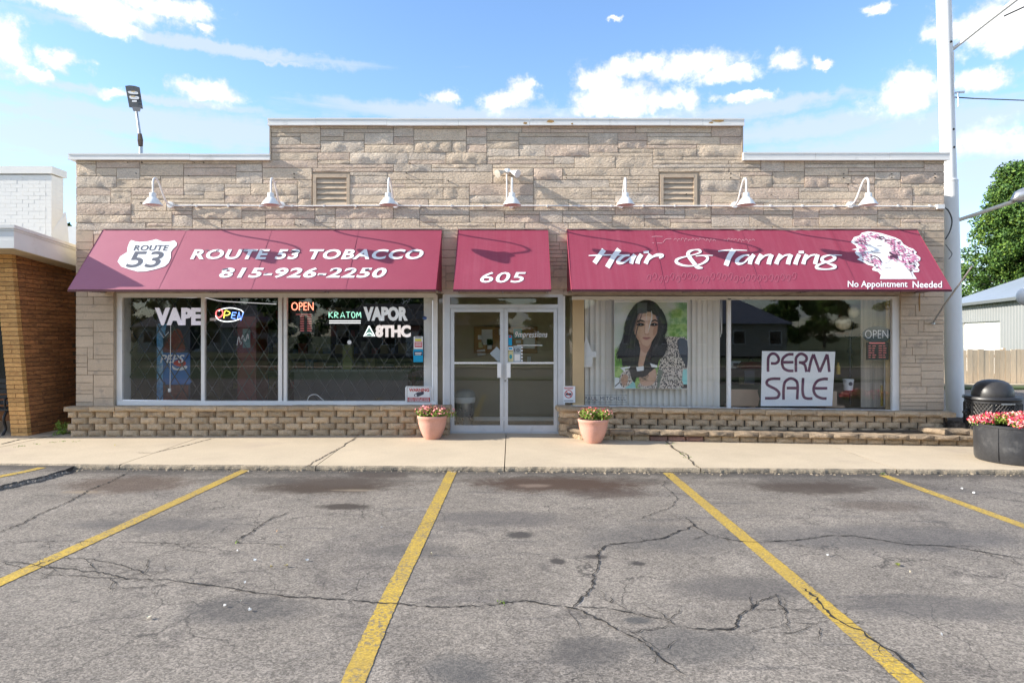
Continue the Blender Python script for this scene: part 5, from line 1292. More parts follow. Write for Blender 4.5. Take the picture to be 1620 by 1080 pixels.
m_.build('wall', M['sheet'], mbld)
m_ = MB(); p1 = A0+dr_*u0+nrm*.12; p2 = A0+dr_*u1+nrm*.12; m_.add([(p1.x,p1.y,-.2),(p2.x,p2.y,-.2),(p2.x,p2.y,zd),(p1.x,p1.y,zd)], [(0,1,2,3)]); 
for uu in (u0,u1): q1_ = A0+dr_*uu; q2_ = q1_+nrm*.12; m_.add([(q1_.x,q1_.y,-.2),(q2_.x,q2_.y,-.2),(q2_.x,q2_.y,zd),(q1_.x,q1_.y,zd)], [(0,1,2,3)])
m_.build('overhead_door', M['white'], mbld)
m_ = MB(); R0 = A0-dr_*.3-nrm*.35; R1 = A1+dr_*.3-nrm*.35; T0 = R0+nrm*6.4; T1 = R1+nrm*6.4; rise = 2.35
m_.add([(R0.x,R0.y,ze),(R1.x,R1.y,ze),(T1.x,T1.y,ze+rise),(T0.x,T0.y,ze+rise),(R0.x,R0.y,ze-.12),(R1.x,R1.y,ze-.12)], [(0,1,2,3),(4,5,1,0)])
Q0, Q1 = T0+nrm*6.4, T1+nrm*6.4; m_.add([(T0.x,T0.y,ze+rise),(T1.x,T1.y,ze+rise),(Q1.x,Q1.y,ze),(Q0.x,Q0.y,ze)], [(0,1,2,3)]); m_.add([(R0.x,R0.y,ze-.05),(T0.x,T0.y,ze+rise-.02),(Q0.x,Q0.y,ze-.05)], [(0,1,2)])
m_.build('roof', M['sheetroof'], mbld)
m_ = MB(); m_.bar((R0.x,R0.y,ze-.06),(R1.x,R1.y,ze-.06),.12,.14); m_.build('gutter', flat('dark_gutter', (.12,.13,.13), .6), mbld)

def tree(name, x, y, h_, r, label, mats, n, size, seed, trunk_h=.25, shape='round', cat='tree', group=None, z0=0.0, k=60):
    t = thing(name, (x,y,z0), label, cat, group); r3 = random.Random(seed); cl = []
    th = h_*trunk_h
    for i in range(k):
        u = r3.random(); a_ = r3.uniform(0,6.28); zz = th+(h_-th)*u
        if shape == 'cone': rr = r*(1-u)**.62*1.0+.12*r
        else: rr = r*math.sqrt(max(.05, 1-(2*u-.85)**2*.85))
        q = rr*math.sqrt(r3.uniform(.15,1))*.88; s_ = r*r3.uniform(.09,.24)
        cl.append((x+q*math.cos(a_), y+q*math.sin(a_), zz, s_, s_, s_*.62))
    for i in range(k//5):
        u = r3.uniform(.05,.8); s_ = r*r3.uniform(.18,.3); cl.append((x+r3.uniform(-.25,.25)*r, y+r3.uniform(-.25,.25)*r, th+(h_-th)*u, s_, s_, s_*.8))
    leaves('crown', mats, t, cl, n, size)
    m_ = MB(); m_.tube([(x,y,z0-.1),(x+.05*r,y,th*1.1),(x,y,h_*.6),(x,y,h_*.88)], [h_*.028,h_*.02,h_*.012,h_*.004], 8)
    for i in range(0, k, 3):
        c_ = cl[i]; m_.tube([(x,y,max(th*.7,c_[2]-(.25+.35*r3.random())*r)),((x+c_[0])/2,(y+c_[1])/2,c_[2]-.12*r),(c_[0],c_[1],c_[2])], [h_*.009,h_*.005,h_*.002], 5)
    m_.build('trunk', M['bark'], t, smooth=True); return t
tree('maple_tree', 36.0, 48, 13.6, 4.9, 'tall bright green maple rising behind the metal shed, right of the white pole', [M['leaf'],M['leaf_d']], 75000, .115, 31, .2, 'cone', group='trees behind the sheds', k=190)
tree('maple_tree', 40.8, 50, 13.4, 4.2, 'second tall maple cut off by the right edge of the photo', [M['leaf'],M['leaf_d']], 40000, .13, 35, .2, 'cone', group='trees behind the sheds', k=150)
tree('dark_tree', 35.6, 57, 7.8, 4.2, 'low dark tree just above the grey shed roof', [M['leaf_d'],M['leaf']], 24000, .14, 33, .1, group='trees behind the sheds')
tree('dark_tree', 44.5, 58, 8.5, 5, 'low dark tree behind the shed at the right edge', [M['leaf_d']], 20000, .15, 34, .1, group='trees behind the sheds')
tree('small_tree', W(103,340,46)[0]-.3, 46, EYE+(530-340)*46/1080, 1.7, 'small distant green tree top in the gap between the two buildings', [M['leaf'],M['leaf_d']], 7000, .13, 36, .3, group=None)

# ------------------------------------------------------------------ street behind the photographer, mirrored in the glass
rt = random.Random(77)
TL = [(-46,-58,9,5),(-37,-64,11,6),(-30,-50,7.5,4.2),(-21,-62,8,5),(-13,-52,9.5,5),(-16,-24,5.0,2.4),(-24,-27,6,3),(3.5,-23,4.6,2.1),(-2,-27,5.5,2.6),(10,-26,5,2.3),(-33,-26,6,3),(-4,-66,9,6),(4,-56,7,4),(13,-60,8.5,5),(22,-66,9.5,6),(31,-54,6.6,4),(40,-64,8,5),(50,-60,9,6),(-58,-56,9,6),(60,-60,9,6),(-8,-40,5.2,2.6)]  # the nearer trees are added to darken the reflections in the glass
WHERE = ['beside the near lawn','left of the near lawn','opposite the doors','close to the road','right of the road sign','by the left kerb, added to darken','behind the long house, added to darken','at the road bend, added to darken','between the two houses, added to darken','beyond the far lawn, added to darken','near the utility pole, added to darken','at the left end of the lawn','far down the street','behind the pale house','at the far corner','beside the driveway','at the back fence','by the field edge','at the distant left','at the distant right','in front of the dark house']
for i, (x, y, h_, r) in enumerate(TL):
    tree('street_tree', x, y, h_, r, 'leafy tree across the street '+WHERE[i]+', mirrored in the glass', [M['leaf_d'],M['leaf']], 8500, .20, 400+i, .15, group='trees across the street', k=40)
def house(x, y, w, d, hw, rise, label, wallc, roofc, nm):
    t = thing('house', (x,y,-.05), label, 'house', 'houses across the street'); a_, b_ = x-w/2, x+w/2
    m_ = MB(); m_.box(a_,b_,y-d,y,-.1,hw); m_.build('wall', flat('house_wall_'+nm, wallc, .8), t)
    m_ = MB(); m_.add([(a_-.5,y+.5,hw),(b_+.5,y+.5,hw),(b_-w*.15,y-d/2,hw+rise),(a_+w*.15,y-d/2,hw+rise),(a_-.5,y-d-.5,hw),(b_+.5,y-d-.5,hw)], [(0,1,2,3),(1,5,2),(4,0,3),(5,4,3,2),(0,4,5,1)]); m_.build('roof', flat('house_roof_'+nm, roofc, .8), t)
    for k in range(max(2,int(w/3))):
        xx = a_+1+k*(w-2)/max(1,int(w/3)-1) if int(w/3) > 1 else x
        m_ = MB(); m_.box(xx-.55,xx+.55,y+.02,y+.07,.9,2.1); wf = m_.build('window', M['white'], t); m2 = MB(); m2.box(xx-.47,xx+.47,y+.07,y+.08,.98,2.02); m2.build('pane', flat('dark_glass', (.012,.014,.016), .12), wf)
    m_ = MB(); m_.box(x-.5,x+.5,y+.02,y+.08,.0,2.05); m_.build('door', M['white'], t)
house(-9,-46,17,9,2.6,2.0,'long low house with a dark hipped roof across the street','','','x') if False else None
house(-8,-31,13,7,2.5,1.9,'long low dark-roofed house across the street, mirrored in the tobacco shop glass',(.20,.18,.16),(.05,.05,.055),'dark')
house(-31,-44,12,8,2.5,2.4,'pale house with a grey roof across the street, mirrored left in the glass',(.5,.49,.46),(.12,.12,.13),'pale')
house(15,-36,18,12,2.7,2.6,'wide commercial building with a blue grey roof, mirrored in the salon window',(.42,.38,.32),(.10,.12,.17),'blue')
for x, y, lb in ((-4.5,-17.5,'utility pole across the street, left one'),(24,-17.5,'utility pole across the street, right one')):
    t = thing('utility_pole', (x,y,-.1), lb+', seen only as a reflection', 'pole', 'utility poles across the street')
    m_ = MB(); m_.tube([(x,y,-.1),(x,y,9)], [.15,.1], 8); m_.build('shaft', M['bark'], t, smooth=True)
    m_ = MB(); m_.bar((x-1.1,y,8.2),(x+1.1,y,8.2),.1,.12); m_.build('crossarm', M['bark'], t)
for k, dz in enumerate((8.3,7.2)):
    m_ = MB(); m_.tube([(x,-17.5,dz-.012*(24-x)*(x+4.5)*.2 if -4.5 < x < 24 else dz) for x in np.linspace(-60,70,40)], .02, 4); tag(m_.build('power_line', M['black']), ('upper' if k == 0 else 'lower')+' power line strung along the far side of the street', 'wire')
# litter on the lot
def leaf_at(px, py, label, col, s=.05, sx=1.6):
    p = G(px, py); nm = 'litter_%s' % ''.join(str(int(c*99)) for c in col); flat(nm, col, .8); m_ = MB(); r4 = random.Random(int(px)); n = 7; a0 = r4.uniform(0,3)
    q = []
    for k in range(n):
        a_ = 2*math.pi*k/n; r_ = s*r4.uniform(.55,1.1); r_ *= .5; col_ = 0; X, Y = r_*sx*math.cos(a_)/1.3, r_*math.sin(a_)
        q.append((p.x+X*math.cos(a0)-Y*math.sin(a0), p.y+X*math.sin(a0)+Y*math.cos(a0), p.z+.014+r4.uniform(0,.014)))
    c_ = (p.x,p.y,p.z+.022); m_.add(q+[c_], [(k,(k+1)%n,n) for k in range(n)]); m_.add([(a_[0],a_[1],a_[2]-.006) for a_ in q], [tuple(reversed(range(n)))])
    return m_, nm
LT = [(235,979,(.6,.55,.42),.035,'pale yellow scrap'),(305,922,(.5,.5,.48),.022,'white paper scrap'),(387,924,(.7,.7,.68),.018,'white paper scrap'),(356,960,(.7,.7,.68),.024,'white paper scrap'),(395,967,(.72,.72,.7),.026,'white paper scrap'),(381,954,(.6,.58,.5),.014,'tiny pale scrap'),(404,888,(.68,.7,.7),.028,'white paper scrap'),(376,873,(.7,.7,.7),.020,'white paper scrap'),(486,888,(.72,.74,.74),.03,'crumpled white scrap'),(430,899,(.5,.42,.14),.025,'yellow dead leaf'),(452,897,(.4,.33,.14),.03,'brown dead leaf'),(445,868,(.38,.33,.12),.024,'dry olive leaf'),(438,842,(.4,.25,.14),.02,'small brown leaf'),(683,878,(.62,.56,.4),.026,'pale twig scrap'),(603,836,(.72,.72,.7),.02,'white scrap'),(1420,895,(.18,.2,.03),.05,'green maple leaf'),(1441,907,(.62,.55,.4),.02,'pale scrap'),(1465,905,(.7,.7,.68),.014,'tiny white scrap'),(1309,880,(.7,.7,.68),.026,'white scrap'),(1541,781,(.72,.72,.7),.04,'white scrap'),(1522,774,(.7,.7,.7),.03,'white scrap'),(1490,1007,(.7,.7,.68),.014,'tiny white scrap'),(182,705,(.5,.45,.08),.03,'yellow leaf')]
NEAR = ['near the left line','under the cracked patch','right of the cracked patch','above the dark smear','on the dark smear','beside the dark smear','left of the middle line','by the fine crack','halfway to the middle line','in the left bay','among the scraps of the left bay','under the diagonal crack','beside the diagonal crack','just right of the middle line','left of the middle line top','in the right bay','beside the green leaf','right of the green leaf','below the long right crack','near the black planter','left of the scrap by the planter','low in the right bay','on the left of the sidewalk']
for (px,py,col,s_,lab), nr in zip(LT, NEAR):
    m_, nm = leaf_at(px,py,lab,col,s_)
    if py < 720:
        p = GS(px,py); g0 = G(px,py); m_.v = [(a_[0]-g0.x+p.x, a_[1]-g0.y+p.y, a_[2]-g0.z+p.z) for a_ in m_.v]
    tag(m_.build('litter_scrap', M[nm]), lab+' lying '+nr, 'litter', 'litter on the pavement')
# ------------------------------------------------------------------ shop windows: signs, gates, furniture
# folding diamond gate behind the left glass, every bar its own part
def gate(px0, px1, label, d, seed):
    xa, xb = W(px0,0,d)[0], W(px1,0,d)[0]; zt, zb = W(0,472,d)[2], W(0,633,d)[2]
    g = thing('security_gate', ((xa+xb)/2,d,zb), label, 'security gate', 'folding diamond gates behind the tobacco shop glass')
    s = .265; sl_ = 1.62   # dz/dx
    m0 = MB()
    for sg in (-1,1):
        H = (zt-zb)/sl_; k = -int(H/s)-2
        while True:
            x0_ = xa+k*s
            if x0_ > xb+H+.3: break
            # line z = zb + sl*(x-x0)*sg
            if sg > 0: a_, b_ = x0_, x0_+H; za, zz = zb, zt
            else: a_, b_ = x0_-H, x0_; za, zz = zt, zb
            lo, hi = max(a_, xa), min(b_, xb)
            if hi-lo > .04:
                z1 = za+(zz-za)*(lo-a_)/(b_-a_); z2 = za+(zz-za)*(hi-a_)/(b_-a_)
                m_ = MB(); m_.bar((lo,d+(.006 if sg > 0 else -.006),z1),(hi,d+(.006 if sg > 0 else -.006),z2),.011,.016,up=(0,1,0)); m_.build('bar', flat('gate_metal', (.045,.045,.045), .5), g)
            k += 1
    return g
gate(206, 318, 'dark diamond lattice gate behind the leftmost pane with the soda poster', YG+.42, 1)
gate(324, 441, 'diamond lattice gate behind the second pane with the oval neon sign', YG+.40, 2)
gate(455, 669, 'wide diamond lattice gate behind the third pane', YG+.38, 3)
def sign(name, label, cat, d, build, loc=None, th=.006, back=None):
    pass
LED = flat('led_white', (.75,.72,.82), .5, emit=.10); M['led_white'] = LED
M['led_white2'] = flat('led_white_dim', (.72,.75,.80), .5, emit=.10); M['led_pink'] = flat('led_warm', (.80,.72,.70), .5, emit=.20)
M['neon_r'] = flat('neon_red', (.9,.12,.12), .5, emit=.9); M['neon_y'] = flat('neon_yellow', (.8,.75,.1), .5, emit=.6); M['neon_b'] = flat('neon_blue', (.15,.3,.9), .5, emit=.8)
M['neon_w'] = flat('neon_white', (.8,.85,.85), .5, emit=.5); M['neon_g'] = flat('neon_green', (.35,.8,.6), .5, emit=.45); M['neon_o'] = flat('neon_orange', (1,.26,.16), .5, emit=.8)
M['led_teal'] = flat('neon_cyan', (.2,.6,.75), .5, emit=.5)
def art_thing(name, label, cat, px, py, d, group=None):
    t = thing(name, W(px,py,d), label, cat, group); return t, Art(vplane(d))
def solid_text(t, txt, x0, y0, x1, y1, d, mat, bold, depth=.025, **k):
    """letters with real thickness"""
    A_ = Art(vplane(d)); A_.text(txt, x0,y0,x1,y1, mat, 0, 0, bold, **k); m_ = A_.lay[mat]
    n = len(m_.v); E = {}
    for f in m_.f:
        for i in range(len(f)):
            e = (f[i], f[(i+1)%len(f)]); E[e] = 1
    side = [e for e in E if (e[1],e[0]) not in E]
    m_.v += [(x,y+depth,z) for x,y,z in m_.v]; m_.f += [(a_,a_+n,b_+n,b_) for a_,b_ in side]
    m_.build('letters', M[mat], t)
d = YG+.16
t, A = art_thing('led_sign', 'white LED letters VAPE hanging in the leftmost pane', 'sign', 282, 515, d, 'lit letter signs in the tobacco shop window')
solid_text(t, 'VAPE', 245, 486.5, 317.5, 514.5, d, 'led_white', .05)
# dark dots in the LED letters
m_ = MB(); m_.tube([W(270,514,d+.0),W(269,614,d)], .005, 5); m_.build('cord', M['white'], t); m_ = MB(); p = W(268,617,d); m_.box(p[0]-.02,p[0]+.02,d-.01,d+.02,p[2]-.03,p[2]+.03); m_.build('plug', M['white'], t)
t, A = art_thing('neon_sign', 'oval neon sign with OPEN in red, yellow and blue letters', 'sign', 363, 510, d, 'lit letter signs in the tobacco shop window')
def tubes(pts, mat, r=.009, dd=0, sm=6, nm='neon_tube'):
    q = crom([tuple(p) for p in pts], sm, False) if len(pts) > 2 and sm else pts
    m_ = MB(); m_.tube([W(x,y,d+dd) for x, y in q], r, 6); m_.build(nm, M[mat], t, smooth=True)
tubes([(346,492),(352,488.5),(366,487),(380,490),(385,494)], 'neon_w'); tubes([(341,499),(345,505),(356,508.5),(370,507.5),(380,504)], 'neon_w')
tubes([(347,489.5),(343,492),(341.5,497),(344,501.5),(349,501),(352.5,496),(351,491),(347,489.5)], 'neon_r', dd=-.02)
tubes([(354,503.5),(356,492),(361,492.5),(364,495),(361,498),(355.5,498.5)], 'neon_y', dd=-.02, sm=3)
tubes([(374,494.5),(368,494),(366,503),(372,504)], 'neon_b', dd=-.02, sm=0); tubes([(366.5,498.5),(372,498.5)], 'neon_b', dd=-.02, sm=0)
tubes([(375.5,505),(378,493.5),(381,506.5),(385,494)], 'neon_b', dd=-.02, sm=0)
m_ = MB(); p = W(336.5,505,d); m_.box(p[0]-.05,p[0]+.05,d,d+.03,p[2]-.025,p[2]+.025); m_.build('transformer', M['white'], t)
t, A = art_thing('neon_sign', 'red OPEN sign with a list of opening hours below it', 'sign', 479, 490, d, 'lit letter signs in the tobacco shop window')
A.text('OPEN', 461,478,496,491,'neon_o',0,0,-.004)
for k in range(7):
    for (xa, xb) in ((475,481),(486,493)): A.rect(xa,500+k*3.7,xb,501.5+k*3.7,'dim_red' if 'dim_red' in M else (flat('dim_red',(.45,.12,.12),.6,emit=.12).name and 'dim_red'),0)
A.rect(468,496.5,493,498,'dim_red',0); A.build({'neon_o':'red_letters','dim_red':'hours_list'}, t)
m_ = MB(); p = W(459,476,d+.01); q = W(498,528,d+.01); m_.box(p[0],q[0],d+.008,d+.02,q[2],p[2]); m_.build('backing', flat('smoked_plastic', (.015,.015,.017), .3), t)
t, A = art_thing('neon_sign', 'thin green letters KRATOM above two white tubes', 'sign', 545, 508, d, 'lit letter signs in the tobacco shop window')
def L_(paths, mat, w=1.2):
    for p_ in paths: tubes(p_, mat, .0058, 0, 3 if len(p_) > 3 else 0)
ox = 520.5; hgt = (493.5, 502.5); y0_, y1_ = hgt; ym = 498
L_([[(ox,y0_),(ox,y1_)],[(ox+5.5,y0_),(ox+.5,ym),(ox+6.5,y1_)],[(ox+9,y1_),(ox+9,y0_+.5),(ox+14,y0_+1.5),(ox+14,ym-1),(ox+9.5,ym+.3),(ox+14.5,y1_)],[(ox+18,y1_),(ox+21.5,y0_),(ox+25,y1_)],[(ox+19.5,500),(ox+23.8,500)],[(ox+27,y0_),(ox+33.5,y0_)],[(ox+30.2,y0_),(ox+30.2,y1_)],[(ox+35.5,498),(ox+36.5,494),(ox+39,493.8),(ox+41,496.5),(ox+40.5,501),(ox+37.5,502.5),(ox+35.5,498)],[(ox+43.5,y1_),(ox+44.5,y0_),(ox+47,499.5),(ox+49.5,y0_),(ox+50.5,y1_)]], 'neon_g')
tubes([(521,507.5),(570.5,507.5)], 'neon_w', .007, 0, 0); tubes([(521,510.7),(570.5,510.7)], 'neon_w', .007, 0, 0)
t, A = art_thing('led_sign', 'grey white letters VAPOR at the right of the third pane', 'sign', 610, 507, d, 'lit letter signs in the tobacco shop window')
solid_text(t, 'VAPOR', 575,485,645,507.5,d,'led_white2',.055)
t, A = art_thing('led_sign', 'glowing green triangle followed by the pinkish letters 8THC', 'sign', 612, 533, d, 'lit letter signs in the tobacco shop window')
solid_text(t, '8THC', 594,514,649.5,533.5,d,'led_pink',.055)
tubes([(584,515.5),(575.5,531.5),(593,531.5),(584,515.5)], 'neon_w', .010, 0, 0); A.poly([(584,518),(577.5,530.5),(590.5,530.5)], 'tri_g' if 'tri_g' in M else (flat('tri_g',(.16,.32,.27),.6,emit=.12) and 'tri_g'), -.002); A.build('green_panel', t)
tubes([(578,530),(584,526.5),(590,530)], 'neon_w', .008, -.004, 4)
# soda poster board
d = YG+.62
t, A = art_thing('soda_poster', 'tall blue soda machine front with a red, white and blue globe behind the lattice', 'poster', 274, 634, d)
M['p_blue'] = flat('poster_blue', (.03,.11,.32)); M['p_lblue'] = pm('poster_ice_blue', (.10,.28,.48), .5, .5, 9, fine=.3, fs=30, col2=(.5,.62,.7), c2s=7, c2lo=.5, c2hi=.7); M['p_red'] = flat('poster_red', (.45,.03,.03)); M['p_br'] = pm('poster_brown', (.14,.035,.02), .5, .5, 20); M['p_wh'] = flat('poster_white', (.7,.7,.72))
m_ = MB(); p = W(248,512,d); q = W(301,634,d); m_.box(p[0],q[0],d+.002,d+.5,q[2]-.1,p[2]+.2); m_.build('cabinet', flat('cabinet_dark', (.02,.025,.04), .4), t)
A.rect(248,512,258,634,'p_lblue',.001); A.rect(258,558,301,604,'p_blue',.001); A.poly([(258,556),(262,540),(272,524),(282,520),(288,528),(292,545),(290,556)],'p_br',.002,3); A.poly([(266,536),(274,524),(285,522),(280,532)],'p_br',.003,3)
A.poly([(258,512),(264,512),(261,526),(263,532),(258,528)],'p_lblue',.002); A.stroke([(251,523),(259,534),(267,525)],1.2,'p_wh',.003,0)
A.text('PEPS',253,561,292,574,'p_wh',.003,.25,.02)
A.poly([(274,575),(280,570),(288,569),(294,573),(293,577),(285,580)],'p_red',.002,3); A.poly([(273,578),(280,583),(294,578),(296,582),(286,586),(274,584)],'p_wh',.003,2)
A.poly([(262,584),(272,582),(280,588),(295,586),(301,600),(301,606),(262,606)],'p_lb2' if 'p_lb2' in M else (flat('p_lb2',(.05,.16,.42)) and 'p_lb2'),.003,2); A.rect(262,606,301,608,'p_blue',.003); A.rect(258,609,298,634,'p_br',.002)
A.build('printed_panel', t)
t, A = art_thing('drinks_cooler', 'dim red drinks cooler behind the second pane', 'cooler', 392, 634, d)
m_ = MB(); p = W(372,500,d); q = W(402,634,d); m_.box(p[0],q[0],d+.1,d+.7,.02,p[2]); m_.build('cabinet', flat('cooler_red', (.10,.008,.01), .4), t)
d2 = d+.098; A = Art(vplane(d2)); A.rect(384,520,396,550,flat('dim_teal',(.12,.2,.2)) and 'dim_teal',.002); A.stroke([(375,546),(378,532),(381,545),(384,530),(388,540),(392,528),(393,536)],1.4,'p_wh',.004,4); A.build('printed_panel', t)
# stickers and papers on the glass
d = YG-.004
t, A = art_thing('window_sticker', 'white, yellow and red notice above a blue card on the third pane', 'sticker', 661.5, 572, d)
for n_, c_ in (('st_y',(.7,.65,.05)),('st_r',(.6,.05,.08)),('st_b',(.0,.33,.58)),('st_k',(.03,.04,.08))): flat(n_, c_)
A.rect(654.5,532,669,552,'ink_w',.001); A.rect(656.5,536,667,539.5,'st_y',.002); A.rect(656,540.5,668,549,'st_r',.002); A.rect(657,542,667,543.4,'ink_w',.003); A.rect(657,545,667,546.6,'ink_w',.003); A.rect(657,533,667,534.5,'st_k',.002)
A.rect(654,552.4,669.2,572.5,'st_b',.001); A.rect(655,556,668.5,562,'st_k',.002); A.rect(656.5,557.5,667,559,'ink_w',.003); A.rect(657,560,666,561.2,'ink_w',.003)
A.build({'ink_w':'white_print','st_y':'yellow_print','st_r':'red_print','st_b':'blue_card','st_k':'dark_print'}, t)
d = YF-.035
t, A = art_thing('warning_sign', 'white surveillance WARNING sign standing on the sill at the right of the tobacco window', 'sign', 662, 638, d)
m_ = MB(); m_.prism(crom([(641,613),(643,610.5),(681,611),(683,613.5),(682.5,635),(681,637),(643,636.5),(641,634.5)],1,True), lambda p,s: W(p[0],p[1],d+(.0 if s==0 else .012))); m_.build('plate', M['white'], t, fixn=True)
flat('ws_r',(.55,.05,.04)); flat('ws_k',(.06,.06,.08))
for a_, b_ in (((644,612.3),(680.5,612.6)),((680.5,612.6),(680.5,635.6)),((680.5,635.6),(644,635.3)),((644,635.3),(644,612.3))): A.stroke([a_,b_],.5,'ws_k',.003,0)
A.text('WARNING',647,614,679,619.3,'ws_r',.003,0,.035); A.rect(645,628.4,680,634.9,'ws_r',.003); A.text('AREA UNDER 24 HOUR',646.5,629.2,678.5,631.1,'ink_w',.005,0,.02); A.text('VIDEO SURVEILLANCE',646,632,679,634.6,'ink_w',.005,0,.03)
A.poly([(655,624),(660,620.5),(669,618.8),(671,620.5),(670,623.5),(662,627),(656,627)],'ws_k',.004); A.ell(658,625,1.6,1.8,'ink_w',.006,10)
A.build({'ws_r':'red_print','ws_k':'camera_print','ink_w':'white_print'}, t)
t, A = art_thing('window_sticker', 'small square no smoking notice on the sidelight right of the doors', 'sticker', 899, 637, YF-.01)
A = Art(vplane(YF-.004)); A.rect(889.5,610.5,910,636.5,'ink_w',.001); A.ell(899.5,623,6.5,6.5,'ws_r',.002,24); A.ell(899.5,623,5.2,5.2,'ink_w',.003,24); A.rect(895,621.5,904,625,'ws_k',.004); A.stroke([(895,618.5),(904,628)],1.1,'ws_r',.005,0); A.rect(892.5,612.5,907,613.6,'ws_r',.002); A.rect(893,614.4,906,615.2,'ws_r',.002); A.rect(892,633,907,634,'ws_k',.002)
A.build({'ink_w':'white_card','ws_r':'red_print','ws_k':'dark_print'}, t)
m_ = MB(); p = W(672,503,YG-.02); m_.lathe([(0,-.035),(.03,-.02),(.038,0),(.03,.02),(0,.035)], p, 12); tag(m_.build('suction_cup', flat('blue_rubber', (.05,.12,.35), .4)), 'small blue round sticker near the top right of the tobacco window', 'sticker')
m_ = MB(); p = W(552.7,541.3,YG-.006); m_.tube([(p[0],YG-.008,p[2]),(p[0],YG-.001,p[2])], .036, 20); tag(m_.build('round_sticker', M['ink_w']), 'small white round sticker in the middle of the third pane', 'sticker')
# LED rope light round the inner frame of the tobacco window
t = thing('rope_light', W(190,470,YG-.02), 'dotted white LED strip sagging round the tobacco window frame', 'light strip')
for pts in ([(190,468),(240,468.8),(300,470.5),(316,469.5)],[(317,468),(330,472),(350,476),(380,478),(437,481)],[(189.5,478),(189.5,632)],[(192,632.5),(316,634)],[(684.5,475),(684.5,634)]):
    m_ = MB(); q = crom([tuple(p) for p in pts], 6, False) if len(pts) > 2 else pts; m_.tube([W(x,y,YG-.012) for x,y in q], .0075, 6); m_.build('led_strip', M['led_white2'], t)
m_ = MB(); q = crom([(486,634),(490,626),(500,624),(508,630),(512,633)],5,False); m_.tube([W(x,y,YG+.1) for x,y in q], .007, 6); tag(m_.build('loose_cable', M['white']), 'loose white cable looping on the ledge of the third pane', 'cable')
# counter and shelves inside the tobacco shop
t = thing('shop_counter', (-3.3,14.6,.02), 'glass topped counter inside the dark tobacco shop', 'counter')
m_ = MB(); m_.box(-4.6,-2.2,14.4,15.0,.02,.95); m_.build('cabinet', flat('counter_grey', (.18,.17,.16)), t); m_ = MB(); m_.box(-4.65,-2.15,14.35,15.05,.95,1.0); m_.build('top', flat('counter_top', (.3,.3,.3), .3), t)
t = thing('wall_shelf', (-3.6,16.9,.02), 'wall shelves with small boxes at the back of the tobacco shop', 'shelf')
for k in range(5): m_ = MB(); m_.box(-6.9,-1.6,16.6,16.98,.4+k*.42,.43+k*.42); m_.build('shelf_board', flat('shelf_dark', (.10,.09,.08)), t)
r5 = random.Random(2); m_ = MB()
bxm = [flat('carton_a',(.35,.30,.12)),flat('carton_b',(.30,.07,.06)),flat('carton_c',(.10,.16,.30)),flat('carton_d',(.35,.35,.33))]; ms = [MB() for _ in bxm]
for k in range(5):
    x = -6.8
    while x < -1.8: w = r5.uniform(.08,.25); ms[r5.randrange(4)].box(x,x+w,16.65,16.9,.43+k*.42,.43+k*.42+r5.uniform(.1,.3)); x += w+r5.uniform(.01,.12)
for mm, mt in zip(ms, bxm): tag(mm.build('cartons', mt, t), kind='stuff')
t = thing('carton', (-3.8,13.6,1), 'pale green carton standing on the counter in the dark shop', 'box'); m_ = MB(); p = W(541,568,14.3); q = W(556,584,14.3); m_.box(p[0],q[0],14.35,14.5,1.0,p[2]+.0+.3); m_.build('carton', flat('green_carton', (.30,.33,.12)), t)

# ------------------------------------------------------------------ lobby
m_ = None
t = thing('cork_board', W(780,540,13.56), 'cork notice board with pinned papers on the lobby wall', 'notice board')
d = 13.54; p = W(752,519,d); q = W(848,556,d); m_ = MB(); m_.box(p[0],q[0],d,d+.03,q[2],p[2]); m_.build('cork', M['wood'], t)
m_ = MB(); m_.box(p[0]-.03,q[0]+.03,d-.01,d+.02,p[2],p[2]+.03); m_.box(p[0]-.03,q[0]+.03,d-.01,d+.02,q[2]-.03,q[2]); m_.box(p[0]-.03,p[0],d-.01,d+.02,q[2],p[2]); m_.box(q[0],q[0]+.03,d-.01,d+.02,q[2],p[2]); m_.build('board_frame', flat('oak', (.32,.17,.06)), t)
for n_, c_ in (('pp_w',(.75,.74,.72)),('pp_g',(.35,.40,.42)),('pp_k',(.06,.07,.08)),('pp_t',(.05,.30,.33)),('pp_y',(.6,.55,.3))): flat(n_, c_, .8)
for x0,y0,x1,y1,m1,an in [(762,521,779,545,'pp_w',0),(756,530,763,537,'pp_w',0),(757,541,764,550,'pp_y',0),(755,553,768,562,'pp_w',-.15),(770,536,780,546,'pp_k',0),(771,545,778,552,'pp_w',0),(828,534,846,551,'pp_w',.02),(812,520,826,535,'pp_t',0),(816,538,824,543,'pp_w',0),(789,520,795,530,'pp_w',0)]:
    cx, cy = (x0+x1)/2, (y0+y1)/2; c_, s_ = math.cos(an), math.sin(an)
    pts = [(cx+(x-cx)*c_-(y-cy)*s_, cy+(x-cx)*s_+(y-cy)*c_) for x, y in ((x0,y0),(x1,y0),(x1,y1),(x0,y1))]
    m_ = MB(); m_.prism(pts, lambda p,s: W(p[0],p[1],d-.006+(.0 if s==0 else .004))); m_.build('paper_note', M[m1], t, fixn=True)
d = YG-.02
A = Art(vplane(YF+.028)); A.text('9', 814,524.5,819,533.5,'ink_w',.003,.25,-.012); A.text('mpressions', 819,524.5,866,536.5,'ink_w',.003,.28,.0,1.05); A.rect(818,545.5,858,546.6,'ink_w',.003); A.build('script_lettering', dr)
def dst(fn, lab):
    A_ = Art(vplane(YF+.028)); fn(A_)
    base = MB(); names_ = list(A_.lay); first = A_.lay[names_[0]].build('door_sticker', M[names_[0]], dr); first['label'] = lab
    for n_ in names_[1:]: A_.lay[n_].build('printed_detail', M[n_], first) if False else A_.lay[n_].build('sticker_print', M[n_], dr)
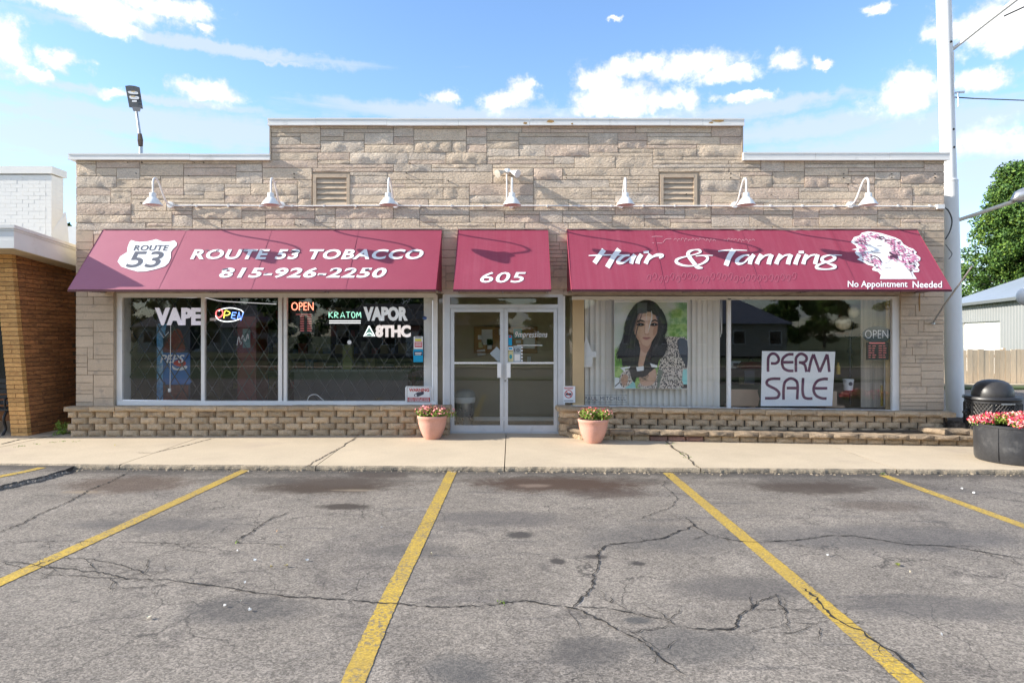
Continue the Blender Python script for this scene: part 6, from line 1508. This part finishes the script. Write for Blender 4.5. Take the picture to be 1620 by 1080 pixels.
dst(lambda A: (A.rect(804,530,810,546,'st_b',.002), A.rect(805,531,809,534,'ws_r',.003)), 'narrow blue sticker')
dst(lambda A: (A.rect(804,548,811.5,554,'ink_w',.003), A.rect(805,549.5,810.5,552.5,'st_b',.004)), 'small white and blue sticker')
dst(lambda A: (A.rect(804,555,812,572,'pp_y',.003), A.ell(808,564,2.4,3.6,'pp_t',.004,10)), 'cream sticker with a green oval')
dst(lambda A: (A.rect(812,546.5,824.5,574,'pp_g',.0025), A.text('10',813.5,551,822,556.5,'ws_k',.004,0,.02), A.rect(814,560,822.5,571,'pp_w',.004)), 'grey notice with number 10')
for k in range(5): dst(lambda A: A.rect(824.5,548+k*5.2,827,550.6+k*5.2,'ink_w',.003), 'white paper tab')
A_ = Art(vplane(YF+.028)); A_.poly([(775,559),(786,548),(793,556),(793,570),(788,572)],'pp_g',.002); A_.build('taped_flyer', dl)
t = thing('lidded_bin', W(735,672,12.75), 'grey swing-lid bin with a white bag inside the left door', 'bin'); zf = .02; c_ = (W(735,0,12.8)[0],12.8)
m_ = MB(); m_.lathe([(.15,0),(.155,.02),(.185,.44),(.19,.5)], (c_[0],c_[1],zf), 24); m_.build('body', M['steel'], t, smooth=True)
m_ = MB(); m_.lathe([(.192,.44),(.197,.46),(.205,.50),(.198,.545),(.18,.55)], (c_[0],c_[1],zf), 24); m_.build('bag', M['ink_w'], t, smooth=True)
m_ = MB(); m_.lathe([(.20,.545),(.205,.56),(.195,.62),(.15,.67),(.08,.69),(0,.695)], (c_[0],c_[1],zf), 24); m_.build('lid', flat('lid_grey', (.30,.33,.33), .35), t, smooth=True)
t, A = art_thing('wall_outlet', 'beige outlet plate on the lobby wall', 'outlet', 837, 569, 13.56); m_ = MB(); p = W(834,564,13.56); q = W(840,573,13.56); m_.box(p[0],q[0],13.55,13.6,q[2],p[2]); m_.build('plate', M['paper'], t)

# ------------------------------------------------------------------ salon windows
bl = thing('vertical_blind', (1.9,YG+.22,.4), 'off-white vertical blind filling the salon window behind the poster', 'blind')
M['slat'] = pm('blind_fabric', (.90,.85,.76), .8, .05, 2)
x = 926; k = 0
while x < 1136:
    a_ = W(x,0,YG+.18); w = .125; an = R(24 if x < 1090 else 14); zt = W(0,473,YG+.2)[2]; zb = .46
    c_, s_ = math.cos(an)*w/2, math.sin(an)*w/2; cx = a_[0]+.05; m_ = MB()
    v = []
    for j, u in enumerate((-1,-.33,.33,1)):
        for z_ in (zb, zt): v.append((cx+c_*u, YG+.2+s_*u+.012*(1-u*u), z_))
    m_.add(v, [(0,2,3,1),(2,4,5,3),(4,6,7,5)]); m_.build('slat', M['slat'], bl, smooth=True); x += 8.4 if x < 965 or x > 1085 else 9.2
m_ = MB(); p = W(924,470,YG+.2); q = W(1140,474,YG+.2); m_.box(p[0],q[0],YG+.16,YG+.24,q[2],p[2]); m_.build('head_rail', M['slat'], bl)
m_ = MB(); m_.tube([W(1139,474,YG+.15),W(1141,520,YG+.15),W(1140,533,YG+.15)], .006, 5); m_.tube([W(1142,474,YG+.15),W(1142,528,YG+.15)], .006, 5); m_.build('wand', M['white'], bl)
# portrait poster
d = YG+.05
t, A = art_thing('portrait_poster', 'large poster of a dark haired woman in a leopard print top before the blinds', 'poster', 1030, 615, d)
kq = 270/1535
def P(pts): return [(890+x*kq, 460+y*kq) for x, y in pts]
m_ = MB(); p = W(*P([(465,68)])[0],d); q = W(*P([(1125,880)])[0],d); m_.box(p[0],q[0],d,d+.006,q[2],p[2]); m_.build('sheet', flat('poster_paper', (.78,.76,.72), .5), t)
M['po_bg'] = pm('poster_haze', (.62,.64,.58), .5, .12, 2.5, col2=(.42,.52,.33), c2s=2.2, c2lo=.5, c2hi=.75)
def pos_mat(name, c1, c2, fn, base=None, rough=.5):
    m = bpy.data.materials.new(name); m.use_nodes = True; t_ = m.node_tree; b = t_.nodes['Principled BSDF']; b.inputs['Roughness'].default_value = rough; L2 = t_.links.new
    g = t_.nodes.new('ShaderNodeNewGeometry'); s_ = t_.nodes.new('ShaderNodeSeparateXYZ'); L2(g.outputs['Position'], s_.inputs[0])
    def nz(sc, d_=5, r_=.6):
        n = t_.nodes.new('ShaderNodeTexNoise'); L2(g.outputs['Position'], n.inputs['Vector']); n.inputs['Scale'].default_value = sc; n.inputs['Detail'].default_value = d_; n.inputs['Roughness'].default_value = r_; return n.outputs[0]
    def mth(op, *a_):
        n = t_.nodes.new('ShaderNodeMath'); n.operation = op
        for i_, v in enumerate(a_):
            if isinstance(v, (int,float)): n.inputs[i_].default_value = v
            else: L2(v, n.inputs[i_])
        return n.outputs[0]
    def ss(v, a_, b_):
        n = t_.nodes.new('ShaderNodeMapRange'); n.interpolation_type = 'SMOOTHSTEP'; L2(v, n.inputs[0]); n.inputs[1].default_value = a_; n.inputs[2].default_value = b_; return n.outputs[0]
    def mix(f, a_, b_):
        n = t_.nodes.new('ShaderNodeMix'); n.data_type = 'RGBA'
        L2(f, n.inputs[0])
        for i_, v in ((6,a_),(7,b_)):
            if isinstance(v, tuple): n.inputs[i_].default_value = (*v,1)
            else: L2(v, n.inputs[i_])
        return n.outputs[2]
    L2(fn(s_.outputs, nz, mth, ss, mix), b.inputs['Base Color']); return m
def bgfn(o, nz, mth, ss, mix):
    x, z = o[0], o[2]
    gl = mix(ss(nz(9,7,.7), .38, .62), (.13,.30,.045), (.38,.56,.17))
    hz_ = mix(ss(nz(1.6,3), .35, .65), (.66,.67,.62), (.50,.56,.46))
    f1 = ss(mth('ADD', mth('ADD', x, mth('MULTIPLY', nz(4,6,.65), .5)), mth('MULTIPLY', z, -.28)), 2.30, 2.52)
    f2 = ss(mth('ADD', mth('MULTIPLY', z, -1), mth('MULTIPLY', nz(5,6,.65), .3)), -1.42, -1.28)
    return mix(mth('MAXIMUM', f1, f2), hz_, gl)
M['po_bg'] = pos_mat('poster_backdrop', None, None, bgfn)
M['po_gr'] = pm('poster_green', (.24,.50,.06), .5, .35, 6, fine=.2, fs=25, col2=(.45,.66,.16), c2s=7, c2lo=.48, c2hi=.7)
M['po_hair'] = pm('poster_hair', (.022,.017,.018), .4, .4, 6, fine=.3, fs=30, stretch=(4,1,.4)); M['po_hair2'] = pm('poster_hair_sheen', (.060,.048,.048), .4, .4, 6, stretch=(5,1,.4))
M['po_skin'] = pm('poster_skin', (.68,.43,.30), .5, .10, 4); 
def skfn(o, nz, mth, ss, mix):
    x, z = o[0], o[2]
    side = ss(mth('ABSOLUTE', mth('SUBTRACT', x, 2.345)), .06, .215)
    top = ss(z, 2.02, 2.22); low = ss(mth('MULTIPLY', z, -1), -1.52, -1.35)
    c = mix(side, (.66,.42,.29), (.40,.215,.135)); c = mix(mth('MULTIPLY', top, .45), c, (.34,.18,.12)); c = mix(mth('MULTIPLY', low, .35), c, (.38,.21,.14))
    return mix(ss(nz(14,4), .3, .8), c, (.62,.40,.29))
M['po_skin'] = pos_mat('poster_skin_tone', None, None, skfn)
M['po_skin_d'] = flat('poster_skin_shade', (.50,.28,.19), .5); M['po_skin_l'] = flat('poster_skin_light', (.78,.55,.42), .5)
M['po_lip'] = flat('poster_lips', (.55,.24,.20), .5); M['po_eye'] = flat('poster_eye', (.02,.016,.016), .5); M['po_teal'] = pm('poster_car', (.28,.62,.60), .4, .3, 3); M['po_pale'] = flat('poster_pale', (.78,.80,.80), .5)
def leopard():
    m = pm('poster_leopard', (.62,.55,.48), .6, .2, 6); t_ = m.node_tree; b = t_.nodes['Principled BSDF']; src = b.inputs['Base Color'].links[0].from_socket
    tc_ = t_.nodes.new('ShaderNodeTexCoord'); mp_ = t_.nodes.new('ShaderNodeMapping'); mp_.inputs['Scale'].default_value = (1.7,1,1); mp_.inputs['Rotation'].default_value = (0,R(20),0); t_.links.new(tc_.outputs['Object'], mp_.inputs[0])
    n_ = t_.nodes.new('ShaderNodeTexNoise'); n_.inputs['Scale'].default_value = 14; t_.links.new(mp_.outputs[0], n_.inputs['Vector'])
    a_ = t_.nodes.new('ShaderNodeVectorMath'); a_.operation = 'MULTIPLY_ADD'; t_.links.new(n_.outputs['Color'], a_.inputs[0]); a_.inputs[1].default_value = (.06,.06,.06); t_.links.new(mp_.outputs[0], a_.inputs[2])
    v_ = t_.nodes.new('ShaderNodeTexVoronoi'); v_.inputs['Scale'].default_value = 30; t_.links.new(a_.outputs[0], v_.inputs['Vector'])
    r_ = t_.nodes.new('ShaderNodeMapRange'); r_.inputs[1].default_value = .40; r_.inputs[2].default_value = .52; t_.links.new(v_.outputs['Distance'], r_.inputs[0])
    x_ = t_.nodes.new('ShaderNodeMix'); x_.data_type = 'RGBA'; t_.links.new(r_.outputs[0], x_.inputs[0]); x_.inputs[6].default_value = (.035,.03,.035,1); t_.links.new(src, x_.inputs[7]); t_.links.new(x_.outputs[2], b.inputs['Base Color']); return m
M['po_leo'] = leopard()
A.poly(P([(468,105),(1120,105),(1120,875),(468,875)]),'po_bg',.001)
A.poly(P([(470,775),(560,790),(650,830),(660,875),(470,875)]),'po_pale',.002); A.stroke(P([(470,860),(540,800),(600,780)]),1.5,'po_eye',.0024); A.poly(P([(560,875),(640,790),(660,875)]),'po_teal',.0022)
A.poly(P([(1075,700),(1120,695),(1120,875),(1060,875)]),'po_teal',.002); A.rect(*P([(1070,840)])[0],*P([(1120,875)])[0],'po_eye',.0022)
A.poly(P([(905,430),(960,410),(1040,415),(1120,440),(1120,690),(1085,705),(1075,800),(1060,872),(700,872),(690,830),(740,800),(830,800),(860,700),(890,560)]),'po_leo',.003,3)
A.poly(P([(1035,440),(1120,450),(1120,690),(1090,640),(1050,560)]),'po_jk' if 'po_jk' in M else (flat('po_jk',(.05,.055,.075)) and 'po_jk'),.0034,3)
A.poly(P([(510,800),(530,740),(590,700),(650,720),(640,800),(580,860),(530,860)]),'po_leo',.003,3); A.poly(P([(525,790),(555,750),(590,770),(575,840),(540,850)]),'po_skin',.0035,3)
A.poly(P([(860,700),(905,720),(880,800),(870,872),(850,872)]),'po_grn2' if 'po_grn2' in M else (flat('po_grn2',(.16,.19,.15)) and 'po_grn2'),.0034)
A.poly(P([(690,760),(760,745),(830,700),(845,770),(810,840),(740,855),(700,830)]),'po_skin',.0036,3)
A.poly(P([(760,80),(700,95),(650,130),(610,190),(580,260),(560,330),(545,420),(520,500),(478,575),(500,560),(490,610),(530,610),(540,680),(590,680),(620,790),(650,825),(665,780),(740,770),(800,715),(850,680),(870,620),(905,590),(935,520),(925,450),(905,410),(935,350),(935,290),(905,210),(880,160),(835,105)]),'po_hair',.0042,3)
A.poly(P([(690,440),(700,520),(690,600),(680,680),(720,690),(745,600),(765,540),(790,470)]),'po_skin',.0047,3); A.poly(P([(700,470),(760,500),(800,460),(780,520),(745,560),(700,520)]),'po_skin_d',.0050,3)
A.poly(P([(655,240),(690,205),(750,190),(810,195),(850,230),(860,290),(858,340),(845,385),(815,435),(780,480),(740,490),(700,465),(665,420),(642,370),(635,310)]),'po_skin',.0054,3)
A.poly(P([(640,330),(655,350),(690,430),(720,480),(700,465),(660,410)]),'po_skin_d',.0058,2); A.poly(P([(740,300),(765,290),(775,360),(760,385),(742,372)]),'po_skin_l',.0057,3); A.poly(P([(700,250),(760,225),(800,240),(790,262),(720,268)]),'po_skin_l',.0056,3); A.poly(P([(820,330),(850,320),(845,370),(815,400)]),'po_skin_d',.0057,3)
for cx, cy, sg in ((700,303,1),(822,303,-1)):
    A.poly(P([(cx-42,cy+3),(cx-18,cy-22),(cx+18,cy-22),(cx+42,cy),(cx+18,cy+20),(cx-20,cy+19)]),'po_skin_d',.0060,3); A.poly(P([(cx-36,cy+2),(cx-14,cy-13),(cx+14,cy-13),(cx+36,cy+2),(cx+10,cy+13),(cx-14,cy+12)]),'po_eye',.0064,3); A.ell(*P([(cx+4,cy)])[0],.6,.6,'po_pale',.0068,8)
A.stroke(P([(668,282),(700,266),(738,278)]),[1.2,2.6,1.4],'po_eye',.0064); A.stroke(P([(795,278),(830,264),(856,278)]),[1.4,2.4,1.0],'po_eye',.0064)
A.stroke(P([(735,385),(745,392),(757,390),(768,393),(778,384)]),[.9,1.8,1.2,1.8,.9],'po_skin_d',.0064); A.stroke(P([(742,300),(738,350),(735,378)]),[.6,.9,.5],'po_skin_d',.0062)
A.poly(P([(717,422),(738,413),(757,417),(772,412),(792,422),(772,437),(755,441),(735,437)]),'po_lip',.0064,3); A.stroke(P([(717,423),(755,426),(792,423)]),[.3,.8,.3],'po_eye',.0068)
A.poly(P([(640,330),(628,420),(640,520),(660,640),(645,780),(622,760),(600,640),(590,500),(600,380),(615,260),(660,170),(720,130),(760,125),(700,190),(665,240)]),'po_hair',.0072,3)
A.poly(P([(760,120),(830,150),(875,240),(885,340),(850,430),(800,500),(760,580),(740,680),(760,740),(830,690),(880,600),(920,500),(900,400),(925,300),(885,190),(830,120)]),'po_hair',.0072,3)
A.poly(P([(758,120),(775,160),(800,200),(850,235),(862,300),(868,260),(850,200),(800,150)]),'po_hair',.0074,3)
for k in range(26):
    x0 = random.uniform(600,680); A.stroke(P([(x0+60,150),(x0,330),(x0-30,500),(x0-20-random.uniform(0,60),600+random.uniform(0,160))]),[.1,.35,.35,.05],'po_hair2',.0078+k*2e-5)
for k in range(26):
    x0 = random.uniform(850,905); A.stroke(P([(x0-60,140),(x0+5,280),(x0-20,440),(x0-90,560),(x0-120+random.uniform(-30,20),700)]),[.1,.35,.35,.3,.05],'po_hair2',.0078+k*2e-5)
for k in range(14):
    A.stroke(P([(560+random.uniform(-20,30),400),(520+random.uniform(-30,30),520),(490+random.uniform(-15,60),600+random.uniform(-20,80))]),[.3,.5,.08],'po_hair',.0076)
for k in range(10):
    A.stroke(P([(720+random.uniform(-30,60),700),(715+random.uniform(-30,60),760),(700+random.uniform(-30,80),810)]),[.5,.4,.08],'po_hair',.0076)
HO = [(760,80),(700,95),(650,130),(610,190),(580,260),(560,330),(545,420),(520,500),(490,570),(500,600),(520,640)]
HR = [(835,105),(880,160),(905,210),(935,290),(935,350),(915,410),(925,450),(935,520),(905,590),(870,640)]
for HL, sg in ((HO,-1),(HR,1)):
    for k in range(46):
        i0 = random.randrange(1, len(HL)-3); x0, y0 = HL[i0]; x1_, y1_ = HL[i0+1]; x2_, y2_ = HL[i0+2]; o_ = random.uniform(-8,9)*sg
        A.stroke(P([(x0+random.uniform(-6,6),y0),(x1_+o_,y1_),(x2_+o_*2,y2_+random.uniform(0,40))]),[.1,random.uniform(.25,.6),.05],'po_hair',.0076)
A.stroke(P([(797,180),(802,240),(785,300),(770,370)]),[.6,1.6,1.3,.2],'po_pale',.0082); A.stroke(P([(760,180),(752,230),(762,290)]),[.2,.5,.1],'po_pale',.0082)
A.poly(P([(660,685),(730,675),(728,715),(670,722)]),'po_pale',.0080); A.poly(P([(785,650),(850,668),(850,690),(800,685)]),'po_pale',.0080); A.poly(P([(515,690),(610,678),(600,694),(560,700),(560,730)]),'po_pale',.0080)
A.poly(P([(672,108),(760,108),(755,200),(672,205)]),'po_sq' if 'po_sq' in M else (flat('po_sq',(.10,.11,.12)) and 'po_sq'),.0084)
NM = {'po_bg':'printed_background','po_gr':'printed_greenery','po_hair':'printed_hair','po_hair2':'printed_hair_sheen','po_skin':'printed_face','po_leo':'printed_leopard_top','po_lip':'printed_lips','po_eye':'printed_dark_detail','po_teal':'printed_car'}
for m_k, mb_ in A.lay.items(): mb_.build(NM.get(m_k,'printed_detail'), M[m_k], t)
A = Art(vplane(YG-.003)); t2 = thing('window_lettering', W(965,632,YG), 'thin dark letters PAUL MITCHELL along the bottom of the salon pane', 'lettering')
A.text('PAUL MITCHELL', 925,627,990,633,'ink_k',.001,0,-.004,1.1); A.stroke([(924,625),(992,625)],.4,'ink_k',.001,0); A.stroke([(924,635.5),(992,635.5)],.4,'ink_k',.001,0); A.build('letters', t2)
A = Art(vplane(YG+.03)); t2 = thing('paper_pennant', W(930,580,YG+.03), 'white pointed paper taped inside at the left of the salon pane', 'paper'); A.poly([(921.5,556),(927,531),(937.5,558),(937,580),(923.5,580.5)],'pp_w',.001); A.rect(928,556,943,565,'pp_w',.002); A.build('sheet', t2)
# perm sale sign
d = YG+.03; t = thing('sale_sign', W(1262,642,d), 'white PERM SALE board with purple letters leaning in the right salon pane', 'sign')
m_ = MB(); m_.prism([(1205.5,555),(1321.5,556),(1316.5,642),(1203.5,642)], lambda p,s: W(p[0],p[1],d+(.0 if s==0 else .012))); m_.build('board', pm('sign_board', (.88,.89,.90), .6, .03, 2), t, fixn=True)
kp = 290/1620; M['purple'] = flat('purple_print', (.115,.025,.075), .6)
def Q(pts): return [(1150+x*kp, 460+y*kp) for x, y in pts]
A = Art(vplane(d)); w_ = 24*kp
def st(pts, sm=6): A.stroke(Q(pts), w_, 'purple', .002+.0002*len(A.lay.get('purple', MB()).f)/60, sm)
st([(363,714),(363,640),(368,585),(395,556),(430,560),(455,590),(455,620),(430,640),(388,640)]); st([(588,560),(540,562),(500,590),(487,630),(500,680),(540,704),(588,706)]); st([(490,630),(588,630)],0)
st([(609,716),(609,640),(612,590),(640,560),(670,558),(700,580),(702,610),(680,630),(635,632)]); st([(650,632),(688,655),(702,716)]); st([(722,716),(742,620),(765,560)],3); st([(765,560),(820,716)],0); st([(820,716),(885,560)],0); st([(885,560),(895,620),(904,716)],3)
st([(472,776),(400,776),(360,790),(352,820),(375,840),(430,868),(460,900),(455,930),(430,946),(336,948)]); st([(500,960),(500,880),(510,810),(545,778),(580,776),(615,800),(625,850),(620,958)]); st([(528,858),(615,858)],0)
st([(673,768),(668,880),(680,935),(710,950),(755,950)]); st([(892,778),(850,778),(800,795),(770,840),(768,890),(795,930),(840,948),(880,950)]); st([(775,860),(886,860)],0)
A.build('sign_lettering', t)
# oval open sign and hours board
d = YG+.04; t = thing('oval_open_sign', W(1388,540,d), 'dark oval OPEN sign with white letters hanging in the right salon pane', 'sign')
el_ = [(1388+24*math.cos(a_), 529+13*math.sin(a_)) for a_ in np.linspace(0,2*math.pi,33)[:-1]]
m_ = MB(); m_.prism(el_, lambda p,s: W(p[0],p[1],d+(.0 if s==0 else .02))); m_.build('oval_board', flat('slate', (.035,.05,.06), .5), t, fixn=True)
A = Art(vplane(d)); A.text('OPEN',1368.5,522,1405,535,'ink_w',.002,0,-.012); A.build('letters', t)
t = thing('hours_board', W(1387,570,d), 'dark board with dim red lines hanging below the oval sign', 'sign')
m_ = MB(); p = W(1371,541,d); q = W(1406,569,d); m_.box(p[0],q[0],d,d+.015,q[2],p[2]); m_.build('board', flat('board_dark', (.025,.018,.02), .5), t)
A = Art(vplane(d)); A.rect(1375,541.5,1400,543.5,'dim_red',.002); r6 = random.Random(1)
for k in range(6):
    for xx in (1374,1380,1390,1397): A.rect(xx,546.5+k*3.6,xx+r6.uniform(3,6),547.6+k*3.6,'dim_red',.002)
A.build('printed_lines', t)
# sheer curtain at the right
ct = thing('sheer_curtain', (5.9,YG+.45,.4), 'striped sheer curtain at the right of the salon window', 'curtain'); M['sheer'] = pm('curtain_fabric', (.75,.68,.58), .9, .25, 3, stretch=(6,1,.2))
xa, xb = W(1362,0,YG+.5)[0], W(1402,0,YG+.5)[0]; m_ = MB(); n = 60; v = []
for i in range(n+1):
    x = xa+(xb-xa)*i/n; y = YG+.5+.03*math.sin(i*1.25)
    for z_ in (.42, ZH-.06): v.append((x, y, z_))
m_.add(v, [(2*i,2*i+2,2*i+3,2*i+1) for i in range(n)]); m_.build('fabric', M['sheer'], ct, smooth=True)
# lamp with globe shades
t = thing('globe_floor_lamp', (W(1350,0,YG+.6)[0],YG+.6,.35), 'black floor lamp with three pale globe shades in the salon window', 'floor lamp'); d = YG+.6
M['globe'] = pm('globe_glass', (.80,.72,.52), .35, .1, 3)
for px, py, r in ((1334,511,.135),(1351,493,.115),(1377,503,.12)):
    m_ = MB(); sphere(m_, W(px,py,d+(.1 if px != 1334 else 0)), r); m_.build('globe_shade', M['globe'], t, smooth=True)
m_ = MB(); m_.tube([W(1345,526,d),W(1345,640,d)], .022, 8); m_.tube(tube_pts([W(1345,535,d),W(1338,533,d),W(1334,525,d)]), .012, 6); m_.tube(tube_pts([W(1345,535,d),W(1360,530,d+.1),W(1376,518,d+.1)]), .012, 6); m_.tube([W(1347,530,d),W(1351,508,d+.1)], .012, 6)
m_.lathe([(.03,0),(.05,.06),(.03,.12)], W(1345,560,d), 10); m_.build('stem', M['black'], t, smooth=True)
m_ = MB(); m_.lathe([(.03,.02),(.11,.03),(.13,.06),(.10,.07)], W(1334,531,d), 14); m_.build('shade_holder', flat('brown_brass', (.12,.05,.02), .4), t, smooth=True)
# chairs, trolley and plant pots inside the salon
t = thing('salon_chair', (W(1178,0,YG+.5)[0],YG+.55,.4), 'beige padded chair back low at the left of the right salon pane', 'chair')
m_ = MB(); d = YG+.5; m_.prism(crom([(1157,617),(1158,615.5),(1195,616),(1198.5,619),(1199,642),(1157,642)],2,True), lambda p,s: W(p[0],p[1],d+(.0 if s==0 else .14))); m_.build('backrest', flat('beige_vinyl', (.68,.47,.31), .55), t, fixn=True)
m_ = MB(); p = W(1160,642,d); m_.box(p[0],p[0]+.4,d,d+.5,.38,.44); m_.build('seat', M['beige_vinyl'], t)
t = thing('salon_chair', (W(1319,0,YG+.5)[0],YG+.6,.4), 'beige chair back mostly hidden right of the PERM SALE board', 'chair')
m_ = MB(); p = W(1312,619,d); q = W(1324,642,d); m_.box(p[0],q[0],d,d+.12,q[2],p[2]); m_.build('backrest', M['beige_vinyl'], t); m_ = MB(); m_.box(p[0],q[0]+.2,d+.12,d+.5,.38,.44); m_.build('seat', M['beige_vinyl'], t)
t = thing('reception_desk', (4.2,14,.02), 'low reception desk with papers inside the salon', 'desk'); m_ = MB(); p = W(1157,598,13.4); q = W(1200,608,13.4); m_.box(p[0]-.3,q[0]+.4,13.4,14,.02,q[2]); m_.build('body', flat('desk_green', (.10,.12,.06)), t); m_ = MB(); m_.box(p[0]+.15,q[0]-.1,13.38,13.4,q[2],p[2]+.02); m_.build('paper_tray', flat('cream_box', (.5,.42,.24)), t)
m_ = MB(); p = W(1178,586,13.2); q = W(1194,607,13.2); m_.box(p[0],q[0],13.2,13.22,q[2],p[2]); m_.build('screen', flat('grey_screen', (.16,.16,.17), .4), t)
t = thing('red_bag', W(1188,583,13.3), 'dark red bag lying on the salon desk', 'bag'); m_ = MB(); m_.lathe([(.0,0),(.26,.01),(.28,.07),(.2,.13),(.0,.15)], W(1188,583,13.5), 14, sx=1, sy=.6); m_.build('body', flat('bag_red', (.18,.015,.02)), t, smooth=True); m_ = MB(); m_.tube(tube_pts([W(1182,575,13.5),W(1188,566,13.5),W(1194,575,13.5)]), .01, 5); m_.build('handle', M['black'], t)
t = thing('wall_frame', W(1160,580,13.4), 'small pale picture frame at the left of the right salon pane', 'picture'); m_ = MB(); p = W(1157,571,13.6); q = W(1172,583,13.6); m_.box(p[0],q[0],13.6,13.63,q[2],p[2]); m_.build('frame', M['paper'], t); m_ = MB(); p = W(1160,574,13.6); q = W(1168,580,13.6); m_.box(p[0],q[0],13.59,13.6,q[2],p[2]); m_.build('print', flat('purple_photo', (.10,.05,.11)), t)
t = thing('white_planter_pot', W(1342,618,YG+.4), 'white pot with a black floral motif beside the floor lamp', 'pot'); d = YG+.42
m_ = MB(); c_ = W(1342,617,d); m_.lathe([(.07,0),(.09,.16),(.095,.20)], c_, 18); m_.build('pot', M['ink_w'], t, smooth=True); m_ = MB(); sphere(m_, (c_[0],d-.085,c_[2]+.12), .035, 8, 6); m_.build('motif', M['ink_k'], t)
t = thing('yellow_bottle', W(1325,590,YG+.4), 'small yellow bottle on the salon shelf right of the sale board', 'bottle'); m_ = MB(); m_.lathe([(.035,0),(.038,.02),(.038,.14),(.015,.18),(.015,.21)], W(1326,592,YG+.45), 12); m_.build('bottle', flat('bottle_yellow', (.5,.34,.05), .4), t, smooth=True)
t = thing('display_stand', W(1396,640,YG+.35), 'thin white display stand at the right of the salon window', 'stand'); m_ = MB(); m_.tube([W(1400,568,YG+.3),W(1400,642,YG+.3)], .01, 6); m_.build('upright', M['white'], t); 
m_ = MB(); m_.tube([W(1395,609,YG+.3),W(1395,642,YG+.3)], .022, 8); m_.build('patterned_tube', pm('black_yellow_tube', (.45,.33,.08), .6, .9, 60), t)
